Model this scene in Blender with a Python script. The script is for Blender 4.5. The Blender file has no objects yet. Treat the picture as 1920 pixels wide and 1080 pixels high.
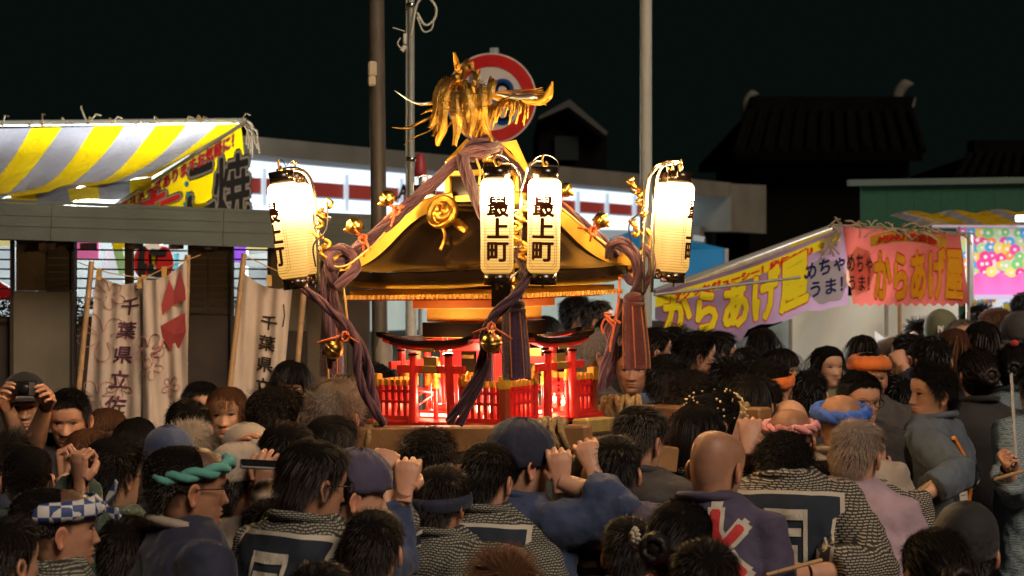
import bpy, math, random
import numpy as np
from mathutils import Vector, Matrix
from mathutils.bvhtree import BVHTree

SC = bpy.context.scene
COL = SC.collection
R = math.radians
random.seed(7)
RNG = np.random.default_rng(11)

# ------------------------------------------------------------------ camera, world, light, exposure
F = 3733.0          # focal length in photograph pixels (70 mm)
HC = 2.2            # camera height above the road
HY = 433.0          # row of the horizon in the photograph
cam_d = bpy.data.cameras.new('camera')
cam = bpy.data.objects.new('camera', cam_d)
COL.objects.link(cam)
cam.location = (0, 0, HC)
cam.rotation_euler = (R(90), 0, 0)
cam_d.sensor_width = 36
cam_d.lens = 70
cam_d.shift_y = -(540 - HY) / 1920.0
cam_d.clip_start = 0.2
cam_d.clip_end = 400
cam_d.dof.use_dof = True
cam_d.dof.focus_distance = 6.7
cam_d.dof.aperture_fstop = 5.6
SC.camera = cam

world = bpy.data.worlds.new('World')
SC.world = world
world.use_nodes = True
wn = world.node_tree.nodes
wbg = wn['Background']
sky = wn.new('ShaderNodeTexSky')
sky.sky_type = 'NISHITA'
sky.sun_disc = False
sky.sun_elevation = R(-4)
sky.sun_rotation = R(200)
mixw = wn.new('ShaderNodeMix'); mixw.data_type = 'RGBA'
mixw.inputs[0].default_value = 0.97
mixw.inputs[7].default_value = (0.040, 0.072, 0.060, 1)
world.node_tree.links.new(sky.outputs[0], mixw.inputs[6])
world.node_tree.links.new(mixw.outputs[2], wbg.inputs[0])
wbg.inputs[1].default_value = 0.024

sun_d = bpy.data.lights.new('street_glow', 'SUN')
sun_d.energy = 0.78
sun_d.angle = R(24)
sun_d.color = (1.0, 0.78, 0.60)
sun = bpy.data.objects.new('sun', sun_d)
COL.objects.link(sun)
sun.rotation_euler = (R(50), 0, R(32))

SC.view_settings.view_transform = 'Standard'
SC.view_settings.look = 'None'
SC.view_settings.gamma = 1
SC.view_settings.exposure = 1.32
SC.view_settings.use_curve_mapping = False
SC.cycles.max_bounces = 5
SC.cycles.diffuse_bounces = 2
SC.cycles.glossy_bounces = 3
SC.cycles.transmission_bounces = 3
SC.cycles.sample_clamp_indirect = 4.0
SC.cycles.use_denoising = True
SC.cycles.caustics_reflective = False
SC.cycles.caustics_refractive = False

# ------------------------------------------------------------------ helpers
def P(px, py, d):
    "point seen at photograph pixel (px, py) at depth d metres"
    return Vector(((px - 960) / F * d, d, HC - (py - HY) / F * d))

def tag(o, label=None, cat=None, group=None, kind=None):
    if label: o['label'] = label
    if cat: o['category'] = cat
    if group: o['group'] = group
    if kind: o['kind'] = kind
    return o

def empty(name, loc=(0, 0, 0), rz=0.0, label=None, cat=None, group=None, parent=None):
    o = bpy.data.objects.new(name, None)
    COL.objects.link(o)
    o.location = loc
    o.rotation_euler = (0, 0, rz)
    o.empty_display_size = 0.05
    if parent: o.parent = parent
    return tag(o, label, cat, group)

class MB:
    def __init__(s):
        s.v = []; s.f = []; s.m = []; s.sm = []
    def add(s, vs, fs, mi=0, smooth=False):
        o = len(s.v)
        s.v.extend([tuple(v) for v in vs])
        for f in fs:
            s.f.append([i + o for i in f]); s.m.append(mi); s.sm.append(smooth)
        return s
    def box(s, c, size, M=None, mi=0, bev=0.0):
        x, y, z = size[0] / 2, size[1] / 2, size[2] / 2
        if bev > 0:
            b = min(bev, x * .9, y * .9, z * .9)
            vs = []
            for sz in (-1, 1):
                for (ix, iy) in ((1, 1), (-1, 1), (-1, -1), (1, -1)):
                    for k in ((0, 1), (1, 0)) if ix * iy > 0 else ((1, 0), (0, 1)):
                        vs.append((ix * (x - b * k[0]), iy * (y - b * k[1]), sz * z))
            # 8-gon prism: sides chamfered
            n = 8
            lo = vs[:8]; hi = vs[8:]
            def inset(pts, z0):
                return [(p[0] * (1 - b / x), p[1] * (1 - b / y), z0) for p in pts]
            rings = [inset(lo, -z), [(p[0], p[1], -z + b) for p in lo], [(p[0], p[1], z - b) for p in hi], inset(hi, z)]
            vs = [p for r in rings for p in r]
            fs = []
            for k in range(3):
                for i in range(n):
                    j = (i + 1) % n
                    fs.append([k * n + i, k * n + j, (k + 1) * n + j, (k + 1) * n + i])
            fs.append(list(range(n - 1, -1, -1))); fs.append([3 * n + i for i in range(n)])
        else:
            vs = [(-x, -y, -z), (x, -y, -z), (x, y, -z), (-x, y, -z), (-x, -y, z), (x, -y, z), (x, y, z), (-x, y, z)]
            fs = [[0, 3, 2, 1], [4, 5, 6, 7], [0, 1, 5, 4], [1, 2, 6, 5], [2, 3, 7, 6], [3, 0, 4, 7]]
        c = Vector(c)
        if M is not None:
            vs = [c + M @ Vector(v) for v in vs]
        else:
            vs = [c + Vector(v) for v in vs]
        return s.add(vs, fs, mi)
    def bar(s, a, b, w, h, mi=0, up=(0, 0, 1), bev=0.0):
        "box from a to b, w wide sideways, h tall"
        a = Vector(a); b = Vector(b); d = b - a; L = d.length
        if L < 1e-6: return s
        x = d / L; y = Vector(up).cross(x)
        if y.length < 1e-4: y = Vector((0, 1, 0)).cross(x)
        y.normalize(); z = x.cross(y)
        M = Matrix((x, y, z)).transposed()
        return s.box((a + b) / 2, (L, w, h), M, mi, bev)
    def tube(s, pts, rad, n=8, mi=0, caps=True, smooth=True, flat=1.0):
        pts = [Vector(p) for p in pts]
        if not hasattr(rad, '__len__'): rad = [rad] * len(pts)
        up = None; rings = []
        for i, p in enumerate(pts):
            t = (pts[min(i + 1, len(pts) - 1)] - pts[max(i - 1, 0)])
            if t.length < 1e-9: t = Vector((0, 0, 1))
            t.normalize()
            if up is None:
                up = Vector((0, 0, 1)) if abs(t.z) < .9 else Vector((1, 0, 0))
            u = up - t * up.dot(t)
            if u.length < 1e-6: u = t.orthogonal()
            u.normalize(); w = t.cross(u); up = u
            rings.append([p + (u * math.cos(2 * math.pi * k / n) * flat + w * math.sin(2 * math.pi * k / n)) * rad[i] for k in range(n)])
        vs = [v for r in rings for v in r]; fs = []
        for i in range(len(pts) - 1):
            for k in range(n):
                j = (k + 1) % n
                fs.append([i * n + k, i * n + j, (i + 1) * n + j, (i + 1) * n + k])
        s.add(vs, fs, mi, smooth)
        if caps:
            s.add(rings[0], [list(range(n - 1, -1, -1))], mi); s.add(rings[-1], [list(range(n))], mi)
        return s
    def lathe(s, prof, n=16, M=None, mi=0, smooth=True):
        "prof: list of (r, z)"
        vs = []; fs = []
        for r, z in prof:
            for k in range(n):
                a = 2 * math.pi * k / n
                vs.append(Vector((r * math.cos(a), r * math.sin(a), z)))
        for i in range(len(prof) - 1):
            for k in range(n):
                j = (k + 1) % n
                fs.append([i * n + k, i * n + j, (i + 1) * n + j, (i + 1) * n + k])
        if M is not None: vs = [M @ v for v in vs]
        return s.add(vs, fs, mi, smooth)
    def sphere(s, c, r, n=12, m=8, mi=0):
        r3 = r if hasattr(r, '__len__') else (r, r, r)
        prof = []
        M = Matrix.Translation(Vector(c)) @ Matrix.Diagonal((*r3, 1))
        prof = [(max(1e-4, math.sin(math.pi * i / m)), -math.cos(math.pi * i / m)) for i in range(m + 1)]
        return s.lathe(prof, n, M, mi)
    def poly(s, pts, thick=0.0, nrm=None, mi=0):
        pts = [Vector(p) for p in pts]; n = len(pts)
        if thick == 0: return s.add(pts, [list(range(n))], mi)
        if nrm is None:
            nrm = Vector((0, 0, 0))
            for i in range(n): nrm += (pts[i] - pts[0]).cross(pts[(i + 1) % n] - pts[0])
            nrm.normalize()
        q = [p - Vector(nrm) * thick for p in pts]
        fs = [list(range(n)), list(range(2 * n - 1, n - 1, -1))]
        for i in range(n):
            j = (i + 1) % n
            fs.append([i, i + n, j + n, j])
        return s.add(pts + q, fs, mi)
    def build(s, name, mats, parent=None, loc=None, smooth=None):
        me = bpy.data.meshes.new(name)
        me.from_pydata(s.v, [], s.f)
        if not isinstance(mats, (list, tuple)): mats = [mats]
        for m in mats: me.materials.append(m)
        if len(mats) > 1: me.polygons.foreach_set('material_index', s.m)
        me.polygons.foreach_set('use_smooth', [bool(b) for b in s.sm] if smooth is None else [smooth] * len(s.f))
        o = bpy.data.objects.new(name, me)
        COL.objects.link(o)
        if parent: o.parent = parent
        if loc is not None: o.location = loc
        return o

def np_mesh(name, V, Fq, mats, parent=None, smooth=True, mi=None, attr=None):
    "V (n,3); Fq (m,4) quads, or list of arrays"
    me = bpy.data.meshes.new(name)
    Fs = Fq if isinstance(Fq, list) else [Fq]
    Fs = [f for f in Fs if len(f)]
    nf = sum(len(f) for f in Fs); nl = sum(f.size for f in Fs)
    me.vertices.add(len(V)); me.vertices.foreach_set('co', np.asarray(V, np.float32).ravel())
    me.loops.add(nl); me.polygons.add(nf)
    me.loops.foreach_set('vertex_index', np.concatenate([f.ravel() for f in Fs]).astype(np.int32))
    tot = np.concatenate([np.full(len(f), f.shape[1]) for f in Fs])
    st = np.concatenate([[0], np.cumsum(tot)[:-1]])
    me.polygons.foreach_set('loop_start', st.astype(np.int32))
    if smooth: me.polygons.foreach_set('use_smooth', np.ones(nf, bool))
    if not isinstance(mats, (list, tuple)): mats = [mats]
    for m in mats: me.materials.append(m)
    if mi is not None: me.polygons.foreach_set('material_index', np.asarray(mi, np.int32))
    me.update(calc_edges=True)
    if attr is not None:
        a = me.color_attributes.new('tint', 'FLOAT_COLOR', 'POINT')
        a.data.foreach_set('color', np.asarray(attr, np.float32).ravel())
    me.validate()
    o = bpy.data.objects.new(name, me)
    COL.objects.link(o)
    if parent: o.parent = parent
    return o

def copy_of(o, parent=None, M=None):
    c = o.copy(); COL.objects.link(c)
    if parent: c.parent = parent
    if M is not None: c.matrix_local = M
    return c

def curve_pts(ctrl, n=8):
    "Catmull-Rom through control points"
    c = [Vector(p) for p in ctrl]
    c = [c[0] * 2 - c[1]] + c + [c[-1] * 2 - c[-2]]
    out = []
    for i in range(1, len(c) - 2):
        for k in range(n):
            t = k / n
            p0, p1, p2, p3 = c[i - 1], c[i], c[i + 1], c[i + 2]
            out.append(0.5 * ((2 * p1) + (p2 - p0) * t + (2 * p0 - 5 * p1 + 4 * p2 - p3) * t * t + (3 * p1 - p0 - 3 * p2 + p3) * t ** 3))
    out.append(c[-2])
    return out

# ------------------------------------------------------------------ lettering (Blender's own font)
_TX = {}
def text_raw(body, bold=0.0, spacing=1.0, vertical=False, bar_rot=False):
    key = (body, bold, spacing, vertical)
    if key in _TX: return _TX[key]
    vs = []; fs = []
    if vertical:
        y = 0.0
        for ch in body:
            v, f, _ = text_raw(ch, bold)
            v0, f0, bb = text_raw(ch, 0.0)
            o = len(vs)
            cx = (bb[0] + bb[1]) / 2
            vs += [(a - cx, b - y) for a, b in v]
            fs += [[i + o for i in ff] for ff in f]
            y += spacing
        bbx = (-.5, .5, -y + spacing - .1, .85)
        _TX[key] = (vs, fs, bbx)
        return _TX[key]
    cu = bpy.data.curves.new('t', 'FONT')
    cu.body = body; cu.offset = bold; cu.space_character = spacing
    cu.resolution_u = 2
    o = bpy.data.objects.new('t', cu)
    COL.objects.link(o)
    bpy.context.view_layer.update()
    dg = bpy.context.evaluated_depsgraph_get()
    me = bpy.data.meshes.new_from_object(o.evaluated_get(dg))
    vs = [(v.co.x, v.co.y) for v in me.vertices]
    fs = [list(p.vertices) for p in me.polygons]
    bpy.data.objects.remove(o); bpy.data.meshes.remove(me); bpy.data.curves.remove(cu)
    xs = [v[0] for v in vs]; ys = [v[1] for v in vs]
    _TX[key] = (vs, fs, (min(xs), max(xs), min(ys), max(ys)))
    return _TX[key]

def split_long(vs, fs, maxlen):
    "split triangles with long edges so lettering can bend over a curved surface"
    vs = list(vs); tri = []
    for f in fs:
        for i in range(1, len(f) - 1): tri.append((f[0], f[i], f[i + 1]))
    for _ in range(7):
        mids = {}; out = []; changed = False
        def L(a, b): return (vs[a][0] - vs[b][0]) ** 2 + (vs[a][1] - vs[b][1]) ** 2
        for t in tri:
            e = [(L(t[0], t[1]), 0), (L(t[1], t[2]), 1), (L(t[2], t[0]), 2)]
            m, k = max(e)
            if m > maxlen ** 2:
                a, b, c = t[k], t[(k + 1) % 3], t[(k + 2) % 3]
                key = (min(a, b), max(a, b))
                if key not in mids:
                    mids[key] = len(vs); vs.append(((vs[a][0] + vs[b][0]) / 2, (vs[a][1] + vs[b][1]) / 2))
                q = mids[key]
                out += [(a, q, c), (q, b, c)]; changed = True
            else: out.append(t)
        tri = out
        if not changed: break
    return vs, [list(t) for t in tri]

def lettering(body, fn, mat_, name='lettering', parent=None, bold=0.0, vertical=False, spacing=1.0, div=None, off=0.0, mb=None, mi=0):
    "fn(u, v) -> point, u and v run 0..1 over the lettering's box"
    vs, fs, _ = text_raw(body, 0.0, spacing, vertical)
    bb = text_raw(body, 0.0, spacing, vertical)[2]
    shifts = [(0, 0)]
    if bold > 0:
        k = 6 if bold < .045 else 10
        shifts += [(bold * math.cos(2 * math.pi * q / k), bold * math.sin(2 * math.pi * q / k)) for q in range(k)]
        if bold > .07: shifts += [(bold * .5 * math.cos(2 * math.pi * q / 5), bold * .5 * math.sin(2 * math.pi * q / 5)) for q in range(5)]
    if div: vs, fs = split_long(vs, fs, div)
    m = mb if mb is not None else MB()
    for q, (dx, dy) in enumerate(shifts):
        pts = [Vector(fn((x + dx - bb[0]) / (bb[1] - bb[0]), (y + dy - bb[2]) / (bb[3] - bb[2]))) - Vector((0, q * .00012, 0)) for x, y in vs]
        m.add(pts, fs, mi)
    return None if mb is not None else m.build(name, mat_, parent)

# ------------------------------------------------------------------ materials
_M = {}
def mat(name, col=(.5, .5, .5), rough=.5, metal=0.0, var=0.0, vscale=20.0, bump=0.0, bscale=60.0, emit=None, estr=0.0,
        coat=0.0, spec=None, tint=False, sheen=0.0, dirt=None, sss=0.0, rvar=0.0, trans=0.0):
    if name in _M: return _M[name]
    m = bpy.data.materials.new(name); m.use_nodes = True
    nt = m.node_tree; N = nt.nodes; Lk = nt.links
    b = N['Principled BSDF']
    b.inputs['Base Color'].default_value = (*col, 1)
    b.inputs['Roughness'].default_value = rough
    b.inputs['Metallic'].default_value = metal
    b.inputs['Coat Weight'].default_value = coat
    if spec is not None: b.inputs['Specular IOR Level'].default_value = spec
    if sheen: b.inputs['Sheen Weight'].default_value = sheen
    if sss:
        b.inputs['Subsurface Weight'].default_value = sss
        b.inputs['Subsurface Radius'].default_value = (.012, .005, .003)
        b.inputs['Subsurface Scale'].default_value = 1.0
    tc = N.new('ShaderNodeTexCoord')
    cur = None
    if var > 0:
        nz = N.new('ShaderNodeTexNoise'); nz.inputs['Scale'].default_value = vscale; nz.inputs['Detail'].default_value = 4
        Lk.new(tc.outputs['Object'], nz.inputs['Vector'])
        cr = N.new('ShaderNodeValToRGB')
        cr.color_ramp.elements[0].position = .3; cr.color_ramp.elements[1].position = .72
        d = dirt if dirt else tuple(c * (1 - var) for c in col)
        cr.color_ramp.elements[0].color = (*d, 1)
        cr.color_ramp.elements[1].color = (*[min(1, c * (1 + var * .6)) for c in col], 1)
        Lk.new(nz.outputs[0], cr.inputs[0]); cur = cr.outputs[0]
        if rvar:
            mr = N.new('ShaderNodeMapRange'); mr.inputs[3].default_value = max(0, rough - rvar); mr.inputs[4].default_value = min(1, rough + rvar)
            Lk.new(nz.outputs[0], mr.inputs[0]); Lk.new(mr.outputs[0], b.inputs['Roughness'])
    if tint:
        at = N.new('ShaderNodeAttribute'); at.attribute_name = 'tint'
        mx = N.new('ShaderNodeMix'); mx.data_type = 'RGBA'; mx.blend_type = 'MULTIPLY'; mx.inputs[0].default_value = 1
        if cur: Lk.new(cur, mx.inputs[6])
        else: mx.inputs[6].default_value = (*col, 1)
        Lk.new(at.outputs['Color'], mx.inputs[7]); cur = mx.outputs[2]
    if cur: Lk.new(cur, b.inputs['Base Color'])
    if bump > 0:
        nb = N.new('ShaderNodeTexNoise'); nb.inputs['Scale'].default_value = bscale; nb.inputs['Detail'].default_value = 5
        Lk.new(tc.outputs['Object'], nb.inputs['Vector'])
        bp = N.new('ShaderNodeBump'); bp.inputs['Strength'].default_value = bump; bp.inputs['Distance'].default_value = .01
        Lk.new(nb.outputs[0], bp.inputs['Height']); Lk.new(bp.outputs[0], b.inputs['Normal'])
    if emit:
        b.inputs['Emission Color'].default_value = (*emit, 1); b.inputs['Emission Strength'].default_value = estr
    if trans:
        tr = N.new('ShaderNodeBsdfTranslucent'); tr.inputs[0].default_value = (*col, 1)
        if cur: Lk.new(cur, tr.inputs[0])
        ms = N.new('ShaderNodeMixShader'); ms.inputs[0].default_value = trans
        Lk.new(b.outputs[0], ms.inputs[1]); Lk.new(tr.outputs[0], ms.inputs[2]); Lk.new(ms.outputs[0], N['Material Output'].inputs[0])
    _M[name] = m
    return m

def node_mat(name, fn, rough=.6):
    "fn(nodes, links, bsdf, texcoord)"
    if name in _M: return _M[name]
    m = bpy.data.materials.new(name); m.use_nodes = True
    nt = m.node_tree; b = nt.nodes['Principled BSDF']; b.inputs['Roughness'].default_value = rough
    fn(nt.nodes, nt.links, b, nt.nodes.new('ShaderNodeTexCoord'))
    _M[name] = m
    return m

GOLD = mat('gold_leaf', (.66, .36, .06), .36, 1.0, var=.4, vscale=40, bump=.45, bscale=130, rvar=.14)
GOLDP = mat('gold_paint', (.72, .41, .045), .42, .3, var=.15, vscale=20)
BRASS = mat('old_brass', (.66, .42, .10), .30, 1.0, var=.35, vscale=40, bump=.03, bscale=120, rvar=.1)
LACQ = mat('black_lacquer', (.012, .007, .004), .15, 0, var=.3, vscale=8, spec=.16)
RED = mat('vermilion_lacquer', (.62, .025, .018), .3, 0, var=.2, vscale=18, coat=.3)
REDD = mat('red_board', (.5, .02, .015), .4, var=.15)
WOOD = mat('pale_wood', (.30, .155, .065), .5, var=.35, vscale=6, bump=.2, bscale=40)
WOODD = mat('handled_wood', (.22, .12, .055), .45, var=.4, vscale=9, bump=.2, bscale=40)
STEEL = mat('chrome_tube', (.55, .52, .5), .22, 1.0)
DARKM = mat('dark_metal', (.03, .028, .026), .4, .6)
BLACKP = mat('black_plastic', (.012, .012, .013), .35)
INK = mat('ink_black', (.014, .009, .006), .7)
ROPEP_ = None
def _rope(N, L, b, tc):
    w = N.new('ShaderNodeTexNoise'); w.inputs['Scale'].default_value = 55; w.inputs['Detail'].default_value = 3
    L.new(tc.outputs['Object'], w.inputs['Vector'])
    cr = N.new('ShaderNodeValToRGB')
    cr.color_ramp.elements[0].color = (.028, .006, .015, 1); cr.color_ramp.elements[1].color = (.085, .015, .038, 1)
    L.new(w.outputs[0], cr.inputs[0]); L.new(cr.outputs[0], b.inputs['Base Color'])
    bp = N.new('ShaderNodeBump'); bp.inputs['Strength'].default_value = .5; bp.inputs['Distance'].default_value = .004
    w2 = N.new('ShaderNodeTexNoise'); w2.inputs['Scale'].default_value = 240
    L.new(tc.outputs['Object'], w2.inputs['Vector'])
    L.new(w2.outputs[0], bp.inputs['Height']); L.new(bp.outputs[0], b.inputs['Normal'])
    b.inputs['Sheen Weight'].default_value = .3
ROPE = node_mat('purple_cotton_rope', _rope, .7)
TASSEL = mat('tassel_maroon', (.085, .007, .012), .8, var=.4, vscale=60, bump=.6, bscale=220, sheen=.3)
TASSELP = mat('tassel_purple', (.06, .016, .05), .75, var=.4, vscale=60, bump=.6, bscale=220, sheen=.3)
ORCORD = mat('orange_cord', (.62, .13, .035), .6, var=.2, vscale=90)
YCORD = mat('yellow_cord', (.62, .38, .12), .6)
STRAW = mat('straw_rope', (.38, .25, .11), .8, var=.45, vscale=70, bump=.6, bscale=160)
# ------------------------------------------------------------------ setting
class VPlane:
    "vertical plane through two plan points; hit(px, py) = where the view ray meets it"
    def __init__(s, pxa, da, pxb, db):
        s.a = P(pxa, HY, da); s.b = P(pxb, HY, db)
        d = (s.b - s.a); s.n = Vector((d.y, -d.x, 0)).normalized()
        if s.n.y > 0: s.n = -s.n       # towards the camera
    def hit(s, px, py, off=0.0):
        k = (px - 960) / F
        t = (s.n.x * s.a.x + s.n.y * s.a.y) / (s.n.x * k + s.n.y)
        return P(px, py, t) + s.n * off
    def quad(s, mb, x0, y0a, y0b, x1, y1a, y1b, thick=.02, off=0.0, mi=0):
        "x0 column with top y0a, bottom y0b; x1 column with top y1a, bottom y1b"
        pts = [s.hit(x0, y0a, off), s.hit(x0, y0b, off), s.hit(x1, y1b, off), s.hit(x1, y1a, off)]
        mb.poly(pts, thick, s.n, mi)

ASPH = mat('asphalt', (.055, .052, .05), .8, var=.35, vscale=3, bump=.6, bscale=140)
g = MB(); n = 24
gv = []; gf = []
for i in range(n + 1):
    for j in range(n + 1): gv.append((-150 + 300 * i / n, -20 + 260 * j / n, 0))
for i in range(n):
    for j in range(n): gf.append([i * (n + 1) + j, (i + 1) * (n + 1) + j, (i + 1) * (n + 1) + j + 1, i * (n + 1) + j + 1])
g.add(gv, gf)
tag(g.build('ground', ASPH), kind='structure')
ln = MB(); ln.box((4.2, 11.5, .004), (.15, 9, .001))
tag(ln.build('road_marking', mat('road_paint', (.6, .58, .55), .7, var=.4, vscale=9)), kind='structure')

# ---- convenience store with lit frieze
st = VPlane(451, 17, 1362, 29)
store = empty('shop_building', st.hit(900, 433) - Vector((0, 0, 2.2)), label='single storey shop with a glowing white frieze and brown panels behind the shrine', cat='shop')
def rel(mb_, root):
    o = root.location
    r = root.rotation_euler.z
    if r:
        Mi = Matrix.Rotation(-r, 3, 'Z')
        mb_.v = [tuple(Mi @ (Vector(v) - o)) for v in mb_.v]
    else:
        mb_.v = [(v[0] - o.x, v[1] - o.y, v[2] - o.z) for v in mb_.v]
    return mb_
BEIGE = mat('beige_fascia', (.17, .165, .135), .6, var=.2, vscale=2, emit=(.40, .36, .27), estr=0)
LITW = mat('lit_white_panel', (.8, .85, .9), .4, emit=(.72, .86, 1.0), estr=.55)
LITW2 = mat('lit_mullion', (.8, .85, .9), .4, emit=(.75, .88, 1.0), estr=.27)
LITR = mat('lit_brown_panel', (.22, .03, .02), .5, emit=(.5, .06, .04), estr=0.162)
m = MB(); st.quad(m, 300, 252, 286, 1300, 343.5, 372, .5, .55); rel(m, store).build('fascia', BEIGE, store)
m = MB(); st.quad(m, 1293, 345, 434, 1362, 348, 438, 1.4, .6); rel(m, store).build('sign_box', BEIGE, store)
m = MB(); st.quad(m, 1286, 425, 640, 1310, 425, 640, .3, .2); rel(m, store).build('column', BEIGE, store)
m = MB(); st.quad(m, 300, 286, 412, 1296, 372, 434, .08, 0); rel(m, store).build('light_band', LITW, store)
m = MB(); st.quad(m, 300, 412, 445, 1296, 434, 452, .2, .05); rel(m, store).build('lintel', mat('lintel_grey', (.5, .55, .58), .5, emit=(.6, .75, .8), estr=0.105), store)
m = MB(); st.quad(m, 300, 445, 640, 1296, 452, 600, .1, -.3); rel(m, store).build('shop_front', mat('shop_glass', (.3, .34, .33), .25, emit=(.55, .66, .6), estr=0.2, var=.6, vscale=1.5), store)
m = MB()
a, b = st.hit(300, 433), st.hit(1296, 433)
m.poly([a - st.n * .6 + Vector((0, 0, -2.2)), b - st.n * .6 + Vector((0, 0, -2.2)), b - st.n * 9 + Vector((0, 0, -2.2)), a - st.n * 9 + Vector((0, 0, -2.2))][::-1], -2.9, Vector((0, 0, 1)))
rel(m, store).build('hall', BEIGE, store)
mull = [330, 487, 642, 745, 830, 905, 965, 1022, 1077, 1132, 1184, 1240]
def frz(px, k):   # rows of the frieze: brown top, brown bottom
    t = (px - 582) / (1083 - 582)
    return (341 + t * (377 - 341)) if k == 0 else (370 + t * (400 - 370))
for i, (x0, x1) in enumerate(zip(mull[:-1], mull[1:])):
    m = MB(); st.quad(m, x0 + 3, frz(x0, 0), frz(x0, 1), x1 - 3, frz(x1, 0), frz(x1, 1), .03, .03)
    rel(m, store).build('brown_panel', LITR, store)
for x in mull:
    m = MB(); st.quad(m, x - 3, frz(x, 0) - 18, frz(x, 1) + 22, x + 3, frz(x, 0) - 18, frz(x, 1) + 22, .06, .05)
    rel(m, store).build('mullion', LITW2, store)
m = MB(); st.quad(m, 300, 286 + 66, 286 + 69, 1290, 410, 412, .04, .035); rel(m, store).build('trim_line', mat('grey_line', (.3, .35, .4), .5, emit=(.4, .5, .6), estr=0.238), store)
def q_(u, v): return st.hit(736 + 22 * u, 372 - 26 * v, .06)
m = MB(); lettering('A', q_, None, bold=.03, mb=m); rel(m, store).build('lettering', INK, store)

# ---- far dark houses on the skyline
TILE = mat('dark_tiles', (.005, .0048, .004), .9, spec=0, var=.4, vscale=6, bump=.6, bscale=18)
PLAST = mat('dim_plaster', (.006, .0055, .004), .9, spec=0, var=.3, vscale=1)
RIDGEM = mat('ridge_plaster', (.09, .085, .07), .8, var=.2)
def far_house(x0, x1, yr, ye, d, label, orn=(), gable=False):
    r = empty('tiled_house', P((x0 + x1) / 2, HY, d) - Vector((0, 0, HC)), label=label, cat='house')
    a, b = P(x0, yr, d + 3), P(x1, yr, d + 3)
    ea, eb = P(x0 - 25, ye, d), P(x1 + 25, ye, d)
    back = Vector((0, 6, 0))
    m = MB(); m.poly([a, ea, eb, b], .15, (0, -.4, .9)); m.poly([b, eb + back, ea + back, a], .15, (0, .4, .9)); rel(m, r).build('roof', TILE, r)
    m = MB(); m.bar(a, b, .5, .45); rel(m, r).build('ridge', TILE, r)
    for (ox, oy, s, fl) in orn:
        m = MB(); c = P(ox, oy, d + 3)
        pts = curve_pts([c + Vector((-.16 * fl * s, 0, -.5 * s)), c + Vector((-.2 * fl * s, 0, 0)), c + Vector((.02 * fl * s, 0, .38 * s)), c + Vector((.3 * fl * s, 0, .42 * s))], 5)
        m.tube(pts, [.17 * s, .19 * s] + [.17 * s] * (len(pts) - 6) + [.13 * s, .1 * s, .06 * s, .03 * s], 8)
        m.tube([c + Vector((.12 * fl * s, 0, -.42 * s)), c + Vector((.3 * fl * s, 0, -.2 * s)), c + Vector((.36 * fl * s, 0, .02 * s))], [.06 * s, .05 * s, .02 * s], 6)
        rel(m, r).build('ridge_ornament', RIDGEM, r)
    for k in range(14):
        t = k / 13; p0 = a.lerp(b, t); p1 = ea.lerp(eb, t)
        m = MB(); m.tube([p0 + Vector((0, 0, .03)), p1 + Vector((0, 0, .03))], .06, 6); rel(m, r).build('tile_row', TILE, r)
    m = MB()
    wa, wb = P(x0, ye, d + .6), P(x1, ye, d + .6); wa.z -= .1; wb.z -= .1
    m.poly([Vector((wa.x, wa.y, 0)), Vector((wb.x, wb.y, 0)), wb, wa][::-1], 5.0, Vector((0, -1, 0)))
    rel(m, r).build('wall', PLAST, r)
    return r
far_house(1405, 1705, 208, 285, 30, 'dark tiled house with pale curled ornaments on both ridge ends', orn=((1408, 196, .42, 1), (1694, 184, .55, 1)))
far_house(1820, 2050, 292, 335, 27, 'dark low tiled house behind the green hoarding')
# gabled house right of the round sign
r = empty('gabled_house', P(1075, HY, 32) - Vector((0, 0, HC)), label='dim gabled house with a pale roof edge beside the round road sign', cat='house')
m = MB(); ap = P(1068, 186, 32)
m.poly([ap, P(1010, 218, 32), P(1010, 224, 32), P(1066, 200, 32), P(1136, 254, 32), P(1140, 248, 32)][::-1], .3, (0, -1, 0))
rel(m, r).build('bargeboard', mat('dim_board', (.05, .05, .05), .8), r)
m = MB(); m.poly([P(1067, 190, 32.4), P(1008, 224, 32.4), P(1015, 433, 32.4) - Vector((0, 0, HC)), P(1130, 433, 32.4) - Vector((0, 0, HC)), P(1138, 256, 32.4)][::-1], 7, (0, -1, 0))
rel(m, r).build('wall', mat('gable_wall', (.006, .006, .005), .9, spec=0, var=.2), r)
m = MB(); m.poly([P(1040, 255, 32.3), P(1040, 300, 32.3), P(1085, 300, 32.3), P(1085, 255, 32.3)], .05, (0, -1, 0)); rel(m, r).build('window', mat('dark_glass', (.02, .025, .025), .1), r)

# ---- green hoarding
gp = VPlane(1612, 19, 2100, 19)
r = empty('green_hoarding', P(1760, HY, 19) - Vector((0, 0, HC)), label='plain green metal hoarding behind the fried chicken stall', cat='hoarding')
for k in range(8):
    x0 = 1614 + k * 50
    m = MB(); gp.quad(m, x0, 346, 640, x0 + 49.6, 345, 640, .03, 0); rel(m, r).build('panel', mat('green_panel', (.006, .075, .035), .6, var=.15, emit=(.01, .16, .07), estr=0), r)
m = MB(); m.bar(gp.hit(1590, 343), gp.hit(2050, 336), .12, .06); rel(m, r).build('top_rail', mat('rail_dull', (.10, .14, .12), .6), r)

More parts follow.
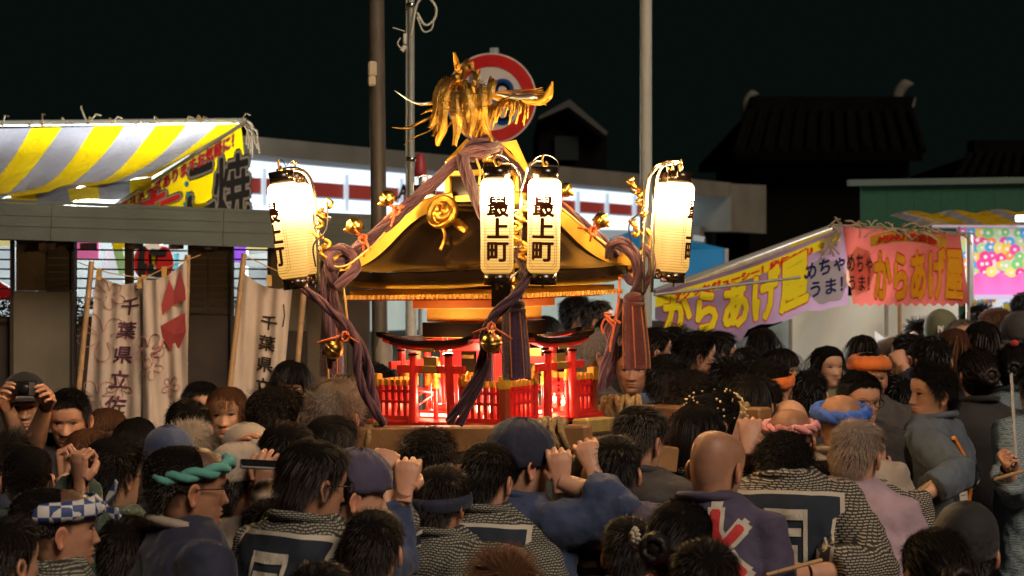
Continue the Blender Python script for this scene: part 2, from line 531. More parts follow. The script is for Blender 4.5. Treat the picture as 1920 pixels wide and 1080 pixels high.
# ---- street poles
def pole(name, label, px, d, rad, ztop, m_, cat='pole', pxt=None):
    base = P(px, HY, d); base.z = 0
    r = empty(name, base, label=label, cat=cat)
    return r
BROWNP = mat('brown_painted_pole', (.085, .075, .065), .45, var=.25, vscale=5, bump=.1)
GREYP = mat('galvanised_pole', (.38, .42, .41), .4, .3, var=.2, vscale=8)
WHITEP = mat('white_painted_pole', (.45, .48, .44), .5, var=.12, vscale=6)
r = pole('brown_lamp_post', 'thick brown steel post left of the gold phoenix', 718, 9.0, 0, 0, None)
m = MB(); m.tube([(0, 0, 0), (-.008, 0, 1.2), (-.05, 0, 5.2)], [.038, .036, .035], 20); m.build('shaft', BROWNP, r)
m = MB(); m.tube([(0, 0, 0), (0, 0, 1.66), (0, 0, 1.72)], [.044, .044, .038], 20); m.build('base_sleeve', mat('sleeve_grey', (.28, .25, .22), .5, var=.2), r)
m = MB(); m.box((-.045, -.02, 2.93), (.04, .05, .07), bev=.008); m.box((-.047, -.025, 2.875), (.035, .045, .045), bev=.006); m.build('sensor_box', mat('cream_box', (.5, .45, .33), .5), r)
r = pole('grey_utility_pole', 'thin grey pole with looped cable right of the brown post', 771, 9.7, 0, 0, None)
m = MB(); m.tube([(0, 0, 0), (0, 0, 5.5)], [.016, .016], 14); m.tube([(-.022, .006, 0), (-.022, .006, 5.5)], .006, 8); m.build('shaft', GREYP, r)
m = MB(); prof = []
z = .2
while z < 1.9:
    prof += [(.026, z), (.030, z + .006), (.026, z + .012)]; z += .012
m.lathe(prof, 14); m.build('ribbed_sleeve', mat('ribbed_grey', (.42, .42, .38), .4), r)
m = MB()
for zz in (3.30, 2.55, 2.05):
    m = MB(); m.lathe([(.016, zz - .01), (.024, zz - .01), (.024, zz + .01), (.016, zz + .01)], 12); m.build('clamp', STEEL, r)
m = MB(); zt = 3.325
pts = curve_pts([(.0, -.02, 3.15), (.03, -.03, 3.30), (.075, -.03, 3.335), (.12, -.03, 3.29), (.115, -.03, 3.23), (.07, -.03, 3.20), (.03, -.03, 3.26)], 8)
m.tube(pts, .006, 8); pts = curve_pts([(.115, -.03, 3.24), (.10, -.03, 3.18), (.06, -.03, 3.17), (.03, -.03, 3.24)], 6); m.tube(pts, .004, 6)
m.build('cable_loop', mat('cable_grey', (.55, .58, .5), .5), r)
m = MB(); m.tube([(-.03, -.02, 3.16), (-.03, -.02, 3.11)], .009, 8); m.tube([(-.025, -.02, 3.10), (-.045, -.02, 3.075)], .013, 8)
m.tube([(-.03, -.02, 3.17), (-.09, 0, 3.19)], .003, 5); m.tube(curve_pts([(-.04, -.02, 3.08), (-.065, -.02, 3.11), (-.05, -.02, 3.14)], 4), .003, 5)
m.build('camera', mat('cam_white', (.7, .7, .6), .5), r)
r = pole('white_lamp_post', 'tall plain white post behind the right hand lanterns', 1211, 10.2, 0, 0, None)
m = MB(); m.tube([(0, 0, 0), (0, 0, 6)], [.032, .030], 20); m.build('shaft', WHITEP, r)
m = MB(); m.lathe([(.031, 1.62), (.034, 1.62), (.034, 1.66), (.031, 1.66)], 16); m.build('band', GREYP, r)

# ---- round road sign, U-turn arrow
def disc(m, c, r0, r1, y, n=56, mi=0):
    vs = []; fs = []
    for k in range(n):
        a = 2 * math.pi * k / n
        vs += [(c[0] + r0 * math.cos(a), y, c[1] + r0 * math.sin(a)), (c[0] + r1 * math.cos(a), y, c[1] + r1 * math.sin(a))]
    for k in range(n):
        j = (k + 1) % n
        fs.append([2 * k, 2 * k + 1, 2 * j + 1, 2 * j])
    m.add(vs, fs, mi)
SGR = mat('sign_red', (.55, .008, .012), .35, var=.08, vscale=3)
SGW = mat('sign_white', (.62, .58, .54), .4, var=.06, vscale=3)
SGB = mat('sign_blue', (.008, .10, .40), .35)
ds = 13.0; sc = P(921, 184, ds)
r = empty('road_sign', (sc.x + .02, sc.y + .06, 0), label='round red ringed sign with a blue U-turn arrow behind the phoenix', cat='road sign')
m = MB(); m.tube([(0, 0, 0), (0, 0, 3.4)], .03, 12); m.build('post', GREYP, r)
def sign_face(zc, rad, par):
    b = MB(); M = Matrix.Translation(Vector((-.02, -.035, zc))) @ Matrix.Rotation(R(90), 4, 'X')
    b.lathe([(.001, -.01), (rad, -.01), (rad, .0), (.001, .0)], 56, M, smooth=False); p = b.build('plate', SGW, par)
    b = MB(); disc(b, (-.02, zc), rad * .70, rad * .965, -.039); b.build('red_ring', SGR, p)
    # U turn arrow
    b = MB(); w = rad * .085; pts = []
    h = rad * .33
    path = [(rad * .34, -rad * .1 - h * .2)]
    cen = [(-.02 + rad * .25 + rad * .17 * math.cos(R(a)), zc + rad * .19 + rad * .17 * math.sin(R(a))) for a in range(0, 181, 15)]
    cen = [(-.02 + rad * .42, zc - rad * .34)] + cen + [(-.02 + rad * .08, zc + rad * .02)]
    cen = [(-.02 + rad * .25 + rad * .17 * math.cos(R(a)), zc - rad * .34 + rad * .17 * math.sin(R(a))) for a in range(-170, -4, 15)] + cen
    for i in range(len(cen) - 1):
        p0 = Vector((cen[i][0], 0, cen[i][1])); p1 = Vector((cen[i + 1][0], 0, cen[i + 1][1]))
        d_ = (p1 - p0).normalized(); nn = Vector((-d_.z, 0, d_.x)) * w * .9
        ext = d_ * .004
        b.add([(q.x, -.041, q.z) for q in (p0 - nn - ext, p1 - nn + ext, p1 + nn + ext, p0 + nn - ext)], [[0, 1, 2, 3]])
    q = cen[-1]
    b.add([(q[0] - w * 2.4, -.0415, q[1]), (q[0] + w * 2.4, -.0415, q[1]), (q[0], -.0415, q[1] - w * 3)], [[0, 1, 2]])
    b.build('blue_arrow', SGB, p)
sign_face(sc.z, .298, r)
sign_face(P(916, 375, ds).z, .285, r)
b = MB(); b.box((-.02, -.02, sc.z), (.12, .02, .05)); b.build('bracket', GREYP, r)
r = empty('traffic_cone_lamp', P(788, HY, 11) - Vector((0, 0, HC)), label='red lamp housing on a thin post between grey pole and rope', cat='lamp')
m = MB(); m.tube([(0, 0, 0), (0, 0, 2.52)], .012, 8); m.build('post', GREYP, r)
m = MB(); m.lathe([(.001, 2.50), (.04, 2.50), (.036, 2.53), (.022, 2.62), (.001, 2.63)], 12); m.build('lamp_shade', mat('dull_red', (.35, .03, .04), .5), r)

# ---- grey boarded shelter on the left
sh = VPlane(0, 9.4, 700, 9.4)
shel = empty('shelter_building', P(250, HY, 9.6) - Vector((0, 0, HC)), label='low dark shelter with a grey boarded fascia and barred openings', cat='shelter')
FASC = mat('grey_fascia', (.13, .16, .15), .55, var=.18, vscale=5, bump=.15, bscale=30)
rows = [(368.5, 402), (376, 409), (401, 424), (421, 444), (446, 471.5)]
for k in range(4):
    (a0, a1), (b0, b1) = rows[k], rows[k + 1]
    for (xa, xb) in ((-260, 95), (96, 418), (419, 704)):
        f = lambda x, r_: r_[0] + (r_[1] - r_[0]) * (x + 80) / 785
        m = MB(); sh.quad(m, xa, f(xa, rows[k]) + .6, f(xa, rows[k + 1]) - .4, xb, f(xb, rows[k]) + .6, f(xb, rows[k + 1]) - .4, .02, -.03 + .012 * k + .001 * (k % 2))
        rel(m, shel).build('fascia_board', FASC, shel)
m = MB(); z1 = P(0, 460, 9.4).z
a = P(-260, 371, 9.44); b = P(703, 404, 9.44)
m.add([(a.x, a.y, 2.17), (b.x, b.y, 2.115), (b.x, b.y, b.z - .003), (a.x, a.y, a.z - .003), (a.x, a.y + 1.7, 2.17), (b.x, b.y + 1.7, 2.115), (b.x, b.y + 1.7, b.z - .003), (a.x, a.y + 1.7, a.z - .003)],
      [[0, 1, 2, 3], [1, 5, 6, 2], [3, 2, 6, 7], [0, 4, 5, 1], [0, 3, 7, 4], [4, 7, 6, 5]])
rel(m, shel).build('roof', mat('roof_dark', (.10, .10, .09), .6), shel)
PIER = mat('brown_pier', (.14, .105, .07), .7, var=.25, vscale=7, bump=.3, bscale=30)
PIERG = mat('grey_beige_panel', (.20, .17, .115), .7, var=.2, vscale=5)
DKW = mat('dark_timber', (.06, .042, .032), .6, var=.3, vscale=8)
wp = VPlane(0, 9.75, 700, 9.75)
def wq(name, x0, x1, y0, y1, mt, th=.08, off=0):
    m = MB(); wp.quad(m, x0, y0, y1, x1, y0, y1, th, off); return rel(m, shel).build(name, mt, shel)
ZB = 433 + 2.2 * F / 9.75
wq('wall_panel', -200, -28, 440, ZB, PIERG); 
wq('wall_panel', 30, 138, 440, 545, PIER); wq('wall_panel', 26, 138, 546, ZB, PIERG, .09, .01)
wq('wall_panel', 352, 434, 440, 590, PIER); wq('wall_panel', 352, 434, 591, ZB, DKW)
wq('wall_panel', 508, 575, 440, 620, PIERG); wq('wall_panel', 508, 575, 621, ZB, DKW)
wq('wall_panel', 576, 650, 440, ZB, PIER); wq('wall_panel', 651, 692, 440, ZB, DKW, .06, -.02)
for (x0, x1) in ((-28, 25), (144, 352), (440, 508)):
    wq('parapet', x0, x1, 596, ZB, DKW, .06, -.03)
for x in (139, 243, 436, 24, 505): wq('frame_post', x - (7 if x == 243 else 2.4), x + (7 if x == 243 else 2.4), 440, ZB, DKW, .05, .03)
for k in range(8):
    y = 468 + k * 18
    for (x0, x1) in ((-28, 25), (144, 352), (440, 505)):
        m = MB(); m.bar(wp.hit(x0, y, .012), wp.hit(x1, y + (x1 - x0) * .012, .012), .012, .008); rel(m, shel).build('window_bar', BLACKP, shel)
for k in range(9):      # louvre boards on the timber pier
    for (x0, x1) in ((358, 390), (394, 428), (90, 132)):
        y = 472 + k * 13
        if x0 == 90 and k > 5: continue
        m = MB(); wp.quad(m, x0, y, y + 10, x1, y, y + 10, .012, .016); rel(m, shel).build('louvre_board', DKW, shel)
for x in (72, 150, 240, 318, 385): 
    m = MB(); m.bar(sh.hit(x, 462, -.08), sh.hit(x, 462, -.3), .035, .03); rel(m, shel).build('rafter_end', mat('rafter', (.12, .06, .045), .6), shel)
m = MB()
for x in (20,): pass
m.poly([P(703, 404, 9.42), P(703, 471, 9.42), P(690, 471, 11), P(690, 404, 11)], .03, (1, 0, 0)); rel(m, shel).build('gable_board', FASC, shel)

# planting behind the openings
LEAF = mat('planting_leaf', (.05, .11, .025), .5, var=.5, vscale=20)
vs = []; fs = []
for k in range(2600):
    px = RNG.uniform(-60, 520); y = RNG.uniform(562, 640); c = P(px, y, RNG.uniform(10.1, 10.8))
    u = Vector(RNG.normal(size=3)).normalized() * RNG.uniform(.012, .03); w = u.cross(Vector(RNG.normal(size=3))).normalized() * .007
    o = len(vs); vs += [c - u, c + w, c + u, c - w]; fs.append([o, o + 1, o + 2, o + 3])
m = MB(); m.add(vs, fs); tag(m.build('hedge', LEAF), 'low leafy planting seen through the shelter openings', 'hedge', kind='stuff')

# ---- left stall: striped canopy, side banner, lamps
def banner_mat(name, fn, rough=.65): return node_mat(name, fn, rough)
def cloth_grid(c00, c10, c11, c01, nu, nv, sag=None):
    "grid between four corners; u along c00-c10, v to c01-c11"
    V = []; 
    for j in range(nv + 1):
        for i in range(nu + 1):
            u = i / nu; v = j / nv
            p = (c00 * (1 - u) + c10 * u) * (1 - v) + (c01 * (1 - u) + c11 * u) * v
            if sag: p = p + sag(u, v)
            V.append(p)
    Fc = [[j * (nu + 1) + i, j * (nu + 1) + i + 1, (j + 1) * (nu + 1) + i + 1, (j + 1) * (nu + 1) + i] for j in range(nv) for i in range(nu)]
    return V, Fc
def add_uv(o, nu, nv):
    me = o.data; uv = me.uv_layers.new(name='UV')
    for l in me.loops:
        i = l.vertex_index % ((nu + 1)); j = l.vertex_index // (nu + 1)
        uv.data[l.index].uv = (i / nu, j / nv)
def stripes(n_, c1, c2, duty, seam=True, trans=.35):
    def fn(N, L, b, tc):
        uvn = N.new('ShaderNodeUVMap'); sp = N.new('ShaderNodeSeparateXYZ'); L.new(uvn.outputs[0], sp.inputs[0])
        mu = N.new('ShaderNodeMath'); mu.operation = 'MULTIPLY'; mu.inputs[1].default_value = n_; L.new(sp.outputs[0], mu.inputs[0])
        fr = N.new('ShaderNodeMath'); fr.operation = 'FRACT'; L.new(mu.outputs[0], fr.inputs[0])
        gt = N.new('ShaderNodeMath'); gt.operation = 'GREATER_THAN'; gt.inputs[1].default_value = duty; L.new(fr.outputs[0], gt.inputs[0])
        mx = N.new('ShaderNodeMix'); mx.data_type = 'RGBA'; L.new(gt.outputs[0], mx.inputs[0])
        mx.inputs[6].default_value = (*c1, 1); mx.inputs[7].default_value = (*c2, 1)
        nz = N.new('ShaderNodeTexNoise'); nz.inputs['Scale'].default_value = 3; L.new(tc.outputs['Object'], nz.inputs['Vector'])
        m2 = N.new('ShaderNodeMix'); m2.data_type = 'RGBA'; m2.blend_type = 'MULTIPLY'; m2.inputs[0].default_value = .5
        L.new(mx.outputs[2], m2.inputs[6]); L.new(nz.outputs[0], m2.inputs[7]); L.new(m2.outputs[2], b.inputs['Base Color'])
        tr = N.new('ShaderNodeBsdfTranslucent'); L.new(m2.outputs[2], tr.inputs[0])
        ms = N.new('ShaderNodeMixShader'); ms.inputs[0].default_value = trans
        L.new(b.outputs[0], ms.inputs[1]); L.new(tr.outputs[0], ms.inputs[2])
        L.new(ms.outputs[0], [n for n in N if n.type == 'OUTPUT_MATERIAL'][0].inputs[0])
        wz = N.new('ShaderNodeTexNoise'); wz.inputs['Scale'].default_value = 5; wz.inputs['Distortion'].default_value = 1.5; L.new(tc.outputs['Object'], wz.inputs['Vector'])
        bp = N.new('ShaderNodeBump'); bp.inputs['Strength'].default_value = .8; bp.inputs['Distance'].default_value = .08
        L.new(wz.outputs[0], bp.inputs['Height']); L.new(bp.outputs[0], b.inputs['Normal'])
    return fn
LAMPW = mat('tube_lamp', (.9, .95, 1), .4, emit=(.85, .95, 1.0), estr=6.67)
TARPW = mat('white_tarp', (.72, .77, .72), .6, var=.12, vscale=2, bump=.5, bscale=3)
YEL = mat('yellow_print', (.70, .58, .01), .6, trans=.6, var=.12, vscale=3)
WHT = mat('white_print', (.75, .73, .66), .6, trans=.6)
BLK = mat('black_print', (.02, .018, .02), .6)
REDP = mat('red_print', (.78, .02, .02), .6, trans=.1)
POLEM = mat('tent_pipe', (.55, .56, .52), .35, .6)
WIREM = mat('twisted_wire', (.40, .32, .2), .6)

stall = empty('striped_stall', P(150, HY, 13) - Vector((0, 0, HC)), label='market stall with a yellow and grey striped canopy above the shelter roof', cat='stall')
c00 = P(-235, 246, 13.2); c10 = P(452, 232, 13.2); c11 = P(285, 332, 12.1); c01 = P(-400, 430, 12.1)
def sag(u, v): return (1 - max(0, u) ** 8) * Vector((0, 0, -.10 * math.sin(math.pi * v) - .035 * abs(math.sin(u * 17)) * v * (1 - v) * 4 - .03 * math.sin(u * 31 + v * 6) * v))
V, Fc = cloth_grid(c00, c10, c11, c01, 70, 14, sag)
m = MB(); m.add(V, Fc, 0, True); o = rel(m, stall).build('canopy', node_mat('striped_tarp', stripes(5.87, (.30, .29, .33), (.80, .56, .004), .51)), stall); add_uv(o, 70, 14)
V, Fc = cloth_grid(c01, c11, P(330, 300, 12.0), P(-400, 470, 12.3), 40, 4, lambda u, v: Vector((0, 0, -.02 * math.sin(u * 25) * v)))
# drooping front hem
V, Fc = cloth_grid(c01, c11, c11 + Vector((-.05, .25, -.03)), c01 + Vector((0, .3, -.22)), 50, 4, lambda u, v: Vector((0, 0, -.03 * (1 + math.sin(u * 22)) * v)))
m = MB(); m.add(V, Fc, 0, True); o = rel(m, stall).build('canopy_hem', _M['striped_tarp'], stall); add_uv(o, 50, 4)
m = MB(); m.tube([c00 + Vector((0, .03, .045)), c10 + Vector((.03, .03, .02))], .019, 10); rel(m, stall).build('ridge_pipe', mat('lit_pipe', (.7, .78, .82), .35, .3), stall)
m = MB(); m.tube([P(462, 228, 13.0), P(195, 398, 12.1)], .013, 8); rel(m, stall).build('side_pipe', POLEM, stall)
m = MB(); m.tube([P(398, 284, 12.9), P(222, 393, 12.3)], .018, 8); rel(m, stall).build('tube_lamp', mat('tube_lamp2', (.9, .95, 1), .4, emit=(.85, .95, 1.0), estr=0.762), stall)
m = MB()
for x in (5, 57, 80, 125, 165, 210, 257, 290, 345, 375, 437, 450, 455):
    c = P(x, 236 - x * .012, 13.18)
    for k in range(3):
        d_ = Vector(RNG.normal(size=3)) * .035; d_.z = abs(d_.z)
        m.tube([c, c + d_, c + d_ * 1.3 + Vector((.02, 0, -.03))], .004, 4)
for k in range(7):
    c = P(456, 230, 13); m.tube([c, c + Vector((.03 + .01 * k, 0, -.05 - .02 * (k % 3))), c + Vector((.02 + .015 * k, 0, -.14 - .03 * (k % 4)))], .005, 4)
m.add([P(366, 226, 13.1), P(372, 214, 13.1), P(380, 224, 13.1), P(384, 229, 13.1)], [[0, 1, 2, 3]])
tag(rel(m, stall).build('tie_cord', WIREM, stall), kind='stuff')
# back wall, posts, lamps
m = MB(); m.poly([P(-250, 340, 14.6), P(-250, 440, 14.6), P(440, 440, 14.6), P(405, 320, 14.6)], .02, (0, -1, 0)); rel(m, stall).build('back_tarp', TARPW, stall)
m = MB(); m.poly([P(-250, 442, 14.5), P(-250, 640, 14.5), P(505, 640, 14.5), P(505, 442, 14.5)], .02, (0, -1, 0)); rel(m, stall).build('dark_backing', mat('dim_backing', (.10, .11, .11), .7, var=.5, vscale=4), stall)  # dark sheet added so the view through the openings stays dim
for (x, y0) in ((139, 352), (70, 365), (300, 345), (462, 300)):
    b0 = P(x, y0, 13.6); m = MB(); m.bar(b0, Vector((b0.x, b0.y, 0)), .03, .03); rel(m, stall).build('post', mat('post_white', (.6, .62, .6), .4), stall)
m = MB(); m.bar(P(80, 372, 13.5), P(150, 345, 13.5), .04, .05); rel(m, stall).build('beam', mat('post_white'), stall)
for (x, y) in ((60, 352), (195, 352)):
    m = MB(); m.tube([P(x - 26, y, 13.7), P(x + 30, y - 2, 13.7)], .03, 10); rel(m, stall).build('tube_lamp', LAMPW, stall)
def area(name, loc, sx, sy, e, col, rot=(0, 0, 0), parent=None):
    l = bpy.data.lights.new(name, 'AREA'); l.shape = 'RECTANGLE'; l.size = sx; l.size_y = sy; l.energy = e; l.color = col
    o = bpy.data.objects.new(name, l); COL.objects.link(o); o.location = loc; o.rotation_euler = rot
    return o
area('stall_lamp', P(150, 352, 13.4) + Vector((0, 0, .0)), 2.2, .2, 70, (.9, .97, 1), (R(40), 0, 0))
area('stall_lamp', P(100, 352, 13.45), 2.2, .2, 34, (.9, .97, 1), (R(160), 0, 0))
area('stall_lamp', P(360, 330, 13.5), .8, .3, 18, (.95, 1, .95), (R(-80), 0, 0))
# side banner
bn = MB(); A, B_, C_, D_ = P(212, 392, 12.2), P(452, 236, 13.0), P(469, 400, 13.0), P(212, 470, 12.2)
bn.poly([A, D_, C_, B_], .004, (0, -1, 0)); ban = rel(bn, stall).build('side_banner', YEL, stall)
def bf(x, y, off=0.0):
    d = 12.2 + (x - 212) / 257 * .8; return P(x, y, d - off)
def diag(u, v):   # text row climbing along the pipe
    x = 226 + 212 * u; y = 402 - 126 * u - (22 + 5 * u) * v
    return x, y
for (bold, off, mt) in ((.11, .006, WHT), (.04, .011, REDP)):
    m = MB(); lettering('マヨネーズありますお気軽に！', lambda u, v: bf(*diag(u, v), off), None, bold=bold, mb=m); rel(m, stall).build('lettering', mt, ban)
for (bold, off, mt, k) in ((.06, .006, WHT, 0), (.085, .0045, BLK, 0), (.02, .011, REDP, 0)):
    m = MB(); lettering('た', lambda u, v: bf(262 + 75 * u, 440 - 72 * v - 30 * u, off), None, bold=bold, mb=m); rel(m, stall).build('lettering', mt, ban)
for (bold, off, mt) in ((.085, .0045, BLK), (.06, .006, WHT), (.02, .011, BLK)):
    m = MB(); lettering('こ', lambda u, v: bf(352 + 50 * u, 412 - 92 * v - 18 * u, off), None, bold=bold, mb=m)
    lettering('焼', lambda u, v: bf(402 + 66 * u, 425 - 125 * v - 16 * u, off), None, bold=bold, mb=m); rel(m, stall).build('lettering', mt, ban)
m = MB()
for (x, y) in ((350, 345), (352, 365), (305, 392), (345, 385)): 
    c = bf(x, y, .01); m.add([c + Vector((.015 * math.cos(a), 0, .02 * math.sin(a))) for a in np.linspace(0, 2 * math.pi, 9)[:-1]], [list(range(7, -1, -1))])
rel(m, stall).build('blue_dots', mat('blue_dot', (.02, .3, .5), .6), ban)

# goods and printed panels under the stall, seen through the openings
def flat_sign(name, label, cat, pts, d, mt, thick=.02, extra=None):
    c = P(sum(p[0] for p in pts) / len(pts), HY, d); 
    r = empty(name, (c.x, c.y, 0), label=label, cat=cat)
    m = MB(); m.poly([P(x, y, d) for x, y in pts][::-1], thick, (0, -1, 0)); rel(m, r).build('panel', mt, r)
    return r
def ell(cx, cy, rx, ry, n=28, a0=0, a1=360): return [(cx + rx * math.cos(R(a0 + (a1 - a0) * k / n)), cy - ry * math.sin(R(a0 + (a1 - a0) * k / n))) for k in range(n + (0 if a1 - a0 == 360 else 1))]
PINK = mat('pink_panel', (.8, .15, .42), .6, emit=(.9, .2, .5), estr=0.167)  # the boards' weak glow stands in for the stall lamps' light on them
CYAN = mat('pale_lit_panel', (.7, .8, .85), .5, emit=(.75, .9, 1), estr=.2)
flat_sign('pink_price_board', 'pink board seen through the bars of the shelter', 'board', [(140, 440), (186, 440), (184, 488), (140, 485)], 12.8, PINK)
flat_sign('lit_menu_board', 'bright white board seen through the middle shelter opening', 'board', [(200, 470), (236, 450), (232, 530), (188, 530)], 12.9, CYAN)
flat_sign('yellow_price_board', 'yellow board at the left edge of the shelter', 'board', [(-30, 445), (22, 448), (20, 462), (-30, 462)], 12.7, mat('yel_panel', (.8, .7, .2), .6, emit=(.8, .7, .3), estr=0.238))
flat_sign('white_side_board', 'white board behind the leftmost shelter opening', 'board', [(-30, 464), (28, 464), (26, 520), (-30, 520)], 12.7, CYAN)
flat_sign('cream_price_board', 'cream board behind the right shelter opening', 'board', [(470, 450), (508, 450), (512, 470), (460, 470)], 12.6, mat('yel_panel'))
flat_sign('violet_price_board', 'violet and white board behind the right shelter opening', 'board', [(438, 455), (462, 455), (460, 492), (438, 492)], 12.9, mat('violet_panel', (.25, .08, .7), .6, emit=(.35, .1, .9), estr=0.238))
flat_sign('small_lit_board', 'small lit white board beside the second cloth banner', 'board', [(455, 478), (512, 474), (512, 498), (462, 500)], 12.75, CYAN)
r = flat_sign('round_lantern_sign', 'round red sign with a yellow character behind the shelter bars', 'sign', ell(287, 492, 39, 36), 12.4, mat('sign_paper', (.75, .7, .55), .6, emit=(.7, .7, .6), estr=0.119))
for pts, mt in ((ell(268, 492, 17, 30), REDP), (ell(308, 492, 17, 30), REDP), (ell(287, 484, 8, 18), YEL)):
    m = MB(); m.poly([P(x, y, 12.37) for x, y in pts][::-1], .004, (0, -1, 0)); rel(m, r).build('print', mt, r)
m = MB(); lettering('に', lambda u, v: P(262 + 50 * u, 520 - 56 * v, 12.36), None, bold=.05, mb=m); rel(m, r).build('lettering', BLK, r)
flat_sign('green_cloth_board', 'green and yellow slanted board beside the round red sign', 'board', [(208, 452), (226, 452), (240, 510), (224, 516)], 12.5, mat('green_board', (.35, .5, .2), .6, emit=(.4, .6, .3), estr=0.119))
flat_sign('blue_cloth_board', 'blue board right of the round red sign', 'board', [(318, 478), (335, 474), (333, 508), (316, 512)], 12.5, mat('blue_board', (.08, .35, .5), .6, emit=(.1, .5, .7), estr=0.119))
r = flat_sign('parked_car_bonnet', 'red car bonnet glimpsed at the far left', 'car', [(-60, 520), (-10, 522), (14, 536), (26, 548), (24, 562), (-60, 566)], 11.8, mat('car_red', (.4, .01, .015), .2, coat=1))

# ---- cloth banners on bamboo
CLOTH = mat('banner_cloth', (.56, .47, .40), .8, var=.12, vscale=6, bump=.25, bscale=12)
BAMB = mat('bamboo_pole', (.48, .30, .15), .45, var=.25, vscale=14)
PRP = mat('purple_ink', (.10, .035, .07), .8)
PINKI = mat('faded_pink_ink', (.50, .22, .19), .8)
PINKR = mat('faded_red_ink', (.40, .06, .06), .8)
def bannercloth(root, x0a, x1a, y0, x0b, x1b, y1, d, seed, cols=18, rws=26):
    def f(u, v, off=0.0):
        xa = x0a + (x1a - x0a) * u; xb = x0b + (x1b - x0b) * u
        x = xa + (xb - xa) * v; y = y0[0] * (1 - u) + y0[1] * u + 14 * math.sin(math.pi * u) * (1 - v) ** 3; y = y + (y1 - y) * v
        w = .022 * math.sin(u * 9 + seed + v * 1.5) * (.3 + v) + .012 * math.sin(u * 21 + seed * 2 - v * 3)
        return P(x, y, d + w - off)
    V = [f(i / cols, j / rws) for j in range(rws + 1) for i in range(cols + 1)]
    Fc = [[j * (cols + 1) + i, (j + 1) * (cols + 1) + i, (j + 1) * (cols + 1) + i + 1, j * (cols + 1) + i + 1] for j in range(rws) for i in range(cols)]
    m = MB(); m.add(V, Fc, 0, True); o = rel(m, root).build('cloth', CLOTH, root)
    return o, f
def blossom(m, f, cu, cv, r, k=1.7, n=5, w=.006):
    for p in range(n):
        a0 = 2 * math.pi * p / n + .3
        pts = []
        for t in range(11):
            tt = t / 10; a = a0 + (tt - .5) * 1.1; rr = r * (.25 + .75 * abs(math.sin(math.pi * tt)) ** .5)
            pts.append(f(cu + rr * math.cos(a) * k, cv + rr * math.sin(a) * .45, .004))
        m.tube(pts, w * .28, 4, caps=False)
nb = empty('cloth_banner', P(225, HY, 8.9) - Vector((0, 0, HC)), label='white cloth banner with pink blossoms and a column of purple characters', cat='banner')
c1, f1 = bannercloth(nb, 180, 270, (513, 524), 150, 262, 862, 8.9, .4)
lettering('千葉県立佐', lambda u, v: f1(.56 + .38 * u - .22 * (1 - v), .09 + .66 * (1 - v), .005), PRP, parent=None, vertical=True, spacing=1.32, bold=.02, div=.25)
o = bpy.data.objects['lettering'] if False else COL.objects[-1]
def reparent(o, par, root):
    o.data.transform(Matrix.Translation(-root.location)); o.parent = par
reparent(o, c1, nb)
m = MB(); blossom(m, f1, .25, .33, .30); blossom(m, f1, .22, .66, .22); blossom(m, f1, .3, .08, .20); blossom(m, f1, .6, .60, .14)
tag(rel(m, nb).build('blossom_print', PINKI, c1), kind='stuff')
nb2 = empty('cloth_banner', P(312, HY, 8.85) - Vector((0, 0, HC)), label='white cloth banner with faded red shapes, right of the purple characters', cat='banner')
c2, f2 = bannercloth(nb2, 268, 350, (524, 486), 268, 354, 862, 8.85, 2.0)
m = MB()
for pts in ([(.42, .16), (.60, .03), (.72, .12), (.84, .02), (.96, .14), (.97, .20), (.70, .19), (.44, .22)], [(.40, .28), (.95, .26), (.97, .36), (.82, .43), (.62, .43), (.46, .36)]):
    P0 = [f2(u, v, .005) for u, v in pts]; c = sum(P0, Vector()) / len(P0)
    m.add(P0 + [c], [[i, len(P0), (i + 1) % len(P0)] for i in range(len(P0))])
rel(m, nb2).build('red_print', PINKR, c2)
m = MB(); blossom(m, f2, .12, .40, .22, w=.008); blossom(m, f2, .2, .50, .15, w=.006); blossom(m, f2, .62, .62, .12)
m.tube([f2(.2, .42, .004), f2(.38, .41, .004), f2(.46, .36, .004)], .006, 4); tag(rel(m, nb2).build('line_print', PINKI, c2), kind='stuff')
nb3 = empty('cloth_banner', P(495, HY, 8.9) - Vector((0, 0, HC)), label='grey cloth banner with dark slanted characters below the left lanterns', cat='banner')
c3, f3 = bannercloth(nb3, 452, 548, (508, 540), 428, 520, 850, 8.9, 4.0)
lettering('千葉県立佐', lambda u, v: f3(.42 + .34 * u + .02 * (v), .18 + .60 * (1 - v), .005), INK, vertical=True, spacing=1.3, bold=.02, div=.25)
reparent(COL.objects[-1], c3, nb3)
m = MB(); m.tube([f3(.86, .1, .004), f3(.90, .17, .004), f3(.88, .24, .004)], .003, 4); rel(m, nb3).build('line_print', INK, c3)
def bamboo(px0, y0, px1, y1, d, label):
    a = P(px0, y0, d); b = P(px1, y1, d); t = (a.z) / max(1e-3, a.z - b.z); base = a + (b - a) * t
    r = empty('bamboo_pole', base, label=label, cat='pole')
    m = MB(); pts = [base.lerp(a, k / 6) for k in range(7)]
    m.tube(pts, .0125, 10); rel(m, r).build('stake', BAMB, r)
    m = MB()
    for k in range(1, 7):
        q = base.lerp(a, k / 6.5); m.tube([q - (a - base).normalized() * .006, q, q + (a - base).normalized() * .006], [.013, .0155, .013], 10)
    rel(m, r).build('node', BAMB, r); return r
bamboo(172, 490, 146, 745, 8.82, 'pale stake holding the left edge of the blossom banner')
bamboo(352, 478, 345, 745, 8.86, 'pale stake at the right edge of the red shape banner')
bamboo(458, 475, 438, 660, 8.84, 'pale stake left of the grey cloth banner')
bamboo(570, 540, 558, 680, 8.88, 'pale stake right of the grey cloth banner')
m = MB()
for (a, b) in (((146, 492), (205, 512)), ((205, 512), (268, 522)), ((268, 522), (305, 505)), ((305, 505), (376, 478)), ((455, 478), (545, 520))):
    m.tube([P(*a, 8.84), P(*b, 8.84)], .0025, 5)
